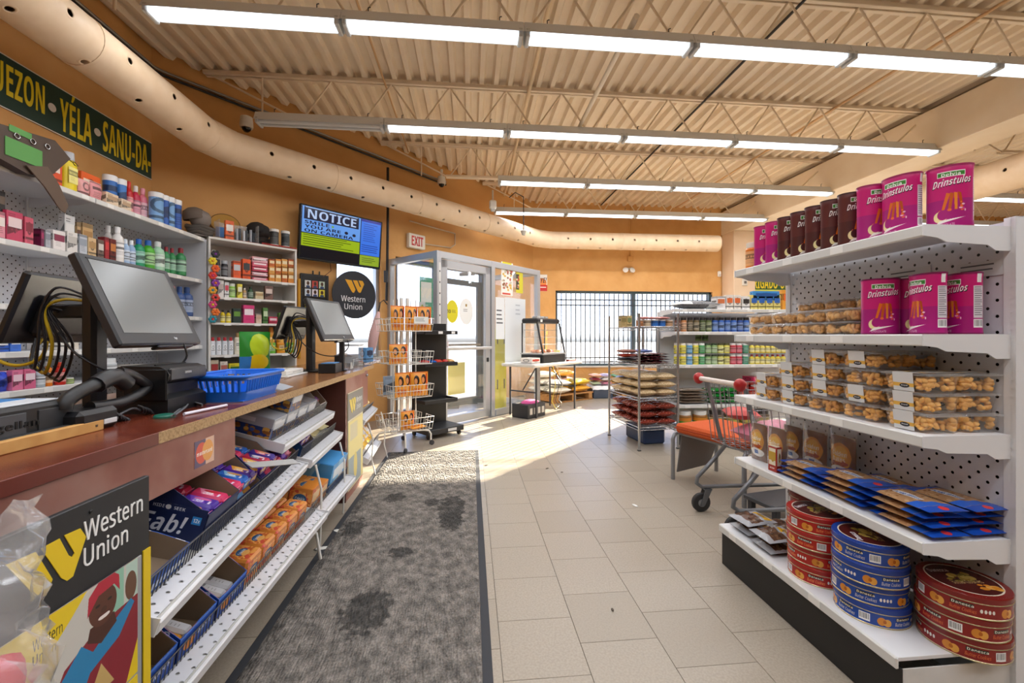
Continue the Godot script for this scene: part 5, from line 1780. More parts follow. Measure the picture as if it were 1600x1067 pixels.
func place_counter() -> void:
	var red := noisy("counter_top", noise_tex(61, 0.02, [[0.0, Color("5a2418")], [0.5, Color("6e3020")], [1.0, Color("824028")]], 512, 4), 0.9, 0.22)
	var worn := noisy("counter_worn", noise_tex(62, 0.025, [[0.0, Color("74492c")], [0.5, Color("875a38")], [1.0, Color("9a6c46")]], 512, 4), 0.8, 0.2)
	var mauve := noisy("counter_front", noise_tex(63, 0.008, [[0.0, Color("7a4238")], [0.4, Color("8a5448")], [0.7, Color("97685c")], [1.0, Color("9c7468")]], 512, 4), 0.9, 0.45)
	var chip := noisy("chipboard", noise_tex(64, 0.06, [[0.0, Color("8a6d48")], [0.45, Color("b09068")], [1.0, Color("c8aa7c")]], 256, 4), 5.0, 0.9)
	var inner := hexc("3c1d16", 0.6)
	var c := thing("checkout_counter", "long red brown laminate checkout counter with a chipped front edge", "counter")
	part(c, "near_top", box_of(Vector3(-1.68, 0.87, 0.4), Vector3(CX, CY, -1.80), 0.002), red)
	part(c, "far_top", box_of(Vector3(-1.68, 0.87, -1.801), Vector3(CX, CY, -3.62), 0.002), worn)
	part(c, "edge_band", box_of(Vector3(CX, 0.868, 0.4), Vector3(CX + 0.004, CY + 0.001, -1.285), 0.001), hexc("6a2c22", 0.35))
	part(c, "bare_edge", box_of(Vector3(CX, 0.868, -1.286), Vector3(CX + 0.002, CY, -3.62)), chip)
	part(c, "apron", box_of(Vector3(CX - 0.018, 0.72, 0.4), Vector3(CX - 0.002, 0.868, -1.685), 0.001), mauve)
	part(c, "front_panel", box_of(Vector3(CX - 0.03, 0.0, 0.4), Vector3(CX - 0.019, 0.74, -0.99), 0.001), red)
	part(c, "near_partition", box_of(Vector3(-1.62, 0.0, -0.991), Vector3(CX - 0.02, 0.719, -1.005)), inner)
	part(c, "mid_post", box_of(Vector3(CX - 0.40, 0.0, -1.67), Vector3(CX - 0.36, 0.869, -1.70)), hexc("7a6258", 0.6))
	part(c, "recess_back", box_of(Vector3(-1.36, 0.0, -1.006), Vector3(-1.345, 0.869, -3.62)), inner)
	part(c, "partition", box_of(Vector3(-1.62, 0.0, -3.10), Vector3(CX - 0.004, 0.869, -3.118), 0.001), hexc("552820", 0.5))
	part(c, "end_post", box_of(Vector3(CX - 0.022, 0.0, -3.118), Vector3(CX - 0.006, 0.869, -3.58), 0.001), mauve)
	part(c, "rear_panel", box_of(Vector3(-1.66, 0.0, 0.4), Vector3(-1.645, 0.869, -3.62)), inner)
	var f := thing("end_counter", "far end of the checkout counter with a hanging drawer behind the wire spinner", "counter")
	part(f, "top", box_of(Vector3(-1.62, 0.865, -3.63), Vector3(-0.93, 0.895, -4.22), 0.002), worn)
	part(f, "narrow_top", box_of(Vector3(-1.62, 0.865, -4.222), Vector3(-1.06, 0.895, -5.15), 0.002), worn)
	part(f, "edge", box_of(Vector3(-0.93, 0.862, -3.63), Vector3(-0.926, 0.895, -4.22), 0.001), chip)
	var dr := part(f, "drawer_front", box_of(Vector3(-0.945, 0.56, -3.64), Vector3(-0.928, 0.86, -3.98), 0.002), hexc("8f5a4c", 0.5))
	part(dr, "drawer_pull", boxes([[Vector3(0.02, 0.02, 0.05), Vector3(-0.925, 0.82, -3.93), 0.005]]), chrome)
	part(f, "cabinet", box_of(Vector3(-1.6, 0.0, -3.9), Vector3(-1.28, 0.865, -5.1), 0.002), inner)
	# wood strip screwed on the top
	var ws := thing("wood_strip", "pale pine strip fixed on the counter in front of the flat scanner", "wood strip")
	part(ws, "strip", box_of(Vector3(-1.072, CY, -0.45), Vector3(-1.054, CY + 0.03, -1.345), 0.002), noisy("pine", noise_tex(65, 0.02, [[0.0, Color("c08a48")], [1.0, Color("dcae68")]], 256, 3), 2.0, 0.55))
	part(ws, "screw", boxes([[Vector3(0.002, 0.006, 0.006), Vector3(-1.0535, CY + 0.016, -1.32)]]), hexc("5a4a3a", 0.5))
	union_sign()
	plastic_bag()
	flat_scanner()
	hand_scanner()
	receipt_printer()
	blue_basket()
	pos_terminals()
	counter_clutter()
	candy_racks()

var logo_yellow := Color("e6c51c")
func union_logo(parent: Node3D, at: Vector3, w: float, mat: Material) -> void:
	# three slanted bars of the double-letter mark
	for q in [[Vector2(-0.5, 0.30), Vector2(-0.17, 0.28), Vector2(0.036, -0.16), Vector2(-0.045, -0.31), Vector2(-0.12, -0.30), Vector2(-0.18, -0.23)], [Vector2(-0.106, 0.29), Vector2(0.127, 0.30), Vector2(0.248, 0.027), Vector2(0.297, -0.02), Vector2(0.333, 0.015), Vector2(0.19, 0.31), Vector2(0.415, 0.30), Vector2(0.5, 0.15), Vector2(0.31, -0.276), Vector2(0.227, -0.288), Vector2(0.15, -0.21)]]:
		var s := Shape.new()
		s.prism(q.map(func(v): return v * w), 0.0015)
		part(parent, "logo_bar", s, mat, at)

func union_sign() -> void:
	var b := thing("money_transfer_sign", "tall black and yellow money transfer sign with a portrait on the counter front", "sign", Vector3(CX + 0.012, 0.05, -0.55), PI / 2)
	var W := 0.678
	part(b, "board", boxes([[Vector3(W, 0.75, 0.014), Vector3(W / 2, 0.375, 0), 0.002]]), hexc("26272a", 0.45))
	part(b, "edge_strip", boxes([[Vector3(0.025, 0.56, 0.003), Vector3(W - 0.0125, 0.28, 0.0085)]]), hexc("e6c51c", 0.4))
	part(b, "poster_frame", boxes([[Vector3(W - 0.035, 0.55, 0.004), Vector3((W - 0.03) / 2, 0.28, 0.009), 0.001]]), hexc("a9acb0", 0.35, 0.3))
	var p := prt(512, 400, "c9c6bd")
	var at := func(list: Array) -> Array: return list.map(func(v): return Vector2(v[0], (v[1] - 0.36) * 0.8 + 0.2))
	p.r(0.78, 0.0, 0.1, 0.45, Color("8fc0a8")).r(0.9, 0, 0.1, 1, Color("b6cfc2")).r(0.70, 0.0, 0.05, 0.4, Color("d8c88a"))
	p.blobs(30, 0.05, 0.4, 0.35, 0.4, 0.06, [Color("a8988a"), Color("8a7a70"), Color("d8d2ca")], 7)
	p.poly([Vector2(0, 0), Vector2(0.60, 0), Vector2(0.5, 0.12), Vector2(0.28, 0.36), Vector2(0, 0.42)], Color("e8c91e"))
	p.t("Western", 0.27, 0.10, 0.17, 0.08, Color("2a2820"), false).t("Union", 0.27, 0.20, 0.13, 0.07, Color("2a2820"), false)
	p.e(0.94, 0.2, 0.05, 0.12, Color("6a4a38"))
	p.poly(at.call([[0.3, 1.4], [0.36, 0.95], [0.45, 0.7], [0.62, 0.58], [0.8, 0.52], [1.0, 0.5], [1.0, 1.4]]), Color("8a2430"))
	p.poly(at.call([[0.40, 1.2], [0.42, 0.8], [0.56, 0.6], [0.64, 0.74], [0.80, 0.6], [0.94, 0.5], [0.97, 0.56], [0.84, 0.8], [0.62, 0.92], [0.52, 1.2]]), Color("2a82b4"))
	p.poly(at.call([[0.62, 0.50], [0.80, 0.50], [0.82, 0.62], [0.70, 0.72], [0.60, 0.62]]), Color("4c2a20"))
	p.e(0.715, 0.2, 0.105, 0.152, Color("5c3426"))
	p.poly(at.call([[0.60, 0.38], [0.61, 0.2], [0.68, 0.11], [0.78, 0.08], [0.84, 0.16], [0.845, 0.32], [0.8, 0.22], [0.68, 0.24], [0.635, 0.32]]), Color("b4283c"))
	p.e(0.675, 0.18, 0.017, 0.011, Color("1c1210")).e(0.765, 0.18, 0.017, 0.011, Color("1c1210")).e(0.72, 0.235, 0.022, 0.024, Color("4a281c")).e(0.722, 0.288, 0.044, 0.018, Color("e9e0da")).r(0.675, 0.265, 0.094, 0.012, Color("4a1c1c"))
	p.poly(at.call([[0.60, 1.2], [0.7, 0.92], [0.8, 1.2]]), Color("c8a868")).poly([Vector2(0.9, 1.0), Vector2(1.0, 0.7), Vector2(1.0, 1.0)], Color("e8c91e"))
	part(b, "portrait_poster", boxes([[Vector3(0.36, 0.29, 0.002), Vector3(0.448, 0.412, 0.0125)]]), printed(p.tex(), 0.3))
	part(b, "lower_panel", boxes([[Vector3(0.36, 0.2, 0.002), Vector3(0.448, 0.16, 0.0125)]]), hexc("e8c91e", 0.4))
	union_logo(b, Vector3(0.405, 0.650, 0.0078), 0.165, hexc("e6c51c", 0.4))
	part(b, "lettering", lettering("Western", 0.170, 0.044, false), hexc("f2f2f0", 0.5), Vector3(0.567, 0.687, 0.0078))
	part(b, "lettering", lettering("Union", 0.122, 0.044, false), hexc("f2f2f0", 0.5), Vector3(0.543, 0.630, 0.0078))
	b.position = EYE + (b.position - EYE) * 0.868
	b.scale = Vector3.ONE * 0.868
	for x in [0.1, 0.58]:
		part(b, "stand_leg", boxes([[Vector3(0.03, 0.235, 0.02), Vector3(x, -0.11, -0.004), 0.003]]), hexc("26272a", 0.45))
	part(b, "bolt", boxes([[Vector3(0.007, 0.007, 0.003), Vector3(0.50, 0.725, 0.008), 0.001]]), hexc("101010", 0.4))
	# small copy on the far post
	var s := thing("money_transfer_sign", "narrow faded money transfer sign on the far counter post", "sign", Vector3(CX - 0.0015, 0.06, -3.35), PI / 2)
	part(s, "board", boxes([[Vector3(0.42, 0.70, 0.006), Vector3(0, 0.35, 0), 0.001]]), hexc("d9cfb0", 0.5))
	part(s, "header", boxes([[Vector3(0.42, 0.19, 0.002), Vector3(0, 0.60, 0.004)]]), hexc("7d7b76", 0.5))
	union_logo(s, Vector3(-0.10, 0.60, 0.0058), 0.17, hexc("e6cf5c", 0.5))
	part(s, "lettering", lettering("Western", 0.17, 0.04, false), hexc("e8e6e0", 0.5), Vector3(0.085, 0.625, 0.006))
	part(s, "lettering", lettering("Union", 0.12, 0.04, false), hexc("e8e6e0", 0.5), Vector3(0.065, 0.572, 0.006))
	part(s, "poster", boxes([[Vector3(0.40, 0.48, 0.002), Vector3(0, 0.25, 0.004)]]), printed(prt(96, 128, "e2d489").r(0, 0.55, 0.85, 0.45, Color("8d9ca0")).e(0.45, 0.72, 0.12, 0.2, Color("d8c46a")).r(0.1, 0.05, 0.5, 0.25, Color("cfc7a2")).tex(), 0.5))
	# card sticker on the apron
	var m := thing("card_sticker", "torn red and orange circles card sticker on the counter apron", "sticker", Vector3(CX - 0.0015, 0.745, -1.50), PI / 2)
	part(m, "sticker", boxes([[Vector3(0.105, 0.085, 0.0012), Vector3(0, 0.045, 0)]]), printed(prt(128, 96, "5a4a6a").r(0.55, 0.0, 0.45, 1.0, Color("d8b098")).e(0.34, 0.5, 0.28, 0.4, Color("d2503c")).e(0.66, 0.48, 0.28, 0.4, Color("e09a4a")).t("mastercard", 0.12, 0.42, 0.76, 0.16, Color("f4ece4")).tex(), 0.4))

func plastic_bag() -> void:
	var o := thing("plastic_bag", "crumpled clear plastic bag of red items hanging before the money transfer sign", "bag", Vector3(-0.640, 0.445, -0.612), PI / 2 + 0.25)
	o.scale = Vector3.ONE * 0.86
	var s := Shape.new()
	s.bag(0.30, 0.56, 0.12, 3, 0.10, 0.5, 16, 22)
	var g := FastNoiseLite.new()
	g.seed = 8
	g.frequency = 9.0
	for i in s.p.size():
		var v := s.p[i]
		s.p[i] = v + Vector3(g.get_noise_3d(v.x, v.y, v.z), g.get_noise_3d(v.y, v.z, v.x) * 0.6, g.get_noise_3d(v.z, v.x, v.y + 3)) * 0.035
	part(o, "film", s, clear(Color(0.93, 0.94, 0.95), 0.18, 0.1))
	for q in [[Vector3(-0.01, 0.12, 0.0), Vector3(0.07, 0.09, 0.03), "c02a38"], [Vector3(0.05, 0.27, 0.0), Vector3(0.06, 0.05, 0.025), "d24a52"], [Vector3(-0.05, 0.33, 0.0), Vector3(0.05, 0.05, 0.02), "b82434"]]:
		var l := Shape.new()
		l.lump(q[0], q[1], Basis(Vector3.BACK, 0.5), 10, 7)
		part(o, "red_pouch", l, hexc(q[2], 0.45))

func flat_scanner() -> void:
	var o := thing("flat_scanner", "black countertop barcode scanner with a blue sheet on it", "scanner", Vector3(-1.10, CY, -1.06), PI / 2)
	part(o, "housing", boxes([[Vector3(0.50, 0.095, 0.34), Vector3(0, 0.0475, -0.17), 0.008]]), black_plastic)
	part(o, "front_face", boxes([[Vector3(0.17, 0.07, 0.003), Vector3(0.03, 0.045, 0.001), 0.001]]), hexc("4a4d52", 0.4))
	part(o, "front_face", boxes([[Vector3(0.09, 0.07, 0.003), Vector3(0.19, 0.045, 0.001), 0.001]]), hexc("2e3135", 0.4))
	part(o, "lettering", lettering("Magellan", 0.15, 0.024), hexc("0a0b0c", 0.5), Vector3(0.07, 0.050, 0.0032))
	part(o, "cushion_strip", boxes([[Vector3(0.60, 0.03, 0.025), Vector3(0.0, 0.015, 0.014), 0.006]]), hexc("232425", 0.7))
	var b := thing("price_sheet", "blue and white laminated sheet lying on the black scanner", "sheet", Vector3(-1.25, CY + 0.0955, -1.06), PI / 2 + 0.05)
	part(b, "sheet", boxes([[Vector3(0.46, 0.004, 0.26), Vector3(0, 0.002, 0), 0.001]]), hexc("e6ebf0", 0.3))
	part(b, "blue_field", boxes([[Vector3(0.44, 0.001, 0.18), Vector3(0, 0.0045, -0.03)]]), hexc("2f86d0", 0.3))

func hand_scanner() -> void:
	var X := -1.10
	var P := func(x, y): return on_x(x, y, X)
	var base: Vector3 = P.call(130, 662)
	var o := thing("hand_scanner", "black handheld barcode scanner in its cradle with a coiled cord", "scanner", Vector3(X, CY, base.z))
	var rel := func(list: Array) -> Array:
		var out := []
		for q in list:
			out.append(P.call(q[0], q[1]) - o.position + Vector3(q[2] if q.size() > 2 else 0.0, 0, 0))
		return out
	var h := Shape.new()
	h.tube(curve(rel.call([[100, 640], [102, 630], [112, 620], [130, 609], [158, 597]])), 0.019, 10)
	part(o, "handle", h, black_plastic)
	var hd := Shape.new()
	hd.tube(curve(rel.call([[150, 601], [166, 592], [181, 589], [197, 600]])), 0.026, 10)
	part(o, "head", hd, hexc("232427", 0.4))
	var lp := Shape.new()
	lp.tube(curve(rel.call([[186, 581], [204, 586], [222, 596], [230, 604], [216, 616], [190, 628], [160, 634], [140, 636]])), 0.0165, 10)
	part(o, "guard_loop", lp, hexc("1f2023", 0.38))
	var z0: float = (P.call(97, 650) as Vector3).z - o.position.z
	var z1: float = (P.call(163, 650) as Vector3).z - o.position.z
	var c := part(o, "cradle", box_of(Vector3(-0.05, 0.0, z0), Vector3(0.045, 0.062, z1), 0.012), hexc("1c1d20", 0.35))
	part(c, "cradle_badge", boxes([[Vector3(0.003, 0.014, 0.045), Vector3(0.046, 0.022, (z0 + z1) / 2 - 0.03), 0.001]]), hexc("d8dadc", 0.4))
	var pl := Shape.new()
	pl.tube(curve(rel.call([[158, 652], [166, 656], [180, 652]])), 0.010, 8)
	part(o, "plug", pl, hexc("6a6c70", 0.3))
	var coil := Shape.new()
	var line: Array = rel.call([[180, 652], [192, 657], [205, 664], [222, 666], [236, 663], [241, 656], [232, 645], [216, 640]])
	var pts := []
	for i in line.size() - 1:
		for k in 24:
			var t := k / 24.0
			var w := (i * 24 + k) * 0.95
			pts.append((line[i] as Vector3).lerp(line[i + 1], t) + Vector3(cos(w), sin(w), sin(w) * 0.4) * 0.011 + Vector3(0, 0.004, 0))
	coil.tube(pts, 0.0038, 6)
	part(o, "coiled_cord", coil, hexc("2c2d31", 0.4))
	var cb := Shape.new()
	cb.tube(curve(rel.call([[180, 652], [195, 643], [210, 638], [226, 645]])), 0.004, 6)
	part(o, "cable", cb, hexc("55575c", 0.4))
	var d := thing("teal_coaster", "round teal cap lying on the counter before the receipt printer", "cap", on_y(257, 652, CY))
	var ds := Shape.new()
	ds.lathe([Vector2(0, 0), Vector2(0.030, 0), Vector2(0.030, 0.006), Vector2(0.026, 0.010), Vector2(0, 0.010)], 20)
	part(d, "cap", ds, hexc("1f6a58", 0.3))

func receipt_printer() -> void:
	var o := thing("receipt_printer", "black receipt printer between the barcode scanner and the blue basket", "printer", Vector3(-1.045, CY, -1.70), PI / 2)
	var s := Shape.new()
	s.prism([Vector2(0.0, 0.0), Vector2(0.0, 0.05), Vector2(-0.03, 0.065), Vector2(-0.03, 0.10), Vector2(0.0, 0.115), Vector2(0.004, 0.135), Vector2(-0.004, 0.152), Vector2(-0.03, 0.163), Vector2(-0.15, 0.166), Vector2(-0.165, 0.15), Vector2(-0.165, 0.0)], 0.215, Vector3.ZERO, Basis(Vector3.UP, -PI / 2))
	part(o, "body", s, black_plastic)
	part(o, "front_cover", boxes([[Vector3(0.205, 0.045, 0.012), Vector3(0, 0.134, 0.0), 0.005]]), hexc("26272b", 0.3))
	part(o, "tear_slot", boxes([[Vector3(0.16, 0.004, 0.006), Vector3(0, 0.1665, -0.06)]]), hexc("0c0c0e", 0.5))
	part(o, "lettering", lettering("EPSON", 0.035, 0.008), hexc("c8cacc", 0.4), Vector3(-0.01, 0.138, 0.007))
	part(o, "end_cap", boxes([[Vector3(0.008, 0.11, 0.14), Vector3(-0.111, 0.10, -0.07), 0.004]]), hexc("141517", 0.4))
	var t := thing("printer_cables", "thin grey cables trailing on the counter by the receipt printer", "cable")
	for k in 3:
		var c := Shape.new()
		var pts := []
		for q in [[268 + k * 3, 650 - k], [280 + k * 5, 640 - k * 2], [298, 632 - k * 2], [316, 634 - k]]:
			pts.append(on_y(q[0], q[1], CY + 0.006 + k * 0.005))
		c.tube(curve(pts), 0.003, 6)
		part(t, "cable", c, hexc(["8a8c90", "3a3b3e", "6a6c70"][k], 0.4))
	var pen := thing("pen", "white pen lying on the purple tinted counter edge", "pen", on_y(320, 643, CY))
	var ps := Shape.new()
	ps.rod(Vector3(-0.02, 0.006, 0.08), Vector3(0.02, 0.006, -0.10), 0.0055, 8)
	part(pen, "barrel", ps, hexc("e4e2f0", 0.3))

func blue_basket() -> void:
	var o := thing("blue_basket", "bright blue slotted plastic basket on the counter edge", "basket", Vector3(-0.905, CY, -2.0), PI / 2)
	var m := hexc("1c72e0", 0.35)
	var W := 0.36
	var Dp := 0.25
	var H := 0.105
	var ring := func(k: float, y: float, rr: float) -> Array:
		var pts := []
		for c in [[1, 1], [-1, 1], [-1, -1], [1, -1]]:
			for i in 4:
				var a0: float = atan2(c[1], c[0]) - PI / 4 + PI / 2 * i / 3.0
				pts.append(Vector3(c[0] * (W / 2 * k - rr) + cos(a0) * rr, y, c[1] * (Dp / 2 * k - rr) + sin(a0) * rr - Dp / 2))
		return pts
	var rim := Shape.new()
	rim.tube(ring.call(1.04, H, 0.03), 0.007, 8, true)
	part(o, "rim", rim, m)
	var sheet := func(y0: float, y1: float, k0: float, k1: float) -> Shape:
		var s := Shape.new()
		var a: Array = ring.call(k0, y0, 0.028)
		var b: Array = ring.call(k1, y1, 0.028)
		s.groups += 1
		for i in a.size():
			var l := (i + 1) % a.size()
			s.quad(b[i], b[l], a[l], a[i], Vector2.ZERO, Vector2.ZERO, Vector2.ZERO, Vector2.ZERO, s.groups)
			var n0: Vector3 = (a[i] - Vector3(0, a[i].y, -Dp / 2)).normalized() * 0.003
			s.quad(a[i] - n0, a[l] - n0, b[l] - n0, b[i] - n0, Vector2.ZERO, Vector2.ZERO, Vector2.ZERO, Vector2.ZERO, s.groups + 1)
		return s
	part(o, "lower_wall", sheet.call(0.0, 0.042, 0.84, 0.91), m)
	part(o, "upper_wall", sheet.call(0.088, H, 0.985, 1.02), m)
	var fl := Shape.new()
	fl.box(Vector3(W * 0.84, 0.004, Dp * 0.84), Vector3(0, 0.003, -Dp / 2), Basis.IDENTITY, 0.001)
	part(o, "floor", fl, m)
	var slat := func(at: Vector3, top: Vector3, wide: Vector3) -> void:
		var s := Shape.new()
		s.tube([at, top], 0.0032, 4)
		s.tube([at + wide, top + wide], 0.0032, 4)
		part(o, "slat", s, m).set_meta("kind", "stuff")
	for i in 15:
		var f := (i + 0.5) / 15.0 - 0.5
		for sd in [1, -1]:
			slat.call(Vector3(f * W * 0.84, 0.04, sd * Dp / 2 * 0.905 - Dp / 2), Vector3(f * W * 0.90, 0.09, sd * Dp / 2 * 0.985 - Dp / 2), Vector3(0.006, 0, 0))
	for i in 9:
		var f := (i + 0.5) / 9.0 - 0.5
		for sd in [1, -1]:
			slat.call(Vector3(sd * W / 2 * 0.905, 0.04, f * Dp * 0.82 - Dp / 2), Vector3(sd * W / 2 * 0.985, 0.09, f * Dp * 0.88 - Dp / 2), Vector3(0, 0, 0.006))

func panel_basis(xa: Vector3, ya: Vector3) -> Basis:
	return Basis(xa, ya, xa.cross(ya))

func pos_terminals() -> void:
	var o := thing("touch_terminal", "black two screen touch terminal on a pole behind the scanner", "monitor", Vector3(-1.38, CY, -1.725))
	part(o, "pole_foot", boxes([[Vector3(0.20, 0.012, 0.22), Vector3(0, 0.006, 0), 0.004]]), black_metal)
	part(o, "pole", boxes([[Vector3(0.05, 0.50, 0.066), Vector3(0.02, 0.25, 0.03), 0.012]]), hexc("17181a", 0.4))
	part(o, "pole_arm", boxes([[Vector3(0.26, 0.05, 0.05), Vector3(0.0, 0.36, 0.0), 0.008]]), black_metal)
	var ya := Vector3(-0.415, 0.91, 0).normalized()
	var b1 := panel_basis(Vector3(0, 0, -1), ya)
	var c1 := Vector3(0.23, 0.235, 0.0) + ya * 0.165
	var m1 := Shape.new()
	m1.box(Vector3(0.42, 0.335, 0.034), Vector3.ZERO, Basis.IDENTITY, 0.006)
	var f1 := part(o, "front_monitor", m1, hexc("2c2d30", 0.4), c1, b1)
	part(f1, "screen", boxes([[Vector3(0.355, 0.270, 0.002), Vector3(0.0, 0.012, 0.0172)]]), hexc("777b7a", 0.22))  # grey paints the lights reflected on dark glass
	part(f1, "bezel_groove", boxes([[Vector3(0.366, 0.004, 0.003), Vector3(0, 0.150, 0.0172)]]), hexc("0e0f10", 0.5))
	part(f1, "screen_badge", lettering("hp", 0.014, 0.012), hexc("c8cacc", 0.3), Vector3(0.06, -0.145, 0.0178))
	part(f1, "under_ledge", boxes([[Vector3(0.20, 0.010, 0.03), Vector3(0.06, -0.172, -0.004), 0.003]]), hexc("1a1a1c", 0.4))
	var yb := Vector3(0.36, 0.93, 0).normalized()
	var b2 := panel_basis(Vector3(0, 0, 1), yb)
	var c2 := Vector3(-0.265, 0.25, -0.11) + yb * 0.13
	var m2 := Shape.new()
	m2.box(Vector3(0.36, 0.27, 0.03), Vector3.ZERO, Basis.IDENTITY, 0.008)
	var f2 := part(o, "rear_monitor", m2, hexc("202124", 0.4), c2, b2)
	part(f2, "rear_hump", boxes([[Vector3(0.22, 0.15, 0.04), Vector3(0.0, -0.02, -0.03), 0.014]]), hexc("17181a", 0.45))
	part(f2, "rear_label", boxes([[Vector3(0.03, 0.03, 0.001), Vector3(-0.06, 0.0, -0.0505)]]), hexc("d8d8d6", 0.5))
	part(f2, "screen", boxes([[Vector3(0.32, 0.23, 0.002), Vector3(0.0, 0.0, 0.0152)]]), hexc("6a6e6e", 0.22))
	var col := ["1a1a1c", "232326", "c8a81c", "1c1c1e", "2a2a2c", "151517"]
	for k in 6:
		var s := Shape.new()
		var sx := 0.012 * k
		s.tube(curve([Vector3(-0.02, 0.42 - 0.012 * k, 0.03 - sx), Vector3(-0.08, 0.44 - 0.02 * k, 0.06 - sx), Vector3(-0.12, 0.36, 0.07 - sx * 0.5), Vector3(-0.13 + 0.012 * k, 0.24, 0.07 - sx), Vector3(-0.15, 0.16 - 0.012 * k, 0.06 - sx * 1.5), Vector3(-0.20 - 0.01 * k, 0.17 + 0.01 * k, 0.02 - sx), Vector3(-0.22, 0.26, -0.02 - sx)]), 0.0055 if k == 2 else 0.0045, 6)
		part(o, "yellow_cable" if k == 2 else "cable", s, hexc(col[k], 0.4))
	var loop := Shape.new()
	loop.tube(curve([Vector3(-0.09, 0.28, 0.04), Vector3(0.0, 0.20, 0.07), Vector3(0.10, 0.13, 0.03), Vector3(0.2, 0.12, -0.05), Vector3(0.25, 0.18, -0.10), Vector3(0.24, 0.24, -0.10)]), 0.004, 6)
	part(o, "cable", loop, hexc("1a1a1c", 0.4))
	var yl := Shape.new()
	yl.tube(curve([Vector3(-0.28, 0.27, 0.04), Vector3(-0.28, 0.20, 0.06), Vector3(-0.22, 0.165, 0.05), Vector3(-0.15, 0.19, 0.04), Vector3(-0.12, 0.25, 0.05)]), 0.006, 6)
	part(o, "yellow_cable", yl, hexc("d0b020", 0.4))
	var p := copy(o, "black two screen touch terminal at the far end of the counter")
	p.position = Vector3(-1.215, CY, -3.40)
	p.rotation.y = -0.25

func counter_clutter() -> void:
	# far end of the counter: base box, clear box, card machine, papers
	var a := thing("cash_box", "black box with a blue slip on top at the foot of the far terminal", "box", Vector3(-1.03, CY, -3.27), PI / 2)
	part(a, "box", boxes([[Vector3(0.16, 0.07, 0.12), Vector3(0, 0.035, 0), 0.004]]), black_plastic)
	part(a, "blue_slip", boxes([[Vector3(0.13, 0.004, 0.09), Vector3(0, 0.072, 0)]]), hexc("5a9ad8", 0.5))
	var pole := thing("display_pole", "short black customer display post beside the clear box", "display", Vector3(-0.985, CY, -3.40))
	part(pole, "post", boxes([[Vector3(0.035, 0.26, 0.035), Vector3(0, 0.13, 0), 0.004]]), black_plastic)
	part(pole, "foot", boxes([[Vector3(0.06, 0.01, 0.06), Vector3(0, 0.005, 0), 0.003]]), black_plastic)
	var b := thing("donation_box", "clear acrylic donation box with papers on the far counter", "box", Vector3(-0.945, CY, -3.545), PI / 2)
	part(b, "acrylic_box", boxes([[Vector3(0.16, 0.19, 0.13), Vector3(0, 0.095, 0), 0.008]]), clear(Color(0.92, 0.94, 0.95), 0.16, 0.05))
	part(b, "lid", boxes([[Vector3(0.168, 0.014, 0.138), Vector3(0, 0.197, 0), 0.004]]), hexc("c9cccd", 0.35))
	for i in 3:
		part(b, "folded_slip", boxes([[Vector3(0.07, 0.05, 0.004), Vector3(-0.02 + 0.03 * i, 0.035 + 0.02 * i, 0.0)]]), hexc(["e8e6e0", "d2d6d8", "bcc6cc"][i], 0.7), Vector3.ZERO, Basis(Vector3.UP, 0.6 * i))
	var c := thing("card_machine", "black card payment machine on a white stand near the spinner rack", "card machine", Vector3(-1.02, 0.895, -4.05), PI / 2 - 0.3)
	var cs := Shape.new()
	cs.prism([Vector2(0.0, 0.0), Vector2(0.0, 0.03), Vector2(-0.16, 0.10), Vector2(-0.20, 0.10), Vector2(-0.20, 0.0)], 0.16, Vector3.ZERO, Basis(Vector3.UP, -PI / 2))
	part(c, "body", cs, black_plastic)
	var tilt := Basis(Vector3.RIGHT, -atan2(0.07, 0.16) + PI / 2 - PI / 2 + 0.82)
	for i in 3:
		for j in 3:
			part(c, "key", boxes([[Vector3(0.03, 0.006, 0.016), Vector3(-0.04 + i * 0.04, 0.046 + j * 0.0125, -0.03 - j * 0.028), 0.002]]), hexc("b8c0cc", 0.4))
	part(c, "paper_roll", boxes([[Vector3(0.1, 0.02, 0.05), Vector3(0, 0.105, -0.17), 0.006]]), hexc("e8eaf0", 0.6))
	var d := thing("leaflet_tray", "white tray with a printed leaflet on the counter beside the black box", "tray", Vector3(-1.28, CY, -3.05), PI / 2)
	part(d, "tray", boxes([[Vector3(0.34, 0.012, 0.22), Vector3(0, 0.006, 0), 0.003]]), hexc("dcdcd8", 0.5))
	part(d, "leaflets", boxes([[Vector3(0.28, 0.03, 0.18), Vector3(0, 0.028, 0), 0.004]]), printed(prt(128, 64, "eae8e2").t("Specials", 0.3, 0.4, 0.5, 0.3, Color("2c2c2c"), false, 0.1).tex(), 0.5))
	var e := thing("green_bag", "green and yellow snack pouch standing behind the far terminal", "pouch", Vector3(-1.57, CY, -3.3), PI / 2 - 0.5)
	var es := Shape.new()
	es.bag(0.24, 0.30, 0.07, 12)
	part(e, "pouch", es, printed(prt(96, 128, "2a8a2e").e(0.6, 0.35, 0.35, 0.3, Color("b8d02a")).e(0.5, 0.75, 0.4, 0.2, Color("e6c81c")).r(0.0, 0.6, 0.3, 0.4, Color("2a7ac8")).tex(), 0.3))

func pack_print(c1: String, c2: String, pic: String) -> StandardMaterial3D:
	var key := "pack_" + c1 + c2 + pic
	if not mats.has(key):
		mats[key] = printed(prt(96, 64, c1).poly([Vector2(0, 0.3), Vector2(1, 0.05), Vector2(1, 0.5), Vector2(0, 0.75)], Color(c2)).e(0.72, 0.55, 0.2, 0.3, Color(pic)).t("Fab!", 0.08, 0.3, 0.42, 0.34, Color.WHITE, true, 0.1).r(0.04, 0.82, 0.5, 0.08, Color("e8e0f0")).tex(), 0.3)
	return mats[key]

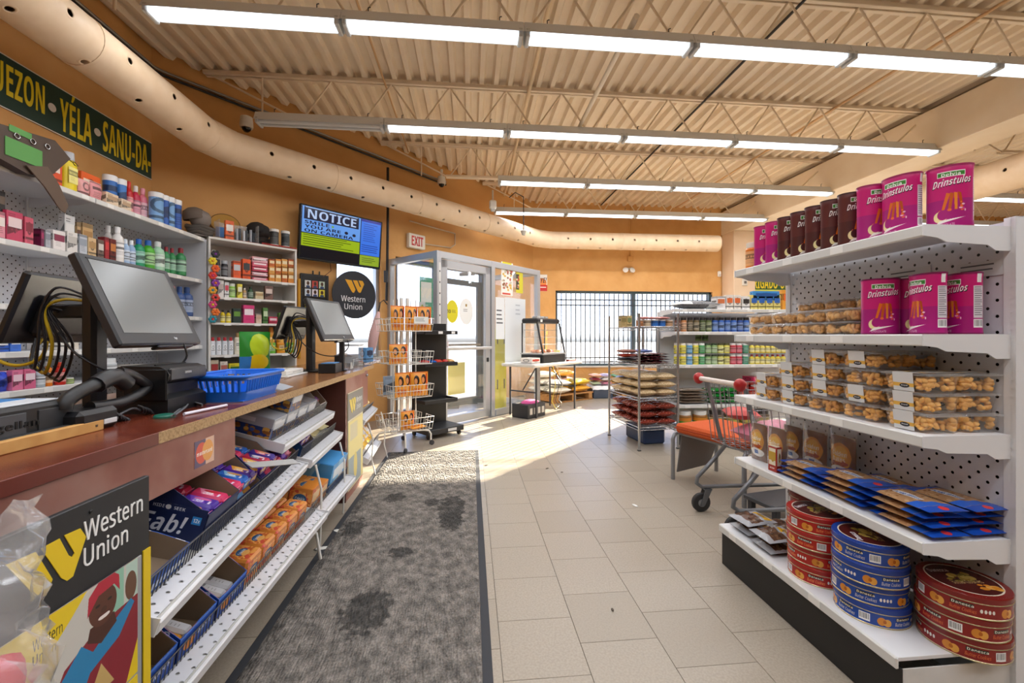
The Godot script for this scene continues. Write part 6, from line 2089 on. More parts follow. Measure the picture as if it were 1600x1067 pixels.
func biscuit_pack(at: Vector3, basis: Basis, size: Vector3, mat: Material, label: String, group: String) -> void:
	var o := thing("biscuit_pack", label, "biscuit pack", at, 0.0, group)
	o.transform = Transform3D(basis, at)
	part(o, "wrapper", shared("pack_%.3f_%.3f_%.3f" % [size.x, size.y, size.z], func():
		var s := Shape.new()
		s.box(size, Vector3(0, size.y / 2, 0), Basis.IDENTITY, minf(size.y, size.x) * 0.22)
		return s), mat)
	part(o, "end_crimp", shared("crimp_%.3f_%.3f_%.3f" % [size.x, size.y, size.z], func():
		var s := Shape.new()
		s.box(Vector3(size.x * 0.92, size.y * 0.7, 0.004), Vector3(0, size.y / 2, size.z / 2 + 0.002), Basis.IDENTITY, 0.001)
		return s), mat)

func wire_tray(o: Node3D, called: String, at: Vector3, basis: Basis, len: float, depth: float, lip: float) -> void:
	var holder := part(o, called, boxes([[Vector3(len, 0.006, depth), Vector3(len / 2, -0.004, -depth / 2), 0.001]]), hexc("b9b9b4", 0.5), at, basis)
	part(holder, "front_rail", boxes([[Vector3(len, 0.034, 0.012), Vector3(len / 2, -0.016, 0.006), 0.003]]), white_metal)
	part(holder, "rail_face", boxes([[Vector3(len, 0.002, 0.05), Vector3(len / 2, 0.002, -0.03)]]), peg)
	var w := Shape.new()
	w.tube([Vector3(0, lip, -0.058), Vector3(len, lip, -0.058)], 0.0028, 5)
	var n := int(len / 0.0165)
	for i in n + 1:
		var x := len * i / n
		w.tube([Vector3(x, 0.0, -0.055), Vector3(x, lip, -0.058)], 0.0016, 4)
	part(holder, "wire_fence", w, hexc("55565a", 0.4, 0.4)).set_meta("kind", "stuff")
	for x in [0.0, len]:
		part(holder, "end_bracket", boxes([[Vector3(0.004, 0.045, depth), Vector3(x, -0.012, -depth / 2 + 0.01), 0.001]]), white_metal)

func candy_racks() -> void:
	var r := thing("candy_rack", "white wire candy rack of sloping shelves under the counter edge", "rack")
	var th := 1.667
	var tilt := Basis(Vector3.UP, th) * Basis(Vector3.RIGHT, 0.30)
	var m0 := Vector3(-0.737, 0.50, -1.08)
	wire_tray(r, "sloping_shelf", m0, tilt, 1.26, 0.34, 0.065)
	var low := Basis(Vector3.UP, PI / 2) * Basis(Vector3.RIGHT, 0.20)
	var l0 := Vector3(-0.765, 0.235, -1.10)
	wire_tray(r, "low_shelf", l0, low, 1.26, 0.36, 0.05)
	var up := Basis(Vector3.UP, 1.62) * Basis(Vector3.RIGHT, 0.30)
	var u0 := Vector3(-0.86, 0.665, -2.06)
	wire_tray(r, "upper_shelf", u0, up, 0.86, 0.34, 0.055)
	for z in [-1.12, -2.32]:
		var s := Shape.new()
		s.tube([Vector3(-1.12, 0.0, z), Vector3(-1.12, 0.72, z)], 0.012, 8)
		s.tube([Vector3(-1.12, 0.20, z), Vector3(-0.80, 0.14, z), Vector3(-0.78, 0.0, z)], 0.009, 8)
		part(r, "rack_post", s, white_wire)
	var r2 := thing("candy_rack", "far white wire candy rack with bags of chips beside the counter post", "rack")
	var f0 := Vector3(-0.845, 0.505, -2.36)
	var far := Basis(Vector3.UP, 1.62) * Basis(Vector3.RIGHT, 0.30)
	wire_tray(r2, "sloping_shelf", f0, far, 0.66, 0.34, 0.06)
	var g0 := Vector3(-0.80, 0.20, -2.38)
	wire_tray(r2, "low_shelf", g0, low, 0.66, 0.36, 0.06)
	for q in [[-2.42, -0.84], [-2.92, -0.86]]:
		var s := Shape.new()
		s.tube([Vector3(-1.2, 0.0, q[0]), Vector3(-1.2, 0.62, q[0])], 0.011, 8)
		s.tube([Vector3(q[1], 0.47, q[0]), Vector3(q[1] + 0.03, 0.34, q[0]), Vector3(q[1] + 0.03, 0.2, q[0]), Vector3(q[1] + 0.02, 0.0, q[0])], 0.006, 6)
		part(r2, "rack_post", s, white_wire)
	# --- cartons on the near sloping shelf; x along the shelf
	var on := func(o0: Vector3, bs: Basis, x: float, y := 0.0, z := -0.062) -> Vector3: return o0 + bs * Vector3(x, y + 0.001, z)
	var navy := hexc("16224e", 0.4)
	var g := "open cartons on the candy racks"
	var gp2 := "biscuit packs on the candy racks"
	var c0 := open_carton("snack_carton", "small torn blue and white carton at the near end of the sloping shelf", on.call(m0, tilt, 0.14), tilt, 0.2, 0.075, 0.2, 0.06, printed(prt(96, 64, "1f55b0").r(0, 0.55, 1, 0.3, Color("e6ecf2")).lines(4, 0.1, 0.58, 0.7, 0.26, Color("3a6ac0")).tex(), 0.45), g)
	part(c0, "white_pack", boxes([[Vector3(0.07, 0.13, 0.012), Vector3(-0.04, 0.10, -0.09), 0.003]]), printed(prt(48, 96, "eef1f4").lines(10, 0.1, 0.1, 0.8, 0.8, Color("4a74c0")).tex(), 0.4), Vector3.ZERO, Basis(Vector3.RIGHT, -0.3))
	var fab := open_carton("snack_carton", "navy carton printed Fab! with a tall brown liner", on.call(m0, tilt, 0.42), tilt, 0.215, 0.175, 0.27, 0.11, navy, g)
	var fp := prt(256, 160, "17244f")
	fp.t("HIDE", 0.42, 0.05, 0.12, 0.08, Color("d8dae4")).e(0.58, 0.09, 0.03, 0.06, Color("e6e6ea")).t("SEEK", 0.64, 0.05, 0.12, 0.08, Color("d8dae4")).t("Fab!", 0.34, 0.24, 0.44, 0.46, Color("e9ebf2"), true, 0.10).r(0.86, 0.2, 0.1, 0.2, Color("2f8ed8")).t("12x", 0.875, 0.25, 0.07, 0.1, Color.WHITE).t("112 G", 0.62, 0.86, 0.2, 0.1, Color("e0e2ea"))
	part(fab, "printed_side", boxes([[Vector3(0.001, 0.12, 0.262), Vector3(-0.1085, 0.062, -0.135)]]), printed(fp.tex(), 0.4))
	var c2 := open_carton("snack_carton", "brown lined navy carton of mixed biscuit packs beside the Fab carton", on.call(m0, tilt, 0.645), tilt, 0.215, 0.15, 0.27, 0.07, navy, g)
	var c3 := open_carton("snack_carton", "navy carton with a grey flap folded over its packs", on.call(m0, tilt, 0.87), tilt, 0.215, 0.15, 0.27, 0.07, navy, g)
	part(c3, "grey_flap", boxes([[Vector3(0.05, 0.003, 0.21), Vector3(-0.10, 0.15, -0.08)]]), hexc("a8a8a6", 0.5), Vector3.ZERO, Basis(Vector3.UP, 0.9))
	var c4 := open_carton("snack_carton", "navy carton of pink biscuit packs at the far end of the near rack", on.call(m0, tilt, 1.12), tilt, 0.25, 0.13, 0.28, 0.06, navy, g)
	var kinds := [["3a2a8a", "e0486a", "e8a060", "purple and red"], ["4a2a9a", "7a4ac0", "d86aa0", "purple"], ["d83a6a", "f090b0", "c82a3a", "pink and red"], ["2a6ac8", "8ac0e8", "e0a050", "light blue"], ["5a2aa0", "e8a040", "f0c060", "purple and orange"], ["c02a4a", "3a2a7a", "e8e0e8", "crimson"]]
	var where := ["in the Fab carton", "in the carton beside Fab", "under the grey flap", "in the far navy carton"]
	var xs := [0.42, 0.645, 0.87, 1.12]
	for b in 4:
		for i in 3:
			for j in 2:
				var kk: Array = kinds[(b * 2 + i + j * 3) % 6]
				biscuit_pack(on.call(m0, tilt, xs[b] - 0.064 + i * 0.064, [0.055, 0.066, 0.07, 0.085][b], -0.062 - 0.075 - j * 0.118), tilt, Vector3(0.06, 0.045, 0.11), pack_print(kk[0], kk[1], kk[2]), "%s biscuit pack %s, %s row, %s across" % [kk[3], where[b], ["front", "back"][j], ["first", "second", "third"][i]], gp2)
				if b > 0:
					biscuit_pack(on.call(m0, tilt, xs[b] - 0.064 + i * 0.064, [0.0, 0.004, 0.006, 0.022][b], -0.062 - 0.075 - j * 0.118), tilt, Vector3(0.06, 0.045, 0.11), pack_print(kk[1], kk[0], kk[2]), "%s biscuit pack lying below, %s, %s row, %s across" % [kk[3], where[b], ["front", "back"][j], ["first", "second", "third"][i]], gp2)
	# --- far sloping shelf: dark blue carton and bags of chips
	var n1 := open_carton("snack_carton", "dark blue carton of purple packs beside the chip bags", on.call(f0, far, 0.10), far, 0.19, 0.16, 0.28, 0.06, hexc("1c3f6e", 0.4), g)
	for i in 2:
		for j in 2:
			biscuit_pack(on.call(f0, far, 0.065 + i * 0.07, 0.045, -0.14 - j * 0.12), far, Vector3(0.065, 0.05, 0.112), pack_print("6a3ab0", "e8e4f0", "e8a040"), "purple and white biscuit pack in the dark blue carton, %s row, %s" % [["front", "back"][j], ["near side", "far side"][i]], gp2)
	var chip := printed(prt(96, 128, "e2d7a8").blobs(70, 0.05, 0.1, 0.9, 0.7, 0.06, [Color("d8cf7a"), Color("efe8c4"), Color("c8b85a"), Color("e6dc9a")], 4).r(0.2, 0.1, 0.5, 0.14, Color("b8b42a")).e(0.4, 0.16, 0.12, 0.05, Color("c83a2a")).tex(), 0.18)
	for i in 5:
		var bs: Basis = far * Basis(Vector3.UP, 0.12 * sin(i * 2.0)) * Basis(Vector3.RIGHT, -PI / 2 + 0.12)
		var o := thing("chip_bag", "clear bag of yellow plantain chips, %s" % ["beside the dark blue carton", "in the middle of the far rack", "next to the counter post", "on top beside the carton", "on top in the middle", "on top at the post end"][i], "bag", Vector3.ZERO, 0.0, "plantain chip bags on the far candy rack")
		o.transform = Transform3D(bs, on.call(f0, far, 0.275 + 0.155 * (i % 3), 0.026 + 0.056 * int(i / 3), -0.10))
		var s := Shape.new()
		s.bag(0.15, 0.24, 0.046, 60 + i, 0.07, 0.2)
		part(o, "bag", s, chip)
	# --- low shelves
	var blue := printed(prt(128, 64, "1a4aa8").r(0, 0.0, 1, 0.12, Color("2f74d8")).e(0.3, 0.6, 0.15, 0.25, Color("e08a2a")).t("WAFER", 0.5, 0.4, 0.4, 0.24, Color("f0f0f4")).tex(), 0.4)
	for i in 3:
		var lc := open_carton("wafer_carton", "blue wafer carton with a bare brown liner, %s on the low shelf" % ["first", "second", "third"][i], on.call(l0, low, 0.09 + i * 0.185), low, 0.175, 0.15, 0.28, 0.07, blue, g)
		for j in (1 + i):
			biscuit_pack(on.call(l0, low, 0.06 + i * 0.185 + j * 0.045, 0.006, -0.17), low * Basis(Vector3.RIGHT, 0.15), Vector3(0.04, 0.035, 0.15), printed(gp_or(2), 0.4, Color("f0a030") if j == 0 else Color("e6e6ea")), "loose %s wafer stick in the %s blue carton, %s" % ["orange" if j == 0 else "white", ["first", "second", "third"][i], ["near", "middle", "far"][j]], gp2)
	var ob := prt(128, 128, "d98a3a")
	ob.blobs(50, 0, 0, 1, 1, 0.12, [Color("e8a050"), Color("c8642a"), Color("f0b860"), Color("d0503a")], 14).e(0.5, 0.45, 0.3, 0.22, Color("2a5a8a")).e(0.5, 0.62, 0.22, 0.16, Color("eab060")).t("Crinkle", 0.28, 0.36, 0.44, 0.14, Color("eaf0f4"))
	var obm := printed(ob.tex(), 0.35)
	var n := 0
	for i in 5:
		for j in 3:
			var bp := thing("cracker_box", "orange cracker packet with blue oval on the low shelf, %s column, %s" % [["first", "second", "third", "fourth", "fifth"][i], ["front", "middle", "back"][j]], "packet", Vector3.ZERO, 0.0, "orange cracker packets on the low shelf")
			bp.transform = Transform3D(low, on.call(l0, low, 0.605 + i * 0.117, 0.0, -0.112 - j * 0.098))
			part(bp, "packet", shared("cracker", func():
				var s := Shape.new()
				s.box(Vector3(0.112, 0.10, 0.094), Vector3(0, 0.05, 0), Basis.IDENTITY, 0.008)
				return s), obm)
			part(bp, "end_fold", shared("cracker_fold", func():
				var s := Shape.new()
				s.box(Vector3(0.10, 0.05, 0.002), Vector3(0, 0.05, 0.0475), Basis.IDENTITY, 0.0005)
				return s), obm)
	for i in 2:
		for j in 2:
			var bx := product("box", Vector3.ZERO, 0.0, 0.13, 0.13 - 0.03 * i, 0.12, "d8862a", "e8c89a", "cracker_carton", "orange and brown carton low on the far candy rack, %s, %s" % [["near", "far"][i], ["front", "back"][j]], "carton", "orange cartons on the far candy rack", obm)
			bx.transform = Transform3D(low, on.call(g0, low, 0.08 + i * 0.14, 0.0, -0.13 - j * 0.125))
	var bb := product("box", Vector3.ZERO, 0.0, 0.30, 0.17, 0.27, "4a9ad8", "e6eef4", "soap_carton", "light blue carton at the far end of the low candy rack", "carton", "", printed(prt(128, 96, "4a9ad4").r(0, 0.7, 1, 0.3, Color("2a6ab0")).poly([Vector2(0.4, 0), Vector2(0.7, 0), Vector2(0.5, 0.7), Vector2(0.2, 0.7)], Color("8cc4e6")).r(0.5, 0.55, 0.3, 0.2, Color("eef2f4")).tex(), 0.4))
	bb.transform = Transform3D(low, on.call(g0, low, 0.47, 0.0, -0.20))
	# --- upper shelf: clear topped blue boxes
	var ub := printed(prt(128, 96, "aab0b8").r(0, 0.45, 1, 0.55, Color("24407e")).blobs(26, 0, 0.5, 1, 0.45, 0.1, [Color("b07a2c"), Color("d8a850"), Color("3a5aa8"), Color("8a5a24")], 5).r(0.1, 0.1, 0.5, 0.2, Color("d8dade")).tex(), 0.3)
	for i in 4:
		for k in (2 if i == 1 else 1):
			var bx := product("box", Vector3.ZERO, 0.0, 0.155, 0.10, 0.20, "aab0b8", "dfe2e6", "baklava_box", "blue and silver sweets box on the upper shelf, %s along, %s" % [["first", "second", "third", "fourth"][i], ["lower", "upper"][k]], "box", "sweets boxes on the upper candy shelf", ub)
			bx.transform = Transform3D(up, on.call(u0, up, 0.09 + i * 0.162, k * 0.104, -0.17))
	var oc := open_carton("snack_carton", "brown lined carton of orange packs at the far end of the upper shelf", on.call(u0, up, 0.79), up, 0.135, 0.15, 0.26, 0.06, hexc("b8b4b0", 0.5), g)
	for i in 2:
		biscuit_pack(on.call(u0, up, 0.76 + i * 0.062, 0.02, -0.17), up, Vector3(0.056, 0.055, 0.12), pack_print("7a3a8a", "e8803a", "e8e0e8"), "orange and purple pack in the upper shelf carton, %s" % ["near one", "far one"][i], gp2)
	# --- low rack past the counter post
	var r3 := thing("bag_rack", "low white wire rack of yellow sweet bags beyond the counter post", "rack")
	var h0 := Vector3(-0.885, 0.46, -3.66)
	var hb := Basis(Vector3.UP, 1.62) * Basis(Vector3.RIGHT, 0.5)
	wire_tray(r3, "sloping_shelf", h0, hb, 0.62, 0.3, 0.05)
	var k0 := Vector3(-0.845, 0.14, -3.64)
	wire_tray(r3, "low_shelf", k0, hb, 0.62, 0.3, 0.05)
	for z in [-3.7, -4.22]:
		var s := Shape.new()
		s.tube([Vector3(-1.1, 0.0, z), Vector3(-1.1, 0.6, z)], 0.01, 7)
		s.tube([Vector3(-0.86, 0.44, z), Vector3(-0.82, 0.3, z), Vector3(-0.83, 0.13, z), Vector3(-0.80, 0.0, z)], 0.006, 6)
		part(r3, "rack_post", s, white_wire)
	var yb := printed(prt(96, 128, "e6b43a").r(0.12, 0.3, 0.76, 0.5, Color("e8e2d6")).blobs(20, 0.15, 0.35, 0.7, 0.4, 0.07, [Color("d8903a"), Color("f0d060"), Color("b8b0c0")], 6).e(0.75, 0.12, 0.16, 0.1, Color("f0d81c")).e(0.75, 0.12, 0.06, 0.05, Color("3a3a2a")).tex(), 0.25)
	for i in 8:
		var lowr := i >= 4
		var o := thing("sweet_bag", "yellow sweet bag on the %s shelf of the bag rack, %s" % ["lower" if lowr else "upper", ["at the post end", "second", "third", "at the spinner end"][i % 4]], "bag", Vector3.ZERO, 0.0, "yellow sweet bags on the bag rack")
		o.transform = Transform3D(hb * Basis(Vector3.UP, 0.05 * sin(i * 3.0)) * Basis(Vector3.RIGHT, -PI / 2 + 0.4), (k0 if lowr else h0) + hb * Vector3(0.09 + 0.15 * (i % 4), 0.03, -0.085))
		var s := Shape.new()
		s.bag(0.14, 0.22, 0.04, 80 + i, 0.06, 0.25)
		part(o, "bag", s, yb)

func gp_or(i: int) -> Texture2D:
	generic_prints()
	return gp[i]

# ---------- things standing on the shop floor
func place_mat() -> void:
	var im := Image.create(384, 1536, false, Image.FORMAT_RGBA8)
	var n := FastNoiseLite.new()
	n.seed = 91
	n.frequency = 0.03
	n.fractal_octaves = 5
	var fine := FastNoiseLite.new()
	fine.seed = 92
	fine.frequency = 0.22
	var g := RandomNumberGenerator.new()
	g.seed = 5
	# damp dark patches seen on the dusty pile: across the mat, along it (0 far end), size
	var spots := [[0.79, 0.36, 0.10, 0.055], [0.80, 0.41, 0.08, 0.03], [0.62, 0.33, 0.06, 0.018], [0.10, 0.42, 0.07, 0.03], [0.42, 0.62, 0.12, 0.035], [0.3, 0.30, 0.08, 0.02], [0.75, 0.93, 0.3, 0.06], [0.5, 0.5, 0.07, 0.015]]
	for y in 1536:
		for x in 384:
			var a := x / 384.0
			var b := y / 1536.0
			var dust_and_shade := 0.58 + 0.45 * n.get_noise_2d(x, y)
			for s in spots:
				var q := Vector2((a - s[0]) / s[2], (b - s[1]) / s[3]).length() + 0.5 * n.get_noise_2d(x * 1.5, y * 1.5)
				if q < 1.15:
					dust_and_shade -= 0.5 * clampf((1.15 - q) * 4.0, 0, 1)
			if b < 0.06 or a < 0.05:  # far end band is shade painted into the colour; left band is cleaner pile
				dust_and_shade -= 0.25
			dust_and_shade = clampf(dust_and_shade + 0.35 * fine.get_noise_2d(x, y) + g.randf_range(-0.12, 0.12), 0, 1)
			im.set_pixel(x, y, Color("393734").lerp(Color("a19990"), dust_and_shade))
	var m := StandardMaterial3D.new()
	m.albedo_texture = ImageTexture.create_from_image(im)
	m.roughness = 0.95
	m.normal_enabled = true
	m.normal_texture = noise_tex(93, 0.35, [], 256, 2, FastNoiseLite.TYPE_SIMPLEX_SMOOTH, true, 6.0)
	m.normal_scale = 0.6
	var o := thing("floor_mat", "long dusty charcoal carpet mat running down the aisle", "mat", Vector3(-0.375, 0, -2.35))
	part(o, "rubber_border", boxes([[Vector3(0.90, 0.004, 4.10), Vector3(0, 0.0022, 0), 0.001]]), hexc("33353a", 0.7))
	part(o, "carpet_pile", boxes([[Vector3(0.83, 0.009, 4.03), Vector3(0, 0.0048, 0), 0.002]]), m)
	for q in [[760, 727, 0.02], [878, 738, 0.012], [855, 732, 0.02], [1098, 708, 0.03], [992, 790, 0.03], [1100, 775, 0.035], [957, 953, 0.012], [530, 830, 0.05], [505, 857, 0.05]]:
		var p := on_y(q[0], q[1], 0.0005)
		var w := Shape.new()
		w.lump(Vector3(0, 0.002, 0), Vector3(q[2], 0.003, q[2] * 0.5), Basis(Vector3.UP, q[0] * 0.1), 8, 4)
		part(thing("litter", "scrap of %s litter on the vinyl tiles %s" % ["white" if q[0] in [992, 530, 505] else "dark", {760: "at the mat edge", 878: "in the aisle by the sunlight", 855: "in the aisle near the mat", 1098: "beside the orange seat", 992: "in front of the orange seat", 1100: "before the cart wheel", 957: "in the open aisle", 530: "beside the far candy rack", 505: "below the candy racks"}[q[0]]], "litter", p), "scrap", w, hexc("e6e4de" if q[0] in [992, 530, 505] else "5a5046", 0.8))

func lying_bag(called: String, label: String, cat: String, at: Vector3, turn: float, w: float, h: float, t: float, mat: Material, seed_: int, group: String, tilt := 0.0) -> Node3D:
	var o := thing(called, label, cat, at, turn, group)
	var key := "lying_%.2f_%.2f_%.3f_%d" % [w, h, t, seed_ % 4]
	var m := shared(key, func():
		var s := Shape.new()
		s.bag(w * 0.94, h * 0.94, t * 0.9, seed_ % 4 + 3, 0.04, 0.07, 10, 12, 0.28)
		for i in s.p.size():
			s.p[i] -= Vector3(0, h / 2, 0)
		return s)
	part(o, "sack", m, mat, Vector3(0, t * 0.5, 0), Basis(Vector3.RIGHT, -PI / 2 + tilt))
	return o

func bean_print(back: String, spots: Array, seed_: int) -> StandardMaterial3D:
	return printed(prt(128, 128, back).blobs(220, 0, 0, 1, 1, 0.028, spots.map(func(c): return Color(c)), seed_).tex(), 0.25)

func place_wire_rack() -> void:
	var base := Vector3(1.70, 0, -4.22)
	var turn := 0.12
	var o := thing("chrome_rack", "chrome wire rack of rice, bean and spice bags at the end of the canned goods", "rack", base, turn)
	var W := 0.44
	var L := 0.70
	for x in [0.0, W]:
		for z in [0.0, -L]:
			var s := Shape.new()
			s.rod(Vector3(x, 0.0, z), Vector3(x, 1.40, z), 0.0125, 10)
			part(o, "post", s, chrome)
			part(o, "foot", boxes([[Vector3(0.032, 0.012, 0.032), Vector3(x, 0.006, z), 0.003]]), hexc("3a3a3c", 0.5))
	var ys := [1.262, 0.872, 0.535, 0.235]
	for y in ys:
		var s := Shape.new()
		for q in [[Vector3(0, y, 0), Vector3(W, y, 0)], [Vector3(0, y, -L), Vector3(W, y, -L)], [Vector3(0, y, 0), Vector3(0, y, -L)], [Vector3(W, y, 0), Vector3(W, y, -L)]]:
			s.rod(q[0], q[1], 0.006, 6)
			s.rod(q[0] - Vector3(0, 0.028, 0), q[1] - Vector3(0, 0.028, 0), 0.004, 6)
		for i in 24:
			var z := -L * (i + 0.5) / 24
			s.rod(Vector3(0, y, z), Vector3(W, y, z), 0.0022, 4)
		for i in 12:
			s.rod(Vector3(W * i / 12, y - 0.028, 0), Vector3(W * (i + 0.5) / 12, y, 0), 0.002, 4)
			s.rod(Vector3(W * (i + 0.5) / 12, y, 0), Vector3(W * (i + 1) / 12, y - 0.028, 0), 0.002, 4)
		part(o, "wire_shelf", s, chrome).set_meta("kind", "stuff")
	var at := func(x: float, y: float, z: float) -> Vector3: return base + Vector3(x, y, z).rotated(Vector3.UP, turn)
	var rice := bean_print("c9b088", ["d8c29c", "b89a70", "e0cca8"], 3)
	var red := bean_print("7a3024", ["8e3c2c", "5c2018", "a85040", "c89a90"], 4)
	var maroon := printed(prt(96, 64, "4a1420").blobs(24, 0, 0, 1, 1, 0.08, [Color("6a2030"), Color("2a0c14"), Color("8a4050"), Color("c8b0a0")], 5).r(0.1, 0.4, 0.5, 0.2, Color("7a1c2c")).tex(), 0.2)
	var nm := ["bottom", "middle", "top"]
	for k in 3:
		for i in 2:
			for j in 3:
				var w := [nm[k], ["front", "middle", "back"][j], ["left", "right"][i]]
				lying_bag("rice_bag", "clear bag of beige rice, %s layer, %s row, %s" % w, "bag", at.call(0.112 + 0.216 * i, 0.541 + 0.082 * k, -0.12 - 0.23 * j), turn + 0.03 * sin(i * 3 + k), 0.215, 0.235, 0.082, rice, i + k + j, "bags of rice on the chrome rack")
				lying_bag("bean_bag", "clear bag of dark red beans, %s layer, %s row, %s" % w, "bag", at.call(0.112 + 0.216 * i, 0.241 + 0.078 * k, -0.12 - 0.23 * j), turn + 0.03 * cos(i * 2 + k), 0.215, 0.235, 0.078, red, i + k + j + 1, "bags of red beans on the chrome rack")
	for k in 4:
		lying_bag("spice_bag", "maroon foil packet on the second chrome shelf, %s of the pile" % ["bottom", "second", "third", "top"][k], "bag", at.call(0.23 + 0.012 * sin(k * 2.0), 0.879 + 0.028 * k, -0.19), turn + 0.08 * sin(k * 1.7), 0.36, 0.26, 0.03, maroon, k, "maroon packets on the chrome rack")
	var pk := [["2a2a2c", "dark"], ["d8c8b0", "cream"], ["b8442c", "rust"], ["e2d4c4", "pale"], ["7a3a2a", "brown"], ["3a5aa8", "blue"]]
	for k in 6:
		lying_bag("dry_packet", "%s packet heaped behind the maroon packets" % pk[k][1], "packet", at.call(0.12 + 0.2 * (k % 2), 0.879 + 0.048 * int(k / 2), -0.51), turn + 0.06 * sin(k * 2.0), 0.19, 0.22, 0.045, printed(gp_or(k % 4), 0.35, Color(pk[k][0])), k, "mixed packets on the chrome rack")
	product("box", at.call(0.08, 1.269, -0.52), turn, 0.07, 0.13, 0.07, "b8a06a", "8a7a4a", "canned_soup", "tall tan carton at the window side of the top chrome shelf", "carton")
	product("box", at.call(0.15, 1.269, -0.52), turn, 0.06, 0.13, 0.06, "c4ac74", "7a8a5a", "canned_soup", "second tan carton at the window side of the top chrome shelf", "carton")
	for i in 5:
		product("can", at.call(0.06 + 0.085 * i, 1.269, -0.10), turn, 0.075, 0.07, 0.075, ["c8885a", "d8c4a4", "2f74c8", "2f74c8", "c8a07a"][i], "d8d4cc", "tuna_can", "%s can on the top chrome shelf" % ["orange brown", "cream", "blue, beside the cream", "blue, beside the tan", "tan"][i], "can", "cans on the top chrome shelf")
	for i in 3:
		lying_bag("bread_bag", "pale pink packet lying on cans on the top chrome shelf, %s" % ["left one", "middle one", "right one"][i], "packet", at.call(0.12 + 0.1 * i, 1.342, -0.12), turn + 0.2 * i, 0.12, 0.16, 0.03, hexc(["c87a72", "d8948c", "b86860"][i], 0.4), i, "pink packets on the chrome rack")
	var tub_ := thing("storage_tub", "dark blue storage tub under the chrome rack", "tub", at.call(0.30, 0, -0.42), turn)
	part(tub_, "tub", boxes([[Vector3(0.26, 0.16, 0.42), Vector3(0, 0.08, 0), 0.02]]), hexc("22385e", 0.5))
	part(tub_, "rim", boxes([[Vector3(0.28, 0.018, 0.44), Vector3(0, 0.162, 0), 0.006]]), hexc("2a4470", 0.5))

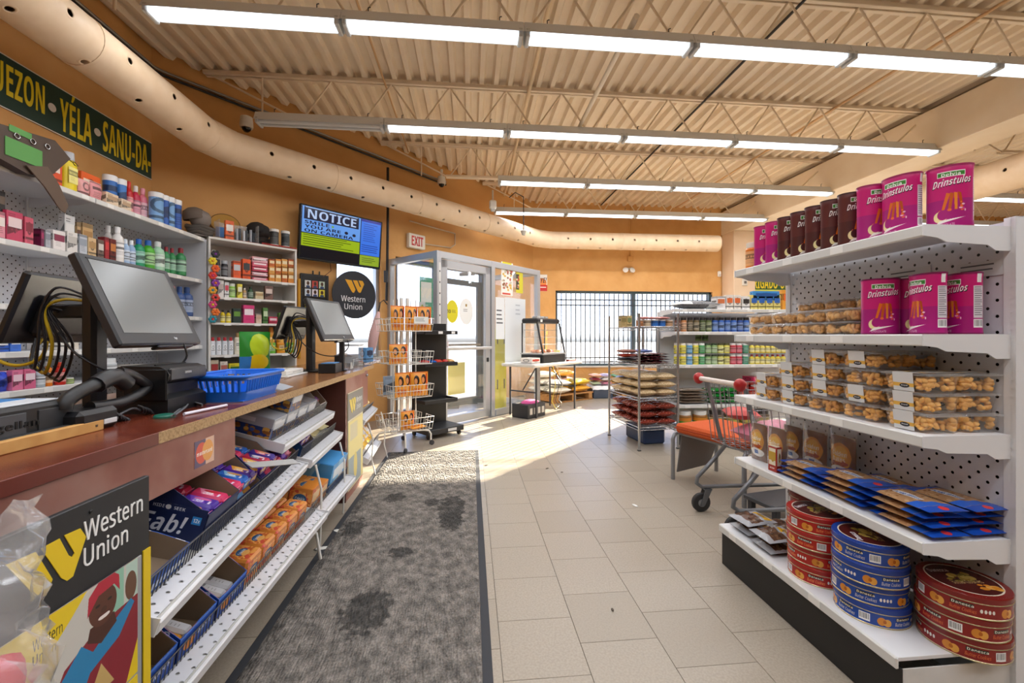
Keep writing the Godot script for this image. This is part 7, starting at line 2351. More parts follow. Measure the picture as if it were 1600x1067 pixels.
func place_can_gondola() -> void:
	var zb := -4.86
	var o := shelving("can_gondola", "white steel shelf unit of jars and cans facing the orange seat", Vector3(2.20, 0, zb), 0.0, 2.44, 2, 1.45, [[1.465, 0.36], [1.216, 0.38], [0.858, 0.42], [0.425, 0.42], [0.15, 0.45]], 0.15, false)
	part(o, "end_panel", boxes([[Vector3(0.016, 1.3, 0.05), Vector3(-0.02, 0.66, 0.02), 0.002]]), hexc("8f8f90", 0.5))
	var N := Vector3.BACK
	var g := "goods on top of the can gondola"
	stock(N, zb + 0.32, 1.4655, 0, [
		["box", 1120, 1134, 463, "ece8e4", "d87a4a", "cereal_box", "white box edge on beside the orange topped boxes", 0.12],
		["box", 1135, 1146, 461, "e8e0d4", "e2703a", "cereal_box", "white box with orange top and bowl, nearer the rice sack", 0.06],
		["box", 1147, 1158, 461, "e8e0d4", "e2703a", "cereal_box", "white box with orange top and bowl, nearer the plain bowl box", 0.06],
		["box", 1160, 1172, 463, "e9e6e0", "3a3430", "cereal_box", "white box with a dark bowl on the can gondola", 0.06],
		["box", 1173, 1184, 461, "e2d27a", "3a6ab8", "juice_carton", "blue and yellow fruit carton, first of four", 0.06],
		["box", 1185, 1196, 461, "e2d27a", "3a6ab8", "juice_carton", "blue and yellow fruit carton, second of four", 0.06],
		["box", 1197, 1208, 461, "e2d27a", "3a6ab8", "juice_carton", "blue and yellow fruit carton, third of four", 0.06],
		["box", 1209, 1220, 461, "e2d27a", "3a6ab8", "juice_carton", "blue and yellow fruit carton, last of four", 0.06],
		["box", 1222, 1245, 453, "e8a03a", "e86a2a", "cereal_box", "large orange box at the snack gondola end", 0.08],
		["box", 1176, 1219, 455, "3f8fd0", "2a5a9a", "tray_carton", "blue tray carton lying on the fruit cartons", 0.06, 0.10],
		], g)
	lying_bag("rice_sack", "long white and grey rice sack lying on top of the can gondola", "sack", Vector3(2.50, 1.467, zb + 0.24), 0.1, 0.52, 0.26, 0.10, printed(prt(128, 64, "d8d8d4").r(0.3, 0.0, 0.7, 1.0, Color("6a6a6c")).blobs(80, 0.3, 0, 0.7, 1, 0.05, [Color("8a8a8c"), Color("525254")], 6).tex(), 0.5), 2, "")
	g = "jars on the second shelf of the can gondola"
	var cols := ["6a3a24", "c8824a", "5a4a2a", "6a5a34", "4a5a2a", "5a6a34", "2a5ab0", "3264bc", "2a5ab0", "3264bc", "284fa0", "3264bc"]
	for i in 12:
		stock(N, zb + 0.38, 1.2165, 0, [["jar", 1056 + i * 9.8, 1065 + i * 9.8, 496, cols[i], "2a2624", "sauce_jar", "%s jar with black lid, number %s along the second can shelf" % ["brown" if i < 4 else ("olive" if i < 6 else "blue"), ["one", "two", "three", "four", "five", "six", "seven", "eight", "nine", "ten", "eleven", "twelve"][i]], 0.06]], g)
	g = "jars in two tiers on the third shelf of the can gondola"
	var c3 := ["e6d82a", "e6d82a", "4a9ad0", "e2d42a", "2f9a4a", "8ab06a", "92b474", "d8d86a", "dcd45a", "c8283a", "c8384a", "2f8a62"]
	var lid := ["f0ece0", "f0ece0", "e8e8e4", "f0ece0", "e8ece8", "3a4a34", "3a4a34", "5a5a3a", "5a5a3a", "e8e4e0", "e8e4e0", "dfe8e4"]
	var cn := ["yellow, beside the rack", "yellow, second", "sky blue", "yellow, beside green", "green", "pale green, first", "pale green, second", "lime yellow, first", "lime yellow, second", "red, first", "red, second", "bottle green"]
	for k in 2:
		for i in 12:
			stock(N, zb + 0.41, 0.8585, 0, [["jar", 1055 + i * 9.75, 1064.2 + i * 9.75, 554 - k * 17.5, c3[i], lid[i], "spread_jar", "%s jar, %s tier of the third can shelf" % [cn[i], ["lower", "upper"][k]], 0.06, k * 0.121]], g)
		for i in 9:
			stock(N, zb + 0.41, 0.8585, 0, [["bottle", 1173 + i * 8.2, 1180.6 + i * 8.2, 554 - k * 17.5, "e2cf4a", ["8a2a3a", "a83a4a"][i % 2], "syrup_bottle", "small yellow bottle with red cap, %s tier, number %s" % [["lower", "upper"][k], ["one", "two", "three", "four", "five", "six", "seven", "eight", "nine"][i]], 0.05, k * 0.121]], g)
	for i in 2:
		stock(N, zb + 0.2, 0.8585, 0, [["can", 1089 + i * 10.5, 1098 + i * 10.5, 521, "92b474", "d8d8cc", "spread_can", "pale green can on the upper back of the third can shelf, %s" % ["first", "second"][i], 0.06, 0.25]], g)
	g = "bags on the low shelf of the can gondola"
	var green := printed(prt(96, 64, "1f8a34").blobs(10, 0, 0, 1, 1, 0.12, [Color("2fa848"), Color("14682a"), Color("e6e8d8")], 8).tex(), 0.2)
	var stripe := printed(prt(96, 64, "8a7a6a").r(0, 0.1, 1, 0.12, Color("e0d8cc")).r(0, 0.4, 1, 0.14, Color("dcd2c4")).r(0, 0.7, 1, 0.12, Color("e4dcd0")).blobs(16, 0, 0, 1, 1, 0.06, [Color("5a3a2a"), Color("c8b8a8")], 3).tex(), 0.3)
	for k in 5:
		lying_bag("flour_bag", "striped brown and white packet, layer %s of the pile" % ["one", "two", "three", "four", "five"][k], "bag", Vector3(2.42 + 0.01 * sin(k * 2.0), 0.427 + 0.032 * k, zb + 0.28), 0.1 * sin(k * 3.0), 0.3, 0.24, 0.035, stripe, k, g)
	for k in 6:
		lying_bag("tea_bag", "shiny green packet heaped %s" % ["lowest beside the striped pile", "lowest beside the tomato cans", "in the middle beside the striped pile", "in the middle beside the tomato cans", "uppermost beside the striped pile", "uppermost beside the tomato cans"][k], "bag", Vector3(2.69 + 0.17 * (k % 2), 0.427 + 0.058 * int(k / 2), zb + 0.29), 0.06 * sin(k * 2.0), 0.165, 0.24, 0.055, green, k, g)
	for k in 6:
		product("can", Vector3(3.04 + 0.13 * (k % 3), 0.4255 + 0.115 * int(k / 3), zb + 0.30), 0.0, 0.115, 0.112, 0.11, "b82a24", "d87a6a", "tomato_can", "red tomato can, %s tier, %s" % [["lower", "upper"][int(k / 3)], ["beside the green packets", "middle", "far"][k % 3]], "can", g)
	product("box", Vector3(3.2, 0.652, zb + 0.30), 0.0, 0.20, 0.06, 0.2, "d83a6a", "f0a0b8", "sweet_box", "flat bright pink box on the red tomato cans", "box", g)
	g = "big jars on the bottom of the can gondola"
	for i in 6:
		product("jar", Vector3(2.32 + 0.18 * i, 0.1505, zb + 0.36), 0.0, 0.155, 0.20, 0.15, "9a6a34" if i < 2 else "6a5a4a", "e8e6e0" if i < 2 else "2a2826", "peanut_butter_jar" if i < 2 else "pickle_jar", ["peanut butter jar with green label beside the rack", "peanut butter jar with green label beside the pickles", "black lidded pickle jar, first", "black lidded pickle jar, second", "black lidded pickle jar, third", "black lidded pickle jar, last"][i], "jar", g, printed(prt(64, 48, "d8862a").r(0, 0.35, 1, 0.5, Color("2f9a34")).t("PEANUT", 0.1, 0.5, 0.8, 0.2, Color.WHITE).tex(), 0.4) if i < 2 else printed(gp_or(1), 0.4, Color("c8b45a")))

func place_seat_and_cart() -> void:
	# waiting seat with an orange cushion
	var ang := atan2(0.94, 0.33)      # long side points towards the aisle
	var o := thing("waiting_bench", "grey metal framed bench with an orange cushion", "bench", Vector3(1.99, 0, -3.13), -ang)
	var orange := noisy("orange_cloth", noise_tex(101, 0.12, [[0.0, Color("b8491a")], [1.0, Color("d2602a")]], 256, 3), 3.0, 0.9)
	part(o, "cushion", boxes([[Vector3(0.64, 0.075, 0.50), Vector3(0, 0.425, 0), 0.018]]), orange)
	part(o, "cushion_piping", boxes([[Vector3(0.648, 0.008, 0.508), Vector3(0, 0.425, 0), 0.003]]), hexc("a83e14", 0.8))
	var steel := hexc("8f9194", 0.4, 0.5)
	for x in [-0.34, 0.30]:
		var s := Shape.new()
		var z := 0.25
		s.tube([Vector3(x, 0.0, z), Vector3(x, 0.33, z), Vector3(x, 0.365, z - 0.02), Vector3(x, 0.38, z - 0.06), Vector3(x, 0.38, -z + 0.06), Vector3(x, 0.365, -z + 0.02), Vector3(x, 0.33, -z), Vector3(x, 0.0, -z)], 0.0165, 10)
		part(o, "leg_frame", s, steel)
	for z in [-0.2, 0.2]:
		var s := Shape.new()
		s.rod(Vector3(-0.34, 0.375, z), Vector3(0.30, 0.375, z), 0.013, 8)
		part(o, "seat_rail", s, steel)
	var pn := Shape.new()
	pn.prism([Vector2(-0.17, 0.36), Vector2(0.20, 0.36), Vector2(0.23, 0.24), Vector2(0.14, 0.08), Vector2(-0.22, 0.06)], 0.012, Vector3(-0.325, 0, 0), Basis(Vector3.UP, PI / 2))
	part(o, "side_panel", pn, hexc("6d6a68", 0.5))
	# shopping cart, handle towards the aisle
	var c := thing("shopping_cart", "grey wire shopping cart with a red capped handle behind the snack gondola", "shopping cart")
	var Z0 := -2.33
	var Z1 := -2.73
	var hb := Shape.new()
	hb.rod(Vector3(1.53, 0.888, Z0), Vector3(1.515, 0.888, Z1), 0.016, 10)
	part(c, "handle", hb, hexc("dccfc4", 0.4))
	for q in [Vector3(1.53, 0.888, Z0 + 0.01), Vector3(1.515, 0.888, Z1 - 0.01)]:
		var s := Shape.new()
		s.lump(q, Vector3(0.034, 0.038, 0.034), Basis.IDENTITY, 12, 8)
		part(c, "handle_cap", s, hexc("b01c1c", 0.35))
	var gm := hexc("8b8d91", 0.35, 0.6)
	var w := Shape.new()
	var A := func(u: float, v: float, y: float) -> Vector3:      # u along the basket, v across, tapering forward and down
		var k := 1.0 - 0.12 * u
		return Vector3(1.56 + u * 0.78 + (0.86 - y) * 0.12, y, lerpf(Z0 + 0.01, Z1 - 0.01, 0.5 + (v - 0.5) * k))
	for v in [0.0, 1.0]:
		for y in [0.86, 0.74, 0.62, 0.48]:
			w.rod(A.call(0.0, v, y), A.call(1.0, v, y), 0.0028, 5)
		for i in 17:
			w.rod(A.call(i / 16.0, v, 0.86), A.call(i / 16.0, v, 0.48), 0.0022, 5)
	for i in 9:
		w.rod(A.call(0.0, i / 8.0, 0.86), A.call(0.0, i / 8.0, 0.48), 0.0028, 5)
		w.rod(A.call(1.0, i / 8.0, 0.82), A.call(1.0, i / 8.0, 0.48), 0.0022, 5)
		w.rod(A.call(0.0, i / 8.0, 0.48), A.call(1.0, i / 8.0, 0.48), 0.0022, 5)
	for i in 12:
		w.rod(A.call(i / 11.0, 0, 0.48), A.call(i / 11.0, 1, 0.48), 0.0022, 5)
	part(c, "basket_wires", w, gm).set_meta("kind", "stuff")
	for q in [Z0, Z1]:
		var s := Shape.new()
		s.tube([Vector3(1.53, 0.885, q), Vector3(1.57, 0.86, q), Vector3(1.66, 0.50, q), Vector3(1.70, 0.44, q), Vector3(1.60, 0.33, q), Vector3(1.50, 0.23, q), Vector3(1.495, 0.19, q), Vector3(1.53, 0.165, q), Vector3(2.35, 0.16, q)], 0.0135, 8)
		part(c, "frame_tube", s, hexc("7f8286", 0.4, 0.5))
		var st := Shape.new()
		st.rod(Vector3(1.86, 0.165, q), Vector3(2.02, 0.47, q), 0.012, 8)
		part(c, "frame_strut", st, hexc("7f8286", 0.4, 0.5))
	for q in [[1.545, Z0 - 0.03], [1.545, Z1 + 0.0], [2.28, Z0 - 0.03], [2.28, Z1 + 0.03]]:
		var wh := Shape.new()
		wh.lathe([Vector2(0.0, -0.014), Vector2(0.056, -0.014), Vector2(0.062, -0.009), Vector2(0.062, 0.009), Vector2(0.056, 0.014), Vector2(0, 0.014)], 22, Vector3(q[0] - 0.02, 0.062, q[1]), Basis(Vector3.RIGHT, PI / 2))
		var wheel := part(c, "wheel", wh, hexc("2a2a2b", 0.6))
		var hub := Shape.new()
		hub.lathe([Vector2(0.0, -0.017), Vector2(0.026, -0.017), Vector2(0.026, 0.017), Vector2(0, 0.017)], 16, Vector3(q[0] - 0.02, 0.062, q[1]), Basis(Vector3.RIGHT, PI / 2))
		part(wheel, "hub", hub, hexc("8a8c8e", 0.4, 0.4))
		var fk := Shape.new()
		for sd in [-1, 1]:
			fk.prism([Vector2(-0.035, 0.045), Vector2(-0.005, 0.045), Vector2(0.045, 0.15), Vector2(0.0, 0.15)], 0.005, Vector3(q[0], 0, q[1] + sd * 0.021))
		fk.box(Vector3(0.05, 0.006, 0.046), Vector3(q[0] + 0.022, 0.15, q[1]))
		part(c, "wheel_fork", fk, hexc("6a6c70", 0.4, 0.5)).set_meta("kind", "stuff")
	var pb := lying_bag("pink_towel_pack", "pink soft pack lying in the shopping cart", "pack", Vector3(1.90, 0.485, -2.53), 0.2, 0.5, 0.28, 0.16, hexc("e08aa0", 0.4), 2, "")
	var rp := lying_bag("red_pack", "red and white pack in the shopping cart under the handle", "pack", Vector3(1.70, 0.64, -2.58), 1.2, 0.22, 0.2, 0.08, hexc("c8453e", 0.4), 1, "")
	# two more legs of a stool behind the cart
	var st2 := thing("step_stool", "dark grey step stool under the shopping cart", "stool", Vector3(1.98, 0, -2.56), 0.2)
	part(st2, "top", boxes([[Vector3(0.40, 0.03, 0.24), Vector3(0, 0.13, 0), 0.006]]), hexc("4a4b4e", 0.5))
	for x in [-0.16, 0.16]:
		for z in [-0.09, 0.09]:
			part(st2, "leg", boxes([[Vector3(0.035, 0.12, 0.035), Vector3(x, 0.06, z), 0.003]]), hexc("3f4043", 0.5))

func place_table() -> void:
	var P := Vector3(1.12, 0, -6.58)
	var o := thing("folding_table", "white plastic folding table with dark legs beside the vestibule", "table", P, TURN45)
	part(o, "table_top", boxes([[Vector3(1.30, 0.045, 0.62), Vector3(0, 0.745, 0), 0.012]]), hexc("d6d3cc", 0.5))
	var leg := hexc("3c3c40", 0.5, 0.3)
	for x in [-0.52, 0.52]:
		for z in [-0.24, 0.24]:
			var s := Shape.new()
			s.rod(Vector3(x, 0, z), Vector3(x, 0.72, z), 0.0155, 8)
			part(o, "leg", s, leg)
		var b := Shape.new()
		b.rod(Vector3(x, 0.36, -0.24), Vector3(x, 0.36, 0.24), 0.011, 6)
		part(o, "leg_brace", b, leg)
		var d := Shape.new()
		d.rod(Vector3(x, 0.38, 0), Vector3(x * 0.35, 0.71, 0), 0.010, 6)
		part(o, "diagonal_brace", d, leg)
	var at := func(x: float, y: float, z: float) -> Vector3: return P + Vector3(x, y, z).rotated(Vector3.UP, TURN45)
	# heated display
	var c := thing("food_warmer", "black framed glass food warmer on the folding table", "food warmer", at.call(0.0, 0.768, 0.0), TURN45)
	var bw := 0.62
	part(c, "base", boxes([[Vector3(bw, 0.13, 0.42), Vector3(0, 0.065, 0), 0.015]]), hexc("232325", 0.4))
	part(c, "base_trim", boxes([[Vector3(bw + 0.01, 0.02, 0.43), Vector3(0, 0.132, 0), 0.004]]), hexc("b8babc", 0.35, 0.5))
	part(c, "roof", boxes([[Vector3(bw, 0.075, 0.30), Vector3(0, 0.63, -0.05), 0.02]]), hexc("252527", 0.4))
	part(c, "roof_badge", boxes([[Vector3(0.05, 0.04, 0.002), Vector3(-0.2, 0.63, 0.102)]]), hexc("e8e8e6", 0.5))
	for x in [-bw / 2 + 0.015, bw / 2 - 0.015]:
		var s := Shape.new()
		s.tube([Vector3(x, 0.14, 0.195), Vector3(x, 0.60, 0.09)], 0.016, 6)
		part(c, "corner_post", s, hexc("2a2a2c", 0.4))
		var s2 := Shape.new()
		s2.tube([Vector3(x, 0.14, -0.19), Vector3(x, 0.60, -0.19)], 0.012, 6)
		part(c, "corner_post", s2, hexc("2a2a2c", 0.4))
		part(c, "side_glass", boxes([[Vector3(0.004, 0.45, 0.36), Vector3(x, 0.37, 0.0)]]), glass)
	var fg := Shape.new()
	fg.quad(Vector3(-bw / 2, 0.6, 0.09), Vector3(bw / 2, 0.6, 0.09), Vector3(bw / 2, 0.14, 0.195), Vector3(-bw / 2, 0.14, 0.195))
	part(c, "front_glass", fg, glass)
	for y in [0.27, 0.38, 0.49]:
		var r := Shape.new()
		for k in 5:
			r.rod(Vector3(-bw / 2 + 0.02, y, -0.16 + k * 0.06), Vector3(bw / 2 - 0.02, y, -0.16 + k * 0.06), 0.003, 5)
		part(c, "wire_shelf", r, chrome).set_meta("kind", "stuff")
	var fd := Shape.new()
	for k in 9:
		fd.lump(Vector3(-0.2 + 0.05 * k, 0.165, -0.05 + 0.05 * sin(k * 2.0)), Vector3(0.04, 0.025, 0.04), Basis.IDENTITY, 8, 5)
	part(c, "pastries", fd, hexc("c8784a", 0.7)).set_meta("kind", "stuff")
	for k in 3:
		product("box", at.call(-0.12 + 0.1 * k, 1.437, -0.05), TURN45, 0.085, 0.035, 0.1, ["e8e8e6", "c8d0d8", "b8a890"][k], "d8d8d4", "napkin_box", "small pale box on top of the food warmer, %s" % ["door end", "middle", "window end"][k], "box", "boxes on the food warmer")
	product("box", at.call(-0.50, 0.768, 0.12), TURN45, 0.20, 0.085, 0.2, "ece6e0", "c8402a", "foil_box", "white and red box at the vestibule end of the folding table", "box")
	product("box", at.call(0.46, 0.768, -0.06), TURN45, 0.11, 0.17, 0.06, "b8c85a", "c83a4a", "juice_box", "green and red carton at the window end of the folding table", "box")
	product("box", at.call(0.36, 0.768, -0.12), TURN45, 0.09, 0.17, 0.06, "d86a8a", "e8d0d8", "juice_box", "pink carton beside the food warmer", "box")
	product("box", at.call(0.44, 0.768, 0.22), TURN45, 0.22, 0.03, 0.05, "a85a5a", "d8d0c8", "knife_box", "flat maroon box on the front edge of the folding table", "box")
	var k := thing("crate", "black plastic crate with pink cloth under the folding table", "crate", at.call(-0.46, 0, 0.06), TURN45)
	part(k, "crate_body", boxes([[Vector3(0.42, 0.20, 0.30), Vector3(0, 0.10, 0), 0.01]]), hexc("2c2c2f", 0.55))
	for i in 4:
		part(k, "hand_hole", boxes([[Vector3(0.06, 0.09, 0.004), Vector3(-0.14 + i * 0.095, 0.1, 0.151), 0.001]]), hexc("b9b4ac", 0.6))
	var cl := Shape.new()
	cl.lump(Vector3(0.0, 0.20, 0.02), Vector3(0.17, 0.045, 0.11), Basis.IDENTITY, 12, 7)
	part(k, "pink_cloth", cl, hexc("d85a9a", 0.85))
	var wr := thing("power_cord", "yellow and white cords hanging below the food warmer", "cord", at.call(0.1, 0, 0.0), TURN45)
	for i in 3:
		var s := Shape.new()
		s.tube([Vector3(0.05 * i, 0.72, 0.1), Vector3(0.02 + 0.1 * i, 0.4, 0.14), Vector3(0.1 * i - 0.05, 0.16, 0.12), Vector3(0.12 + 0.08 * i, 0.02 + 0.04 * i, 0.08), Vector3(0.28 + 0.05 * i, 0.03, 0.02)], 0.006, 6)
		part(wr, "cord", s, hexc(["d8c84a", "3a3a3c", "d8cfc4"][i], 0.5))

func place_pallets() -> void:
	var wood := noisy("pallet_wood", noise_tex(111, 0.03, [[0.0, Color("9a6a38")], [1.0, Color("c09058")]], 256, 3), 2.0, 0.85)
	var spots := [[Vector3(1.62, 0, -7.85), 0.55, "wooden pallet under white and yellow rice sacks near the back window"], [Vector3(3.22, 0, -8.05), 0.0, "wooden pallet under bright packets below the barred window"]]
	for q in spots:
		var p := thing("pallet", q[2], "pallet", q[0], q[1])
		for i in 5:
			part(p, "top_board", boxes([[Vector3(1.0, 0.018, 0.12), Vector3(0, 0.13, -0.34 + i * 0.17), 0.002]]), wood)
		for x in [-0.42, 0.0, 0.42]:
			part(p, "runner", boxes([[Vector3(0.09, 0.10, 0.80), Vector3(x, 0.07, 0), 0.002]]), wood)
		for z in [-0.34, 0.34]:
			part(p, "bottom_board", boxes([[Vector3(1.0, 0.018, 0.10), Vector3(0, 0.010, z), 0.002]]), wood)
	var cols := [["e8e4dc", "white"], ["e9c92a", "yellow"], ["ece6d8", "cream"], ["e2a83a", "amber"], ["e6dccc", "off white"], ["d8b0a8", "pinkish"]]
	for i in 10:
		var lay := int(i / 4)
		var c: Array = cols[i % 6]
		var off := Vector3(-0.25 + 0.5 * (i % 2), 0.141 + lay * 0.125, -0.19 + 0.38 * (int(i / 2) % 2)).rotated(Vector3.UP, 0.55)
		lying_bag("rice_sack", "%s sack on the rice pallet, %s layer, %s" % [c[1], ["bottom", "middle", "top"][lay], ["door side front", "window side front", "door side back", "window side back"][(i % 4)]], "sack", Vector3(1.62, 0, -7.85) + off, 0.55 + 0.05 * sin(i * 2.0), 0.48, 0.36, 0.13, printed(gp_or(i % 4), 0.5, Color(c[0])), i, "sacks on the rice pallet")
	var pc := [["c83a5a", "crimson"], ["e8c04a", "gold"], ["d8a0b0", "rose"], ["e2e0dc", "white"], ["3a6ab0", "blue"], ["e08a2a", "orange"], ["8a4a3a", "brown"], ["6a9a4a", "green"]]
	for i in 16:
		var lay := int(i / 6)
		var c: Array = pc[i % 8]
		lying_bag("grocery_packet", "%s packet on the window pallet, %s layer, place %s" % [c[1], ["bottom", "middle", "top"][lay], ["one", "two", "three", "four", "five", "six"][i % 6]], "packet", Vector3(3.22 - 0.33 + 0.33 * (i % 3), 0.141 + lay * 0.098, -8.05 + 0.18 - 0.36 * (int(i / 3) % 2)), 0.08 * sin(i * 1.3), 0.28, 0.34, 0.10, printed(gp_or((i + 1) % 4), 0.35, Color(c[0])), i, "packets on the window pallet")
	var bx := thing("storage_crate", "dark blue low crate covered with a white cloth by the window", "crate", Vector3(2.46, 0, -8.05), 0.0)
	part(bx, "crate_body", boxes([[Vector3(0.38, 0.22, 0.44), Vector3(0, 0.11, 0), 0.012]]), hexc("22324a", 0.5))
	var s := Shape.new()
	s.grid_sheet(16, 10, func(a, b):
		var x: float = (a - 0.5) * 0.46
		var z: float = (b - 0.5) * 0.54
		var dx := maxf(0.0, absf(x) - 0.19)
		var dz := maxf(0.0, absf(z) - 0.22)
		return Vector3(clampf(x, -0.205, 0.205), 0.226 - dx * 1.0 - dz * 1.2 + 0.008 * sin(a * 19.0) * sin(b * 13.0), clampf(z, -0.235, 0.235)))
	part(bx, "cloth", s, hexc("e2e4e8", 0.85))
	for i in 6:
		lying_bag("grocery_packet", "%s packet on the cloth covered crate" % ["pale green", "pink", "maroon", "white", "peach", "lilac"][i], "packet", Vector3(2.36 + 0.2 * (i % 2), 0.238 + 0.072 * int(i / 2), -8.05), 0.08 * sin(i * 2.0), 0.19, 0.3, 0.07, printed(gp_or(i % 4), 0.4, Color(["b8c8a0", "d88aa0", "8a2a3a", "e8e6e0", "e8b08a", "b8a8c8"][i])), i, "packets on the covered crate")
	for i in 4:
		product("box", Vector3(3.9 + 0.27 * i, 0.0, -8.2), 0.05, 0.22 - 0.02 * i, 0.55 - 0.08 * i, 0.2, ["c8ccd8", "e08a3a", "d8d4cc", "b8543a"][i], ["d85a5a", "e8c89a", "6a7a9a", "e8d8c0"][i], "grocery_carton", "%s carton standing by the barred window" % ["tall pale blue", "orange", "cream", "rust red"][i], "carton")

func orange_faces() -> StandardMaterial3D:
	if not mats.has("orange_faces"):
		var p := prt(128, 128, "e89a34")
		p.r(0, 0, 1, 0.06, Color("d8741c"))
		for q in [[0.28, 0.36], [0.70, 0.32]]:
			p.e(q[0] + 0.03, q[1], 0.15, 0.21, Color("2a1a14")).e(q[0] - 0.01, q[1] + 0.03, 0.09, 0.13, Color("d8925e"))
		p.t("GRAN", 0.12, 0.68, 0.5, 0.2, Color("b8341c")).r(0.86, 0.08, 0.09, 0.7, Color("c8401c"))
		mats["orange_faces"] = printed(p.tex(), 0.25)
	return mats["orange_faces"]

func place_spinner() -> void:
	var P := Vector3(-0.70, 0, -4.62)
	var o := thing("wire_spinner", "white wire spinner rack of orange snack bags on casters", "rack", P, TURN45 - 0.2)
	for x in [-0.035, 0.035]:
		part(o, "centre_channel", boxes([[Vector3(0.03, 1.42, 0.03), Vector3(x, 0.86, 0), 0.003]]), white_wire)
	for q in [[-0.10, -0.06], [0.10, -0.06], [0.10, 0.06], [-0.10, 0.06]]:
		var s := Shape.new()
		s.rod(Vector3(q[0], 0.16, q[1]), Vector3(q[0], 1.55, q[1]), 0.005, 6)
		part(o, "upright_wire", s, white_wire)
	var W := 0.42
	var Dp := 0.16
	var ys := [1.22, 0.88, 0.54, 0.20]
	for y in ys:
		for sd in [1, -1]:
			var s := Shape.new()
			var z0: float = 0.05 * sd
			var z1: float = (0.05 + Dp) * sd
			for hh in [0.0, 0.07, 0.13]:
				var k: float = 1.0 + hh * 0.6
				s.tube([Vector3(-W / 2 * k, y + hh, z0), Vector3(-W / 2 * k, y + hh, z1 * k), Vector3(W / 2 * k, y + hh, z1 * k), Vector3(W / 2 * k, y + hh, z0)], 0.0035, 5)
			for i in 13:
				var f := i / 12.0 - 0.5
				s.tube([Vector3(f * W, y, z0), Vector3(f * W, y, z1), Vector3(f * W * 1.08, y + 0.13, z1 * 1.08)], 0.0022, 4)
			for i in 3:
				for e in [-1, 1]:
					s.rod(Vector3(e * W / 2, y, z1 * (i + 1) / 4.0), Vector3(e * W / 2 * 1.08, y + 0.13, z1 * (i + 1) / 4.0), 0.0022, 4)
			for e in [-1, 1]:
				s.rod(Vector3(e * W / 2, y, z0), Vector3(e * 0.1, y, z0 * 1.2), 0.003, 4)
			part(o, "basket", s, white_wire).set_meta("kind", "stuff")
	for i in 4:
		var a := TAU * i / 4 + 0.4
		var d := Vector3(cos(a), 0, sin(a))
		var s := Shape.new()
		s.tube([Vector3(0, 0.165, 0), d * 0.2 + Vector3(0, 0.165, 0), d * 0.255 + Vector3(0, 0.155, 0), d * 0.275 + Vector3(0, 0.12, 0), d * 0.275 + Vector3(0, 0.055, 0)], 0.009, 8)
		part(o, "foot_tube", s, white_wire)
		var w := Shape.new()
		w.lathe([Vector2(0, -0.009), Vector2(0.026, -0.009), Vector2(0.026, 0.009), Vector2(0, 0.009)], 16, d * 0.285 + Vector3(0, 0.027, 0), Basis(Vector3.UP, 0.7 * i) * Basis(Vector3.RIGHT, PI / 2))
		part(o, "caster", w, hexc("3a3a3c", 0.5))
	part(o, "price_card", boxes([[Vector3(0.16, 0.07, 0.002), Vector3(0.07, 1.33, 0.247), 0.0005]]), printed(prt(96, 48, "e4e6e2").lines(3, 0.08, 0.2, 0.84, 0.6, Color("6a6c6c")).tex(), 0.5))
	var of := orange_faces()
	var n := 0
	for t in 4:
		for i in [3, 1, 2, 1][t]:
			var off := Vector3([-0.13 + 0.14 * i, -0.12, -0.07 + 0.17 * i, -0.02][t], ys[t] + 0.006, 0.12 + 0.02 * i).rotated(Vector3.UP, TURN45 - 0.2)
			product("bag", P + off, TURN45 - 0.2 + 0.12 * sin(n * 2.1), [0.15, 0.2, 0.19, 0.15][t], [0.25, 0.2, 0.25, 0.19][t], 0.05, "e08a2a", "d8741c", "orange_snack_bag", "orange snack bag with dark haired faces, %s basket, place %s" % [["top", "second", "third", "bottom"][t], ["one", "two", "three"][i]], "bag", "orange bags on the wire spinner", of)
			n += 1
	var fallen := lying_bag("orange_snack_bag", "orange snack bag lying flat in the bottom spinner basket", "bag", P + Vector3(0.05, 0.206, 0.16).rotated(Vector3.UP, TURN45 - 0.2), TURN45, 0.2, 0.12, 0.05, of, 3, "orange bags on the wire spinner")
	for i in 2:
		product("bag", P + Vector3(-0.1 + 0.19 * i, ys[2] + 0.006, -0.12).rotated(Vector3.UP, TURN45 - 0.2), TURN45 + PI - 0.2, 0.17, 0.2, 0.07, "9ab0c8", "c8d0d8", "cotton_bag", "pale blue clear bag in the rear of the third spinner basket, %s" % ["outer", "inner"][i], "bag", "pale bags on the wire spinner")
	# black steel display behind
	var B := Vector3(-0.44, 0, -5.19)
	var k := thing("black_display", "black metal display rack with empty shelves on casters by the vestibule", "rack", B, TURN45 - 0.12)
	part(k, "back_panel", boxes([[Vector3(0.46, 1.24, 0.05), Vector3(0, 0.70, -0.1), 0.004]]), black_metal)
	for y in [1.20, 0.83, 0.40]:
		var sh := part(k, "shelf", boxes([[Vector3(0.45, 0.014, 0.24), Vector3(0, y, 0.04), 0.002]]), black_metal)
		part(sh, "shelf_lip", boxes([[Vector3(0.455, 0.045, 0.012), Vector3(0, y + 0.008, 0.16), 0.003]]), hexc("26272a", 0.35))
		for e in [-1, 1]:
			part(sh, "shelf_end", boxes([[Vector3(0.008, 0.04, 0.24), Vector3(e * 0.227, y + 0.01, 0.04), 0.002]]), black_metal)
	part(k, "base", boxes([[Vector3(0.50, 0.06, 0.42), Vector3(0, 0.085, 0.05), 0.006]]), hexc("2b2c2e", 0.5))
	part(k, "base_label", boxes([[Vector3(0.12, 0.03, 0.002), Vector3(0.08, 0.085, 0.261)]]), hexc("d8d8d6", 0.5))
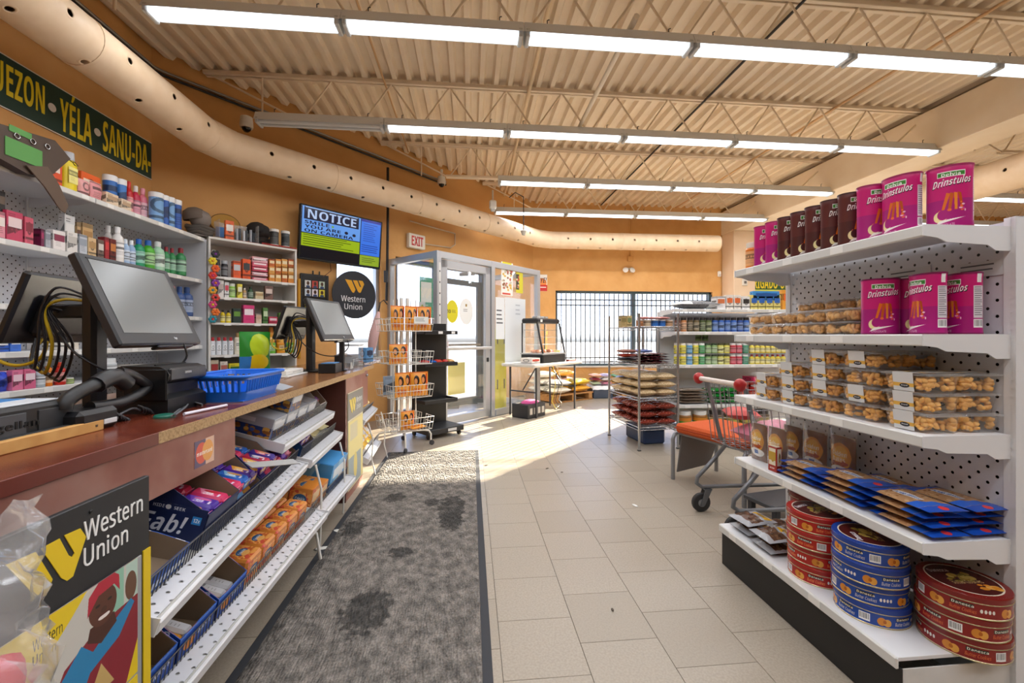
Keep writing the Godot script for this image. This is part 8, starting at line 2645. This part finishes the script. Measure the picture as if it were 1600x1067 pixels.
	for q in [[-0.21, -0.1], [0.21, -0.1], [-0.21, 0.21], [0.21, 0.21]]:
		var w := Shape.new()
		w.lathe([Vector2(0, -0.012), Vector2(0.028, -0.012), Vector2(0.028, 0.012), Vector2(0, 0.012)], 16, Vector3(q[0], 0.028, q[1]), Basis(Vector3.BACK, PI / 2))
		part(k, "caster", w, hexc("1a1a1b", 0.5))
	for q in [[1.235, -0.02, 0.06], [1.235, 0.16, 0.05]]:
		part(k, "shelf_tag", boxes([[Vector3(q[2], 0.03, 0.002), Vector3(q[1], 1.208, 0.168)]]), hexc("e2e4e4", 0.5))
	var rc := [["c82a2a", "red"], ["2a6ac0", "blue"], ["d84a3a", "light red"], ["c03028", "dark red"], ["e0b070", "tan"]]
	for i in 5:
		var off := Vector3(-0.172 + 0.086 * i, 0.839, 0.05).rotated(Vector3.UP, TURN45 - 0.12)
		lying_bag("candy_bag", "%s candy bag on the black display shelf" % rc[i][1], "bag", B + off, TURN45 - 0.12 + 0.06 * sin(i * 2.0), 0.085, 0.16, 0.055, printed(gp_or(i % 4), 0.25, Color(rc[i][0])), i, "candy bags on the black display")
	# umbrella and blue box at the end of the counter
	var um := thing("rolled_umbrella", "rolled pink and white umbrella leaning by the window frame", "umbrella", Vector3(-1.16, 0.895, -5.05), 0.3)
	var us := Shape.new()
	us.lathe([Vector2(0.0, 0.0), Vector2(0.02, 0.02), Vector2(0.05, 0.18), Vector2(0.055, 0.32), Vector2(0.03, 0.5), Vector2(0.015, 0.56), Vector2(0.0, 0.57)], 12, Vector3.ZERO, Basis(Vector3.BACK, -0.18), true)
	part(um, "canopy", us, hexc("d9b4b2", 0.7))
	var uh := Shape.new()
	uh.tube([Vector3(0.10, 0.55, 0), Vector3(0.12, 0.66, 0), Vector3(0.16, 0.69, 0), Vector3(0.2, 0.64, 0)], 0.008, 7)
	part(um, "handle", uh, hexc("3a3432", 0.5))
	product("box", Vector3(-1.12, 0.895, -4.72), PI / 2 - 0.4, 0.12, 0.15, 0.1, "6aa8e0", "22365a", "mint_box", "light blue box with dark top behind the wire spinner", "box")
	# yellow board behind the sidelight
	var yb := thing("yellow_board", "tall yellow plastic board with black handle slots behind the vestibule sidelight", "board", along(2.64 + 1.45, 0, 0.82), TURN45)
	var ys2 := Shape.new()
	ys2.prism([Vector2(-0.13, 0.0), Vector2(0.13, 0.0), Vector2(0.13, 0.95), Vector2(0.11, 1.25), Vector2(0.06, 1.38), Vector2(-0.06, 1.38), Vector2(-0.11, 1.25), Vector2(-0.13, 0.95)], 0.03)
	part(yb, "board", ys2, hexc("d8cf1c", 0.45))
	for q in [[-0.08, 1.12], [0.08, 1.12], [-0.08, 0.42], [0.08, 0.42]]:
		part(yb, "handle_slot", boxes([[Vector3(0.022, 0.15, 0.006), Vector3(q[0], q[1], 0.0155), 0.002]]), hexc("2a2a1c", 0.6))

# ---------- things on the walls and hanging from the roof
func place_signs() -> void:
	# green banner on the left wall
	var z0 := -1.9
	var z1 := -4.37
	var b := thing("thank_you_banner", "dark green banner with yellow words along the left wall", "banner", Vector3(WALL_X + 0.006, 2.645, z0), PI / 2)
	var len := z0 - z1
	part(b, "cloth", boxes([[Vector3(len, 0.35, 0.006), Vector3(len / 2, 0.175, 0), 0.001]]), hexc("15392c", 0.6))
	for y in [0.004, 0.346]:
		part(b, "border", boxes([[Vector3(len, 0.007, 0.002), Vector3(len / 2, y, 0.0035)]]), hexc("e0dcd0", 0.6))
	var ye := hexc("e6cf1c", 0.5)
	# words placed where the photograph shows them
	for w in [["QUEZON", -2.94, -3.345], ["YÉLA", -3.46, -3.725], ["SANU-DA-", -3.83, -4.355]]:
		var a: float = z0 - w[1]
		var c: float = z0 - w[2]
		part(b, "lettering", lettering(w[0], c - a, 0.25 if w[0] != "YÉLA" else 0.30, true, 0.003), ye, Vector3((a + c) / 2, 0.172 if w[0] != "YÉLA" else 0.192, 0.004))
	for z in [-3.40, -3.777]:
		var s := Shape.new()
		s.lathe([Vector2(0, 0), Vector2(0.03, 0), Vector2(0.03, 0.002), Vector2(0, 0.002)], 18, Vector3(z0 - z, 0.172, 0.0035), Basis(Vector3.RIGHT, PI / 2))
		part(b, "white_dot", s, hexc("e6e2dc", 0.6))
	# matching banner on the back wall beyond the column
	var r := thing("thank_you_banner", "green banner with yellow words on the back wall beyond the column", "banner", Vector3(5.78, 2.13, BACK + 0.006))
	part(r, "cloth", boxes([[Vector3(1.9, 0.36, 0.006), Vector3(0.95, 0.18, 0), 0.001]]), hexc("2a5a34", 0.6))
	part(r, "lettering", lettering("OBRIGADO-OBRIGADA", 1.55, 0.23, true, 0.003), ye, Vector3(0.80, 0.17, 0.004))
	part(r, "border", boxes([[Vector3(1.9, 0.03, 0.002), Vector3(0.95, 0.015, 0.0035)]]), hexc("c8d85a", 0.6))
	# television
	var tl := on_k(467, 320, -7.17)
	var tr := on_k(594, 348, -7.17)
	var mid := (tl + tr) * 0.5
	var t := thing("notice_television", "wall mounted television showing a blue and green NOTICE screen", "television", Vector3(mid.x, 2.385, mid.z), TURN45)
	var tilt := Basis(Vector3.RIGHT, 0.10)
	part(t, "casing", boxes([[Vector3(1.09, 0.635, 0.045), Vector3.ZERO, 0.008]]), hexc("101114", 0.35), Vector3.ZERO, tilt)
	var p := prt(640, 360, "11141c")
	p.r(0.01, 0.01, 0.70, 0.50, Color("6aa4f4")).r(0.03, 0.02, 0.655, 0.235, Color("0e1436")).r(0.045, 0.02, 0.62, 0.012, Color("b8d0f4"))
	p.t("NOTICE", 0.07, 0.055, 0.58, 0.17, Color("bcd2f8"))
	p.t("SMILE", 0.04, 0.275, 0.28, 0.06, Color("0c1230")).t("YOU ARE", 0.04, 0.355, 0.42, 0.06, Color("0c1230")).t("ON CAMERA", 0.04, 0.435, 0.58, 0.06, Color("0c1230"))
	p.e(0.53, 0.38, 0.022, 0.03, Color("0c1230")).e(0.63, 0.40, 0.022, 0.03, Color("0c1230")).e(0.36, 0.31, 0.014, 0.02, Color("7ab050"))
	p.r(0.01, 0.525, 0.70, 0.245, Color("a3bf1e"))
	p.lines(5, 0.03, 0.545, 0.64, 0.22, Color("4c6010"), 3)
	p.r(0.72, 0.01, 0.27, 0.76, Color("3f7ef0")).r(0.72, 0.01, 0.27, 0.05, Color("2a2f9a")).lines(9, 0.75, 0.1, 0.2, 0.4, Color("2a50b8"), 4).lines(4, 0.735, 0.55, 0.23, 0.18, Color("1c3aa0"), 6)
	p.r(0.72, 0.775, 0.27, 0.215, Color("98b22a")).lines(3, 0.75, 0.83, 0.2, 0.12, Color("5a701c"), 5)
	var sm := StandardMaterial3D.new()
	sm.albedo_color = Color(0.02, 0.02, 0.02)
	sm.roughness = 0.15
	sm.emission_enabled = true
	sm.emission_texture = p.tex()
	sm.emission = Color.BLACK
	sm.emission_energy_multiplier = 0.85
	part(t, "screen", boxes([[Vector3(1.06, 0.60, 0.002), Vector3(0, 0.004, 0.0235)]]), sm, Vector3.ZERO, tilt)
	part(t, "wall_mount", boxes([[Vector3(0.3, 0.3, 0.12), Vector3(0, 0, -0.075), 0.005]]), black_metal)
	var cb := Shape.new()
	cb.tube([Vector3(-0.12, -0.31, -0.08), Vector3(-0.10, -0.40, -0.1), Vector3(-0.16, -0.46, -0.12), Vector3(-0.24, -0.52, -0.13)], 0.004, 6)
	part(t, "cable", cb, hexc("5a2a1c", 0.5))
	var tv := AreaLight3D.new()
	tv.name = "screen_light"
	tv.light_color = Color(0.55, 0.72, 0.8)
	tv.light_energy = 0.06
	tv.area_size = Vector2(1.0, 0.55)
	tv.area_range = 20.0
	tv.shadow_enabled = true
	tv.rotation = Vector3(0, PI, 0)
	tv.position = Vector3(0, 0, 0.06)
	t.add_child(tv)
	# framed poster
	var q0 := on_k(469, 430, -7.36)
	var q1 := on_k(513, 480, -7.36)
	var fw := Vector2(q1.x - q0.x, q1.z - q0.z).length()
	var f := thing("framed_poster", "black framed poster of six small portraits beside the round sign", "poster", Vector3((q0.x + q1.x) / 2, 1.44, (q0.z + q1.z) / 2), TURN45)
	part(f, "frame", boxes([[Vector3(fw, 0.56, 0.025), Vector3(0, 0.20, 0), 0.004]]), hexc("16171a", 0.35))
	var pp := prt(128, 192, "1c1e1e")
	for i in 6:
		var cx := 0.22 + 0.28 * (i % 3)
		var cy := 0.2 + 0.2 * int(i / 3)
		pp.r(cx - 0.12, cy - 0.085, 0.24, 0.17, [Color("d8d8d4"), Color("b8453a"), Color("b8c8b0"), Color("c8d0d8"), Color("d8d0d8"), Color("d8c83a")][i]).e(cx, cy - 0.02, 0.055, 0.045, Color("4a3024")).e(cx, cy + 0.06, 0.08, 0.03, Color("3a4a6a"))
	pp.t("We love", 0.1, 0.56, 0.4, 0.05, Color("e6d83a")).lines(3, 0.1, 0.68, 0.8, 0.14, Color("c8b82a"), 2)
	part(f, "print", boxes([[Vector3(fw - 0.04, 0.52, 0.002), Vector3(0, 0.20, 0.0132)]]), printed(pp.tex(), 0.2))
	for x in [-0.02, 0.06]:
		part(f, "hanger", boxes([[Vector3(0.018, 0.05, 0.01), Vector3(x, 0.50, 0), 0.003]]), hexc("1c1c1c", 0.5))
	# yellow door edge seen behind the shelf
	var yp := thing("yellow_board", "tall yellow board edge beside the framed poster", "board", on_k(467.5, 500, -7.36) * Vector3(1, 0, 1) + Vector3(0, 0.9, 0), TURN45)
	part(yp, "board", boxes([[Vector3(0.03, 0.95, 0.02), Vector3(0, 0.475, 0), 0.003]]), hexc("c8921c", 0.6))
	# round sign on the window
	var c := on_k(551, 461, -7.36)
	var ro := thing("round_sign", "round dark money transfer sign on the window glass", "sign", c + Vector3(0.035, 0, 0.035), TURN45)
	var ds := Shape.new()
	var pts := []
	for i in 40:
		pts.append(Vector2(cos(TAU * i / 40), sin(TAU * i / 40)) * 0.31)
	ds.prism(pts, 0.006)
	part(ro, "disc", ds, hexc("23262e", 0.45))
	union_logo(ro, Vector3(0.0, 0.11, 0.004), 0.27, hexc("e8a81c", 0.4))
	part(ro, "lettering", lettering("Western", 0.34, 0.075, false), hexc("eceef0", 0.5), Vector3(-0.02, -0.055, 0.004))
	part(ro, "lettering", lettering("Union", 0.25, 0.075, false), hexc("eceef0", 0.5), Vector3(-0.02, -0.155, 0.004))
	# exit sign
	var e0 := on_k(650, 376, -7.33)
	var ex := thing("exit_sign", "white box EXIT sign with red letters above the vestibule", "exit sign", Vector3(e0.x, e0.y - 0.12, e0.z), TURN45)
	part(ex, "box", boxes([[Vector3(0.30, 0.21, 0.07), Vector3(0, 0.105, 0), 0.008]]), hexc("e6e0d2", 0.5))
	part(ex, "lettering", lettering("EXIT", 0.21, 0.14, true, 0.004), hexc("c8281c", 0.4), Vector3(0, 0.105, 0.037))
	var ep := thing("exit_conduit", "conduit loop from the EXIT sign up the angled wall", "conduit")
	var es := Shape.new()
	es.tube([on_k(664, 381, -7.37), on_k(704, 387, -7.37), on_k(711, 382, -7.37), on_k(711, 365, -7.37), on_k(640, 345, -7.37)], 0.011, 7)
	part(ep, "pipe", es, hexc("c8b8a0", 0.4, 0.4))
	# dark pole down the wall by the vestibule
	var pl := thing("drop_pole", "black cable drop running down the wall beside the television", "pole")
	var ps := Shape.new()
	ps.tube([on_k(606, 262, -7.2), on_k(606, 330, -7.2), on_k(605, 425, -7.2), on_k(604, 470, -7.2)], 0.018, 8)
	part(pl, "cable_cover", ps, hexc("1f1c1a", 0.6))
	part(pl, "lower_box", boxes([[Vector3(0.05, 0.16, 0.05), on_k(603, 432, -7.2), 0.005]]), hexc("3a3f44", 0.5))
	# small OYE poster on the back wall
	var oy := on_z(846, 455, BACK + 0.006)
	var o := thing("small_poster", "small red and white poster reading OYE on the back wall", "poster", Vector3(oy.x, oy.y, oy.z))
	part(o, "sheet", boxes([[Vector3(0.235, 0.34, 0.004), Vector3(0, 0.17, 0)]]), printed(prt(96, 128, "e6e2de").e(0.5, 0.5, 0.45, 0.28, Color("e88a3a")).r(0, 0.62, 1, 0.38, Color("c8281e")).r(0.08, 0.74, 0.84, 0.06, Color("f0e8e4")).t("OYE!", 0.1, 0.22, 0.8, 0.3, Color("241c1c"), true, 0.1, 0.04).tex(), 0.45))
	# emergency light
	var em := on_z(982, 421, BACK + 0.05)
	var el := thing("emergency_light", "twin lamp emergency light on the back wall above the barred window", "emergency light", em)
	part(el, "bracket", boxes([[Vector3(0.1, 0.03, 0.05), Vector3(0, 0.02, -0.02), 0.006]]), hexc("c8c0b4", 0.5))
	for x in [-0.07, 0.07]:
		var s := Shape.new()
		s.lathe([Vector2(0, -0.05), Vector2(0.03, -0.045), Vector2(0.055, 0.0), Vector2(0.058, 0.02), Vector2(0.0, 0.02)], 16, Vector3(x, -0.02, 0.02), Basis(Vector3.UP, x * 4.0) * Basis(Vector3.RIGHT, 1.2))
		part(el, "lamp_head", s, hexc("d9d5cc", 0.35))
	var jb := thing("junction_box", "small peach junction box on conduit above the emergency light", "junction box", on_z(985, 404, BACK + 0.03))
	part(jb, "box", boxes([[Vector3(0.12, 0.10, 0.06), Vector3.ZERO, 0.005]]), hexc("c8924e", 0.6))
	var js := Shape.new()
	js.rod(Vector3(0, 0.04, 0), Vector3(0, 1.2, 0), 0.012, 7)
	part(jb, "pipe", js, hexc("c8924e", 0.6))
	var tb := thing("motion_sensor", "small white motion sensor on the back wall beside the column", "sensor", on_z(1124, 428, BACK + 0.03))
	part(tb, "body", boxes([[Vector3(0.07, 0.12, 0.05), Vector3.ZERO, 0.015]]), hexc("e8e6e0", 0.4))
	part(tb, "lens", boxes([[Vector3(0.045, 0.04, 0.012), Vector3(0, -0.025, 0.026), 0.005]]), hexc("c8c8c4", 0.3))
	# dome cameras
	for q in [[385, 173, 2.75, "white dome camera hanging beside the unlit strip light"], [690, 286, 0.0, "white dome camera under the joist over the vestibule"]]:
		var at: Vector3 = on_z(q[0], q[1], -4.60) if q[2] > 0 else on_k(q[0], q[1], -6.9)
		at.y = 3.30 if q[2] > 0 else at.y
		var cam := thing("dome_camera", q[3], "camera", at)
		var s := Shape.new()
		s.lathe([Vector2(0.0, 0.09), Vector2(0.055, 0.09), Vector2(0.06, 0.04), Vector2(0.062, 0.0), Vector2(0.055, -0.02), Vector2(0.0, -0.02)], 20)
		part(cam, "housing", s, hexc("e2dfd8", 0.4))
		var l := Shape.new()
		l.lathe([Vector2(0.0, -0.062), Vector2(0.02, -0.058), Vector2(0.038, -0.04), Vector2(0.044, -0.018)], 18, Vector3.ZERO, Basis.IDENTITY, true)
		part(cam, "lens_dome", l, hexc("17181c", 0.1))
		var m := Shape.new()
		m.rod(Vector3(0, 0.08, 0), Vector3(0, 3.40 - at.y if 3.40 - at.y > 0.1 else 0.2, 0), 0.02, 8)
		part(cam, "mount", m, hexc("dcd6cc", 0.5))
	# hanging sensor and junction fixture near the entrance
	var hs := on_k(818, 340, -6.15)
	var h := thing("hanging_sensor", "grey cone sensor hanging on a black rod before the bend of the duct", "sensor", Vector3(hs.x, 0, hs.z))
	var top := on_k(820, 318, -6.15).y
	var bot := on_k(818, 363, -6.15).y
	var rs := Shape.new()
	rs.tube([Vector3(-0.25, top + 0.02, 0.2), Vector3(-0.15, top + 0.13, 0.12), Vector3(0.0, top + 0.1, 0), Vector3(0, top, 0), Vector3(0, bot + 0.03, 0)], 0.008, 7)
	part(h, "rod", rs, hexc("26221e", 0.5))
	var cs := Shape.new()
	cs.lathe([Vector2(0.0, bot - 0.05), Vector2(0.025, bot - 0.045), Vector2(0.05, bot + 0.02), Vector2(0.02, bot + 0.04), Vector2(0, bot + 0.04)], 16)
	part(h, "sensor_head", cs, hexc("b8b4ac", 0.35))
	var g0 := on_k(770, 320, -6.3)
	var pf := thing("pendant_heater", "small white fixture on a drop pipe at the end of the light rows", "fixture", g0)
	var gs := Shape.new()
	gs.rod(Vector3(0, 0.05, 0), Vector3(0, 3.42 - g0.y, 0), 0.013, 8)
	part(pf, "drop_pipe", gs, hexc("d8d4cc", 0.5))
	part(pf, "body", boxes([[Vector3(0.11, 0.13, 0.11), Vector3(0, 0.0, 0), 0.02]]), hexc("dedcd6", 0.4))
	part(pf, "lens", boxes([[Vector3(0.07, 0.04, 0.07), Vector3(0, -0.08, 0), 0.015]]), hexc("c4c8ca", 0.2))
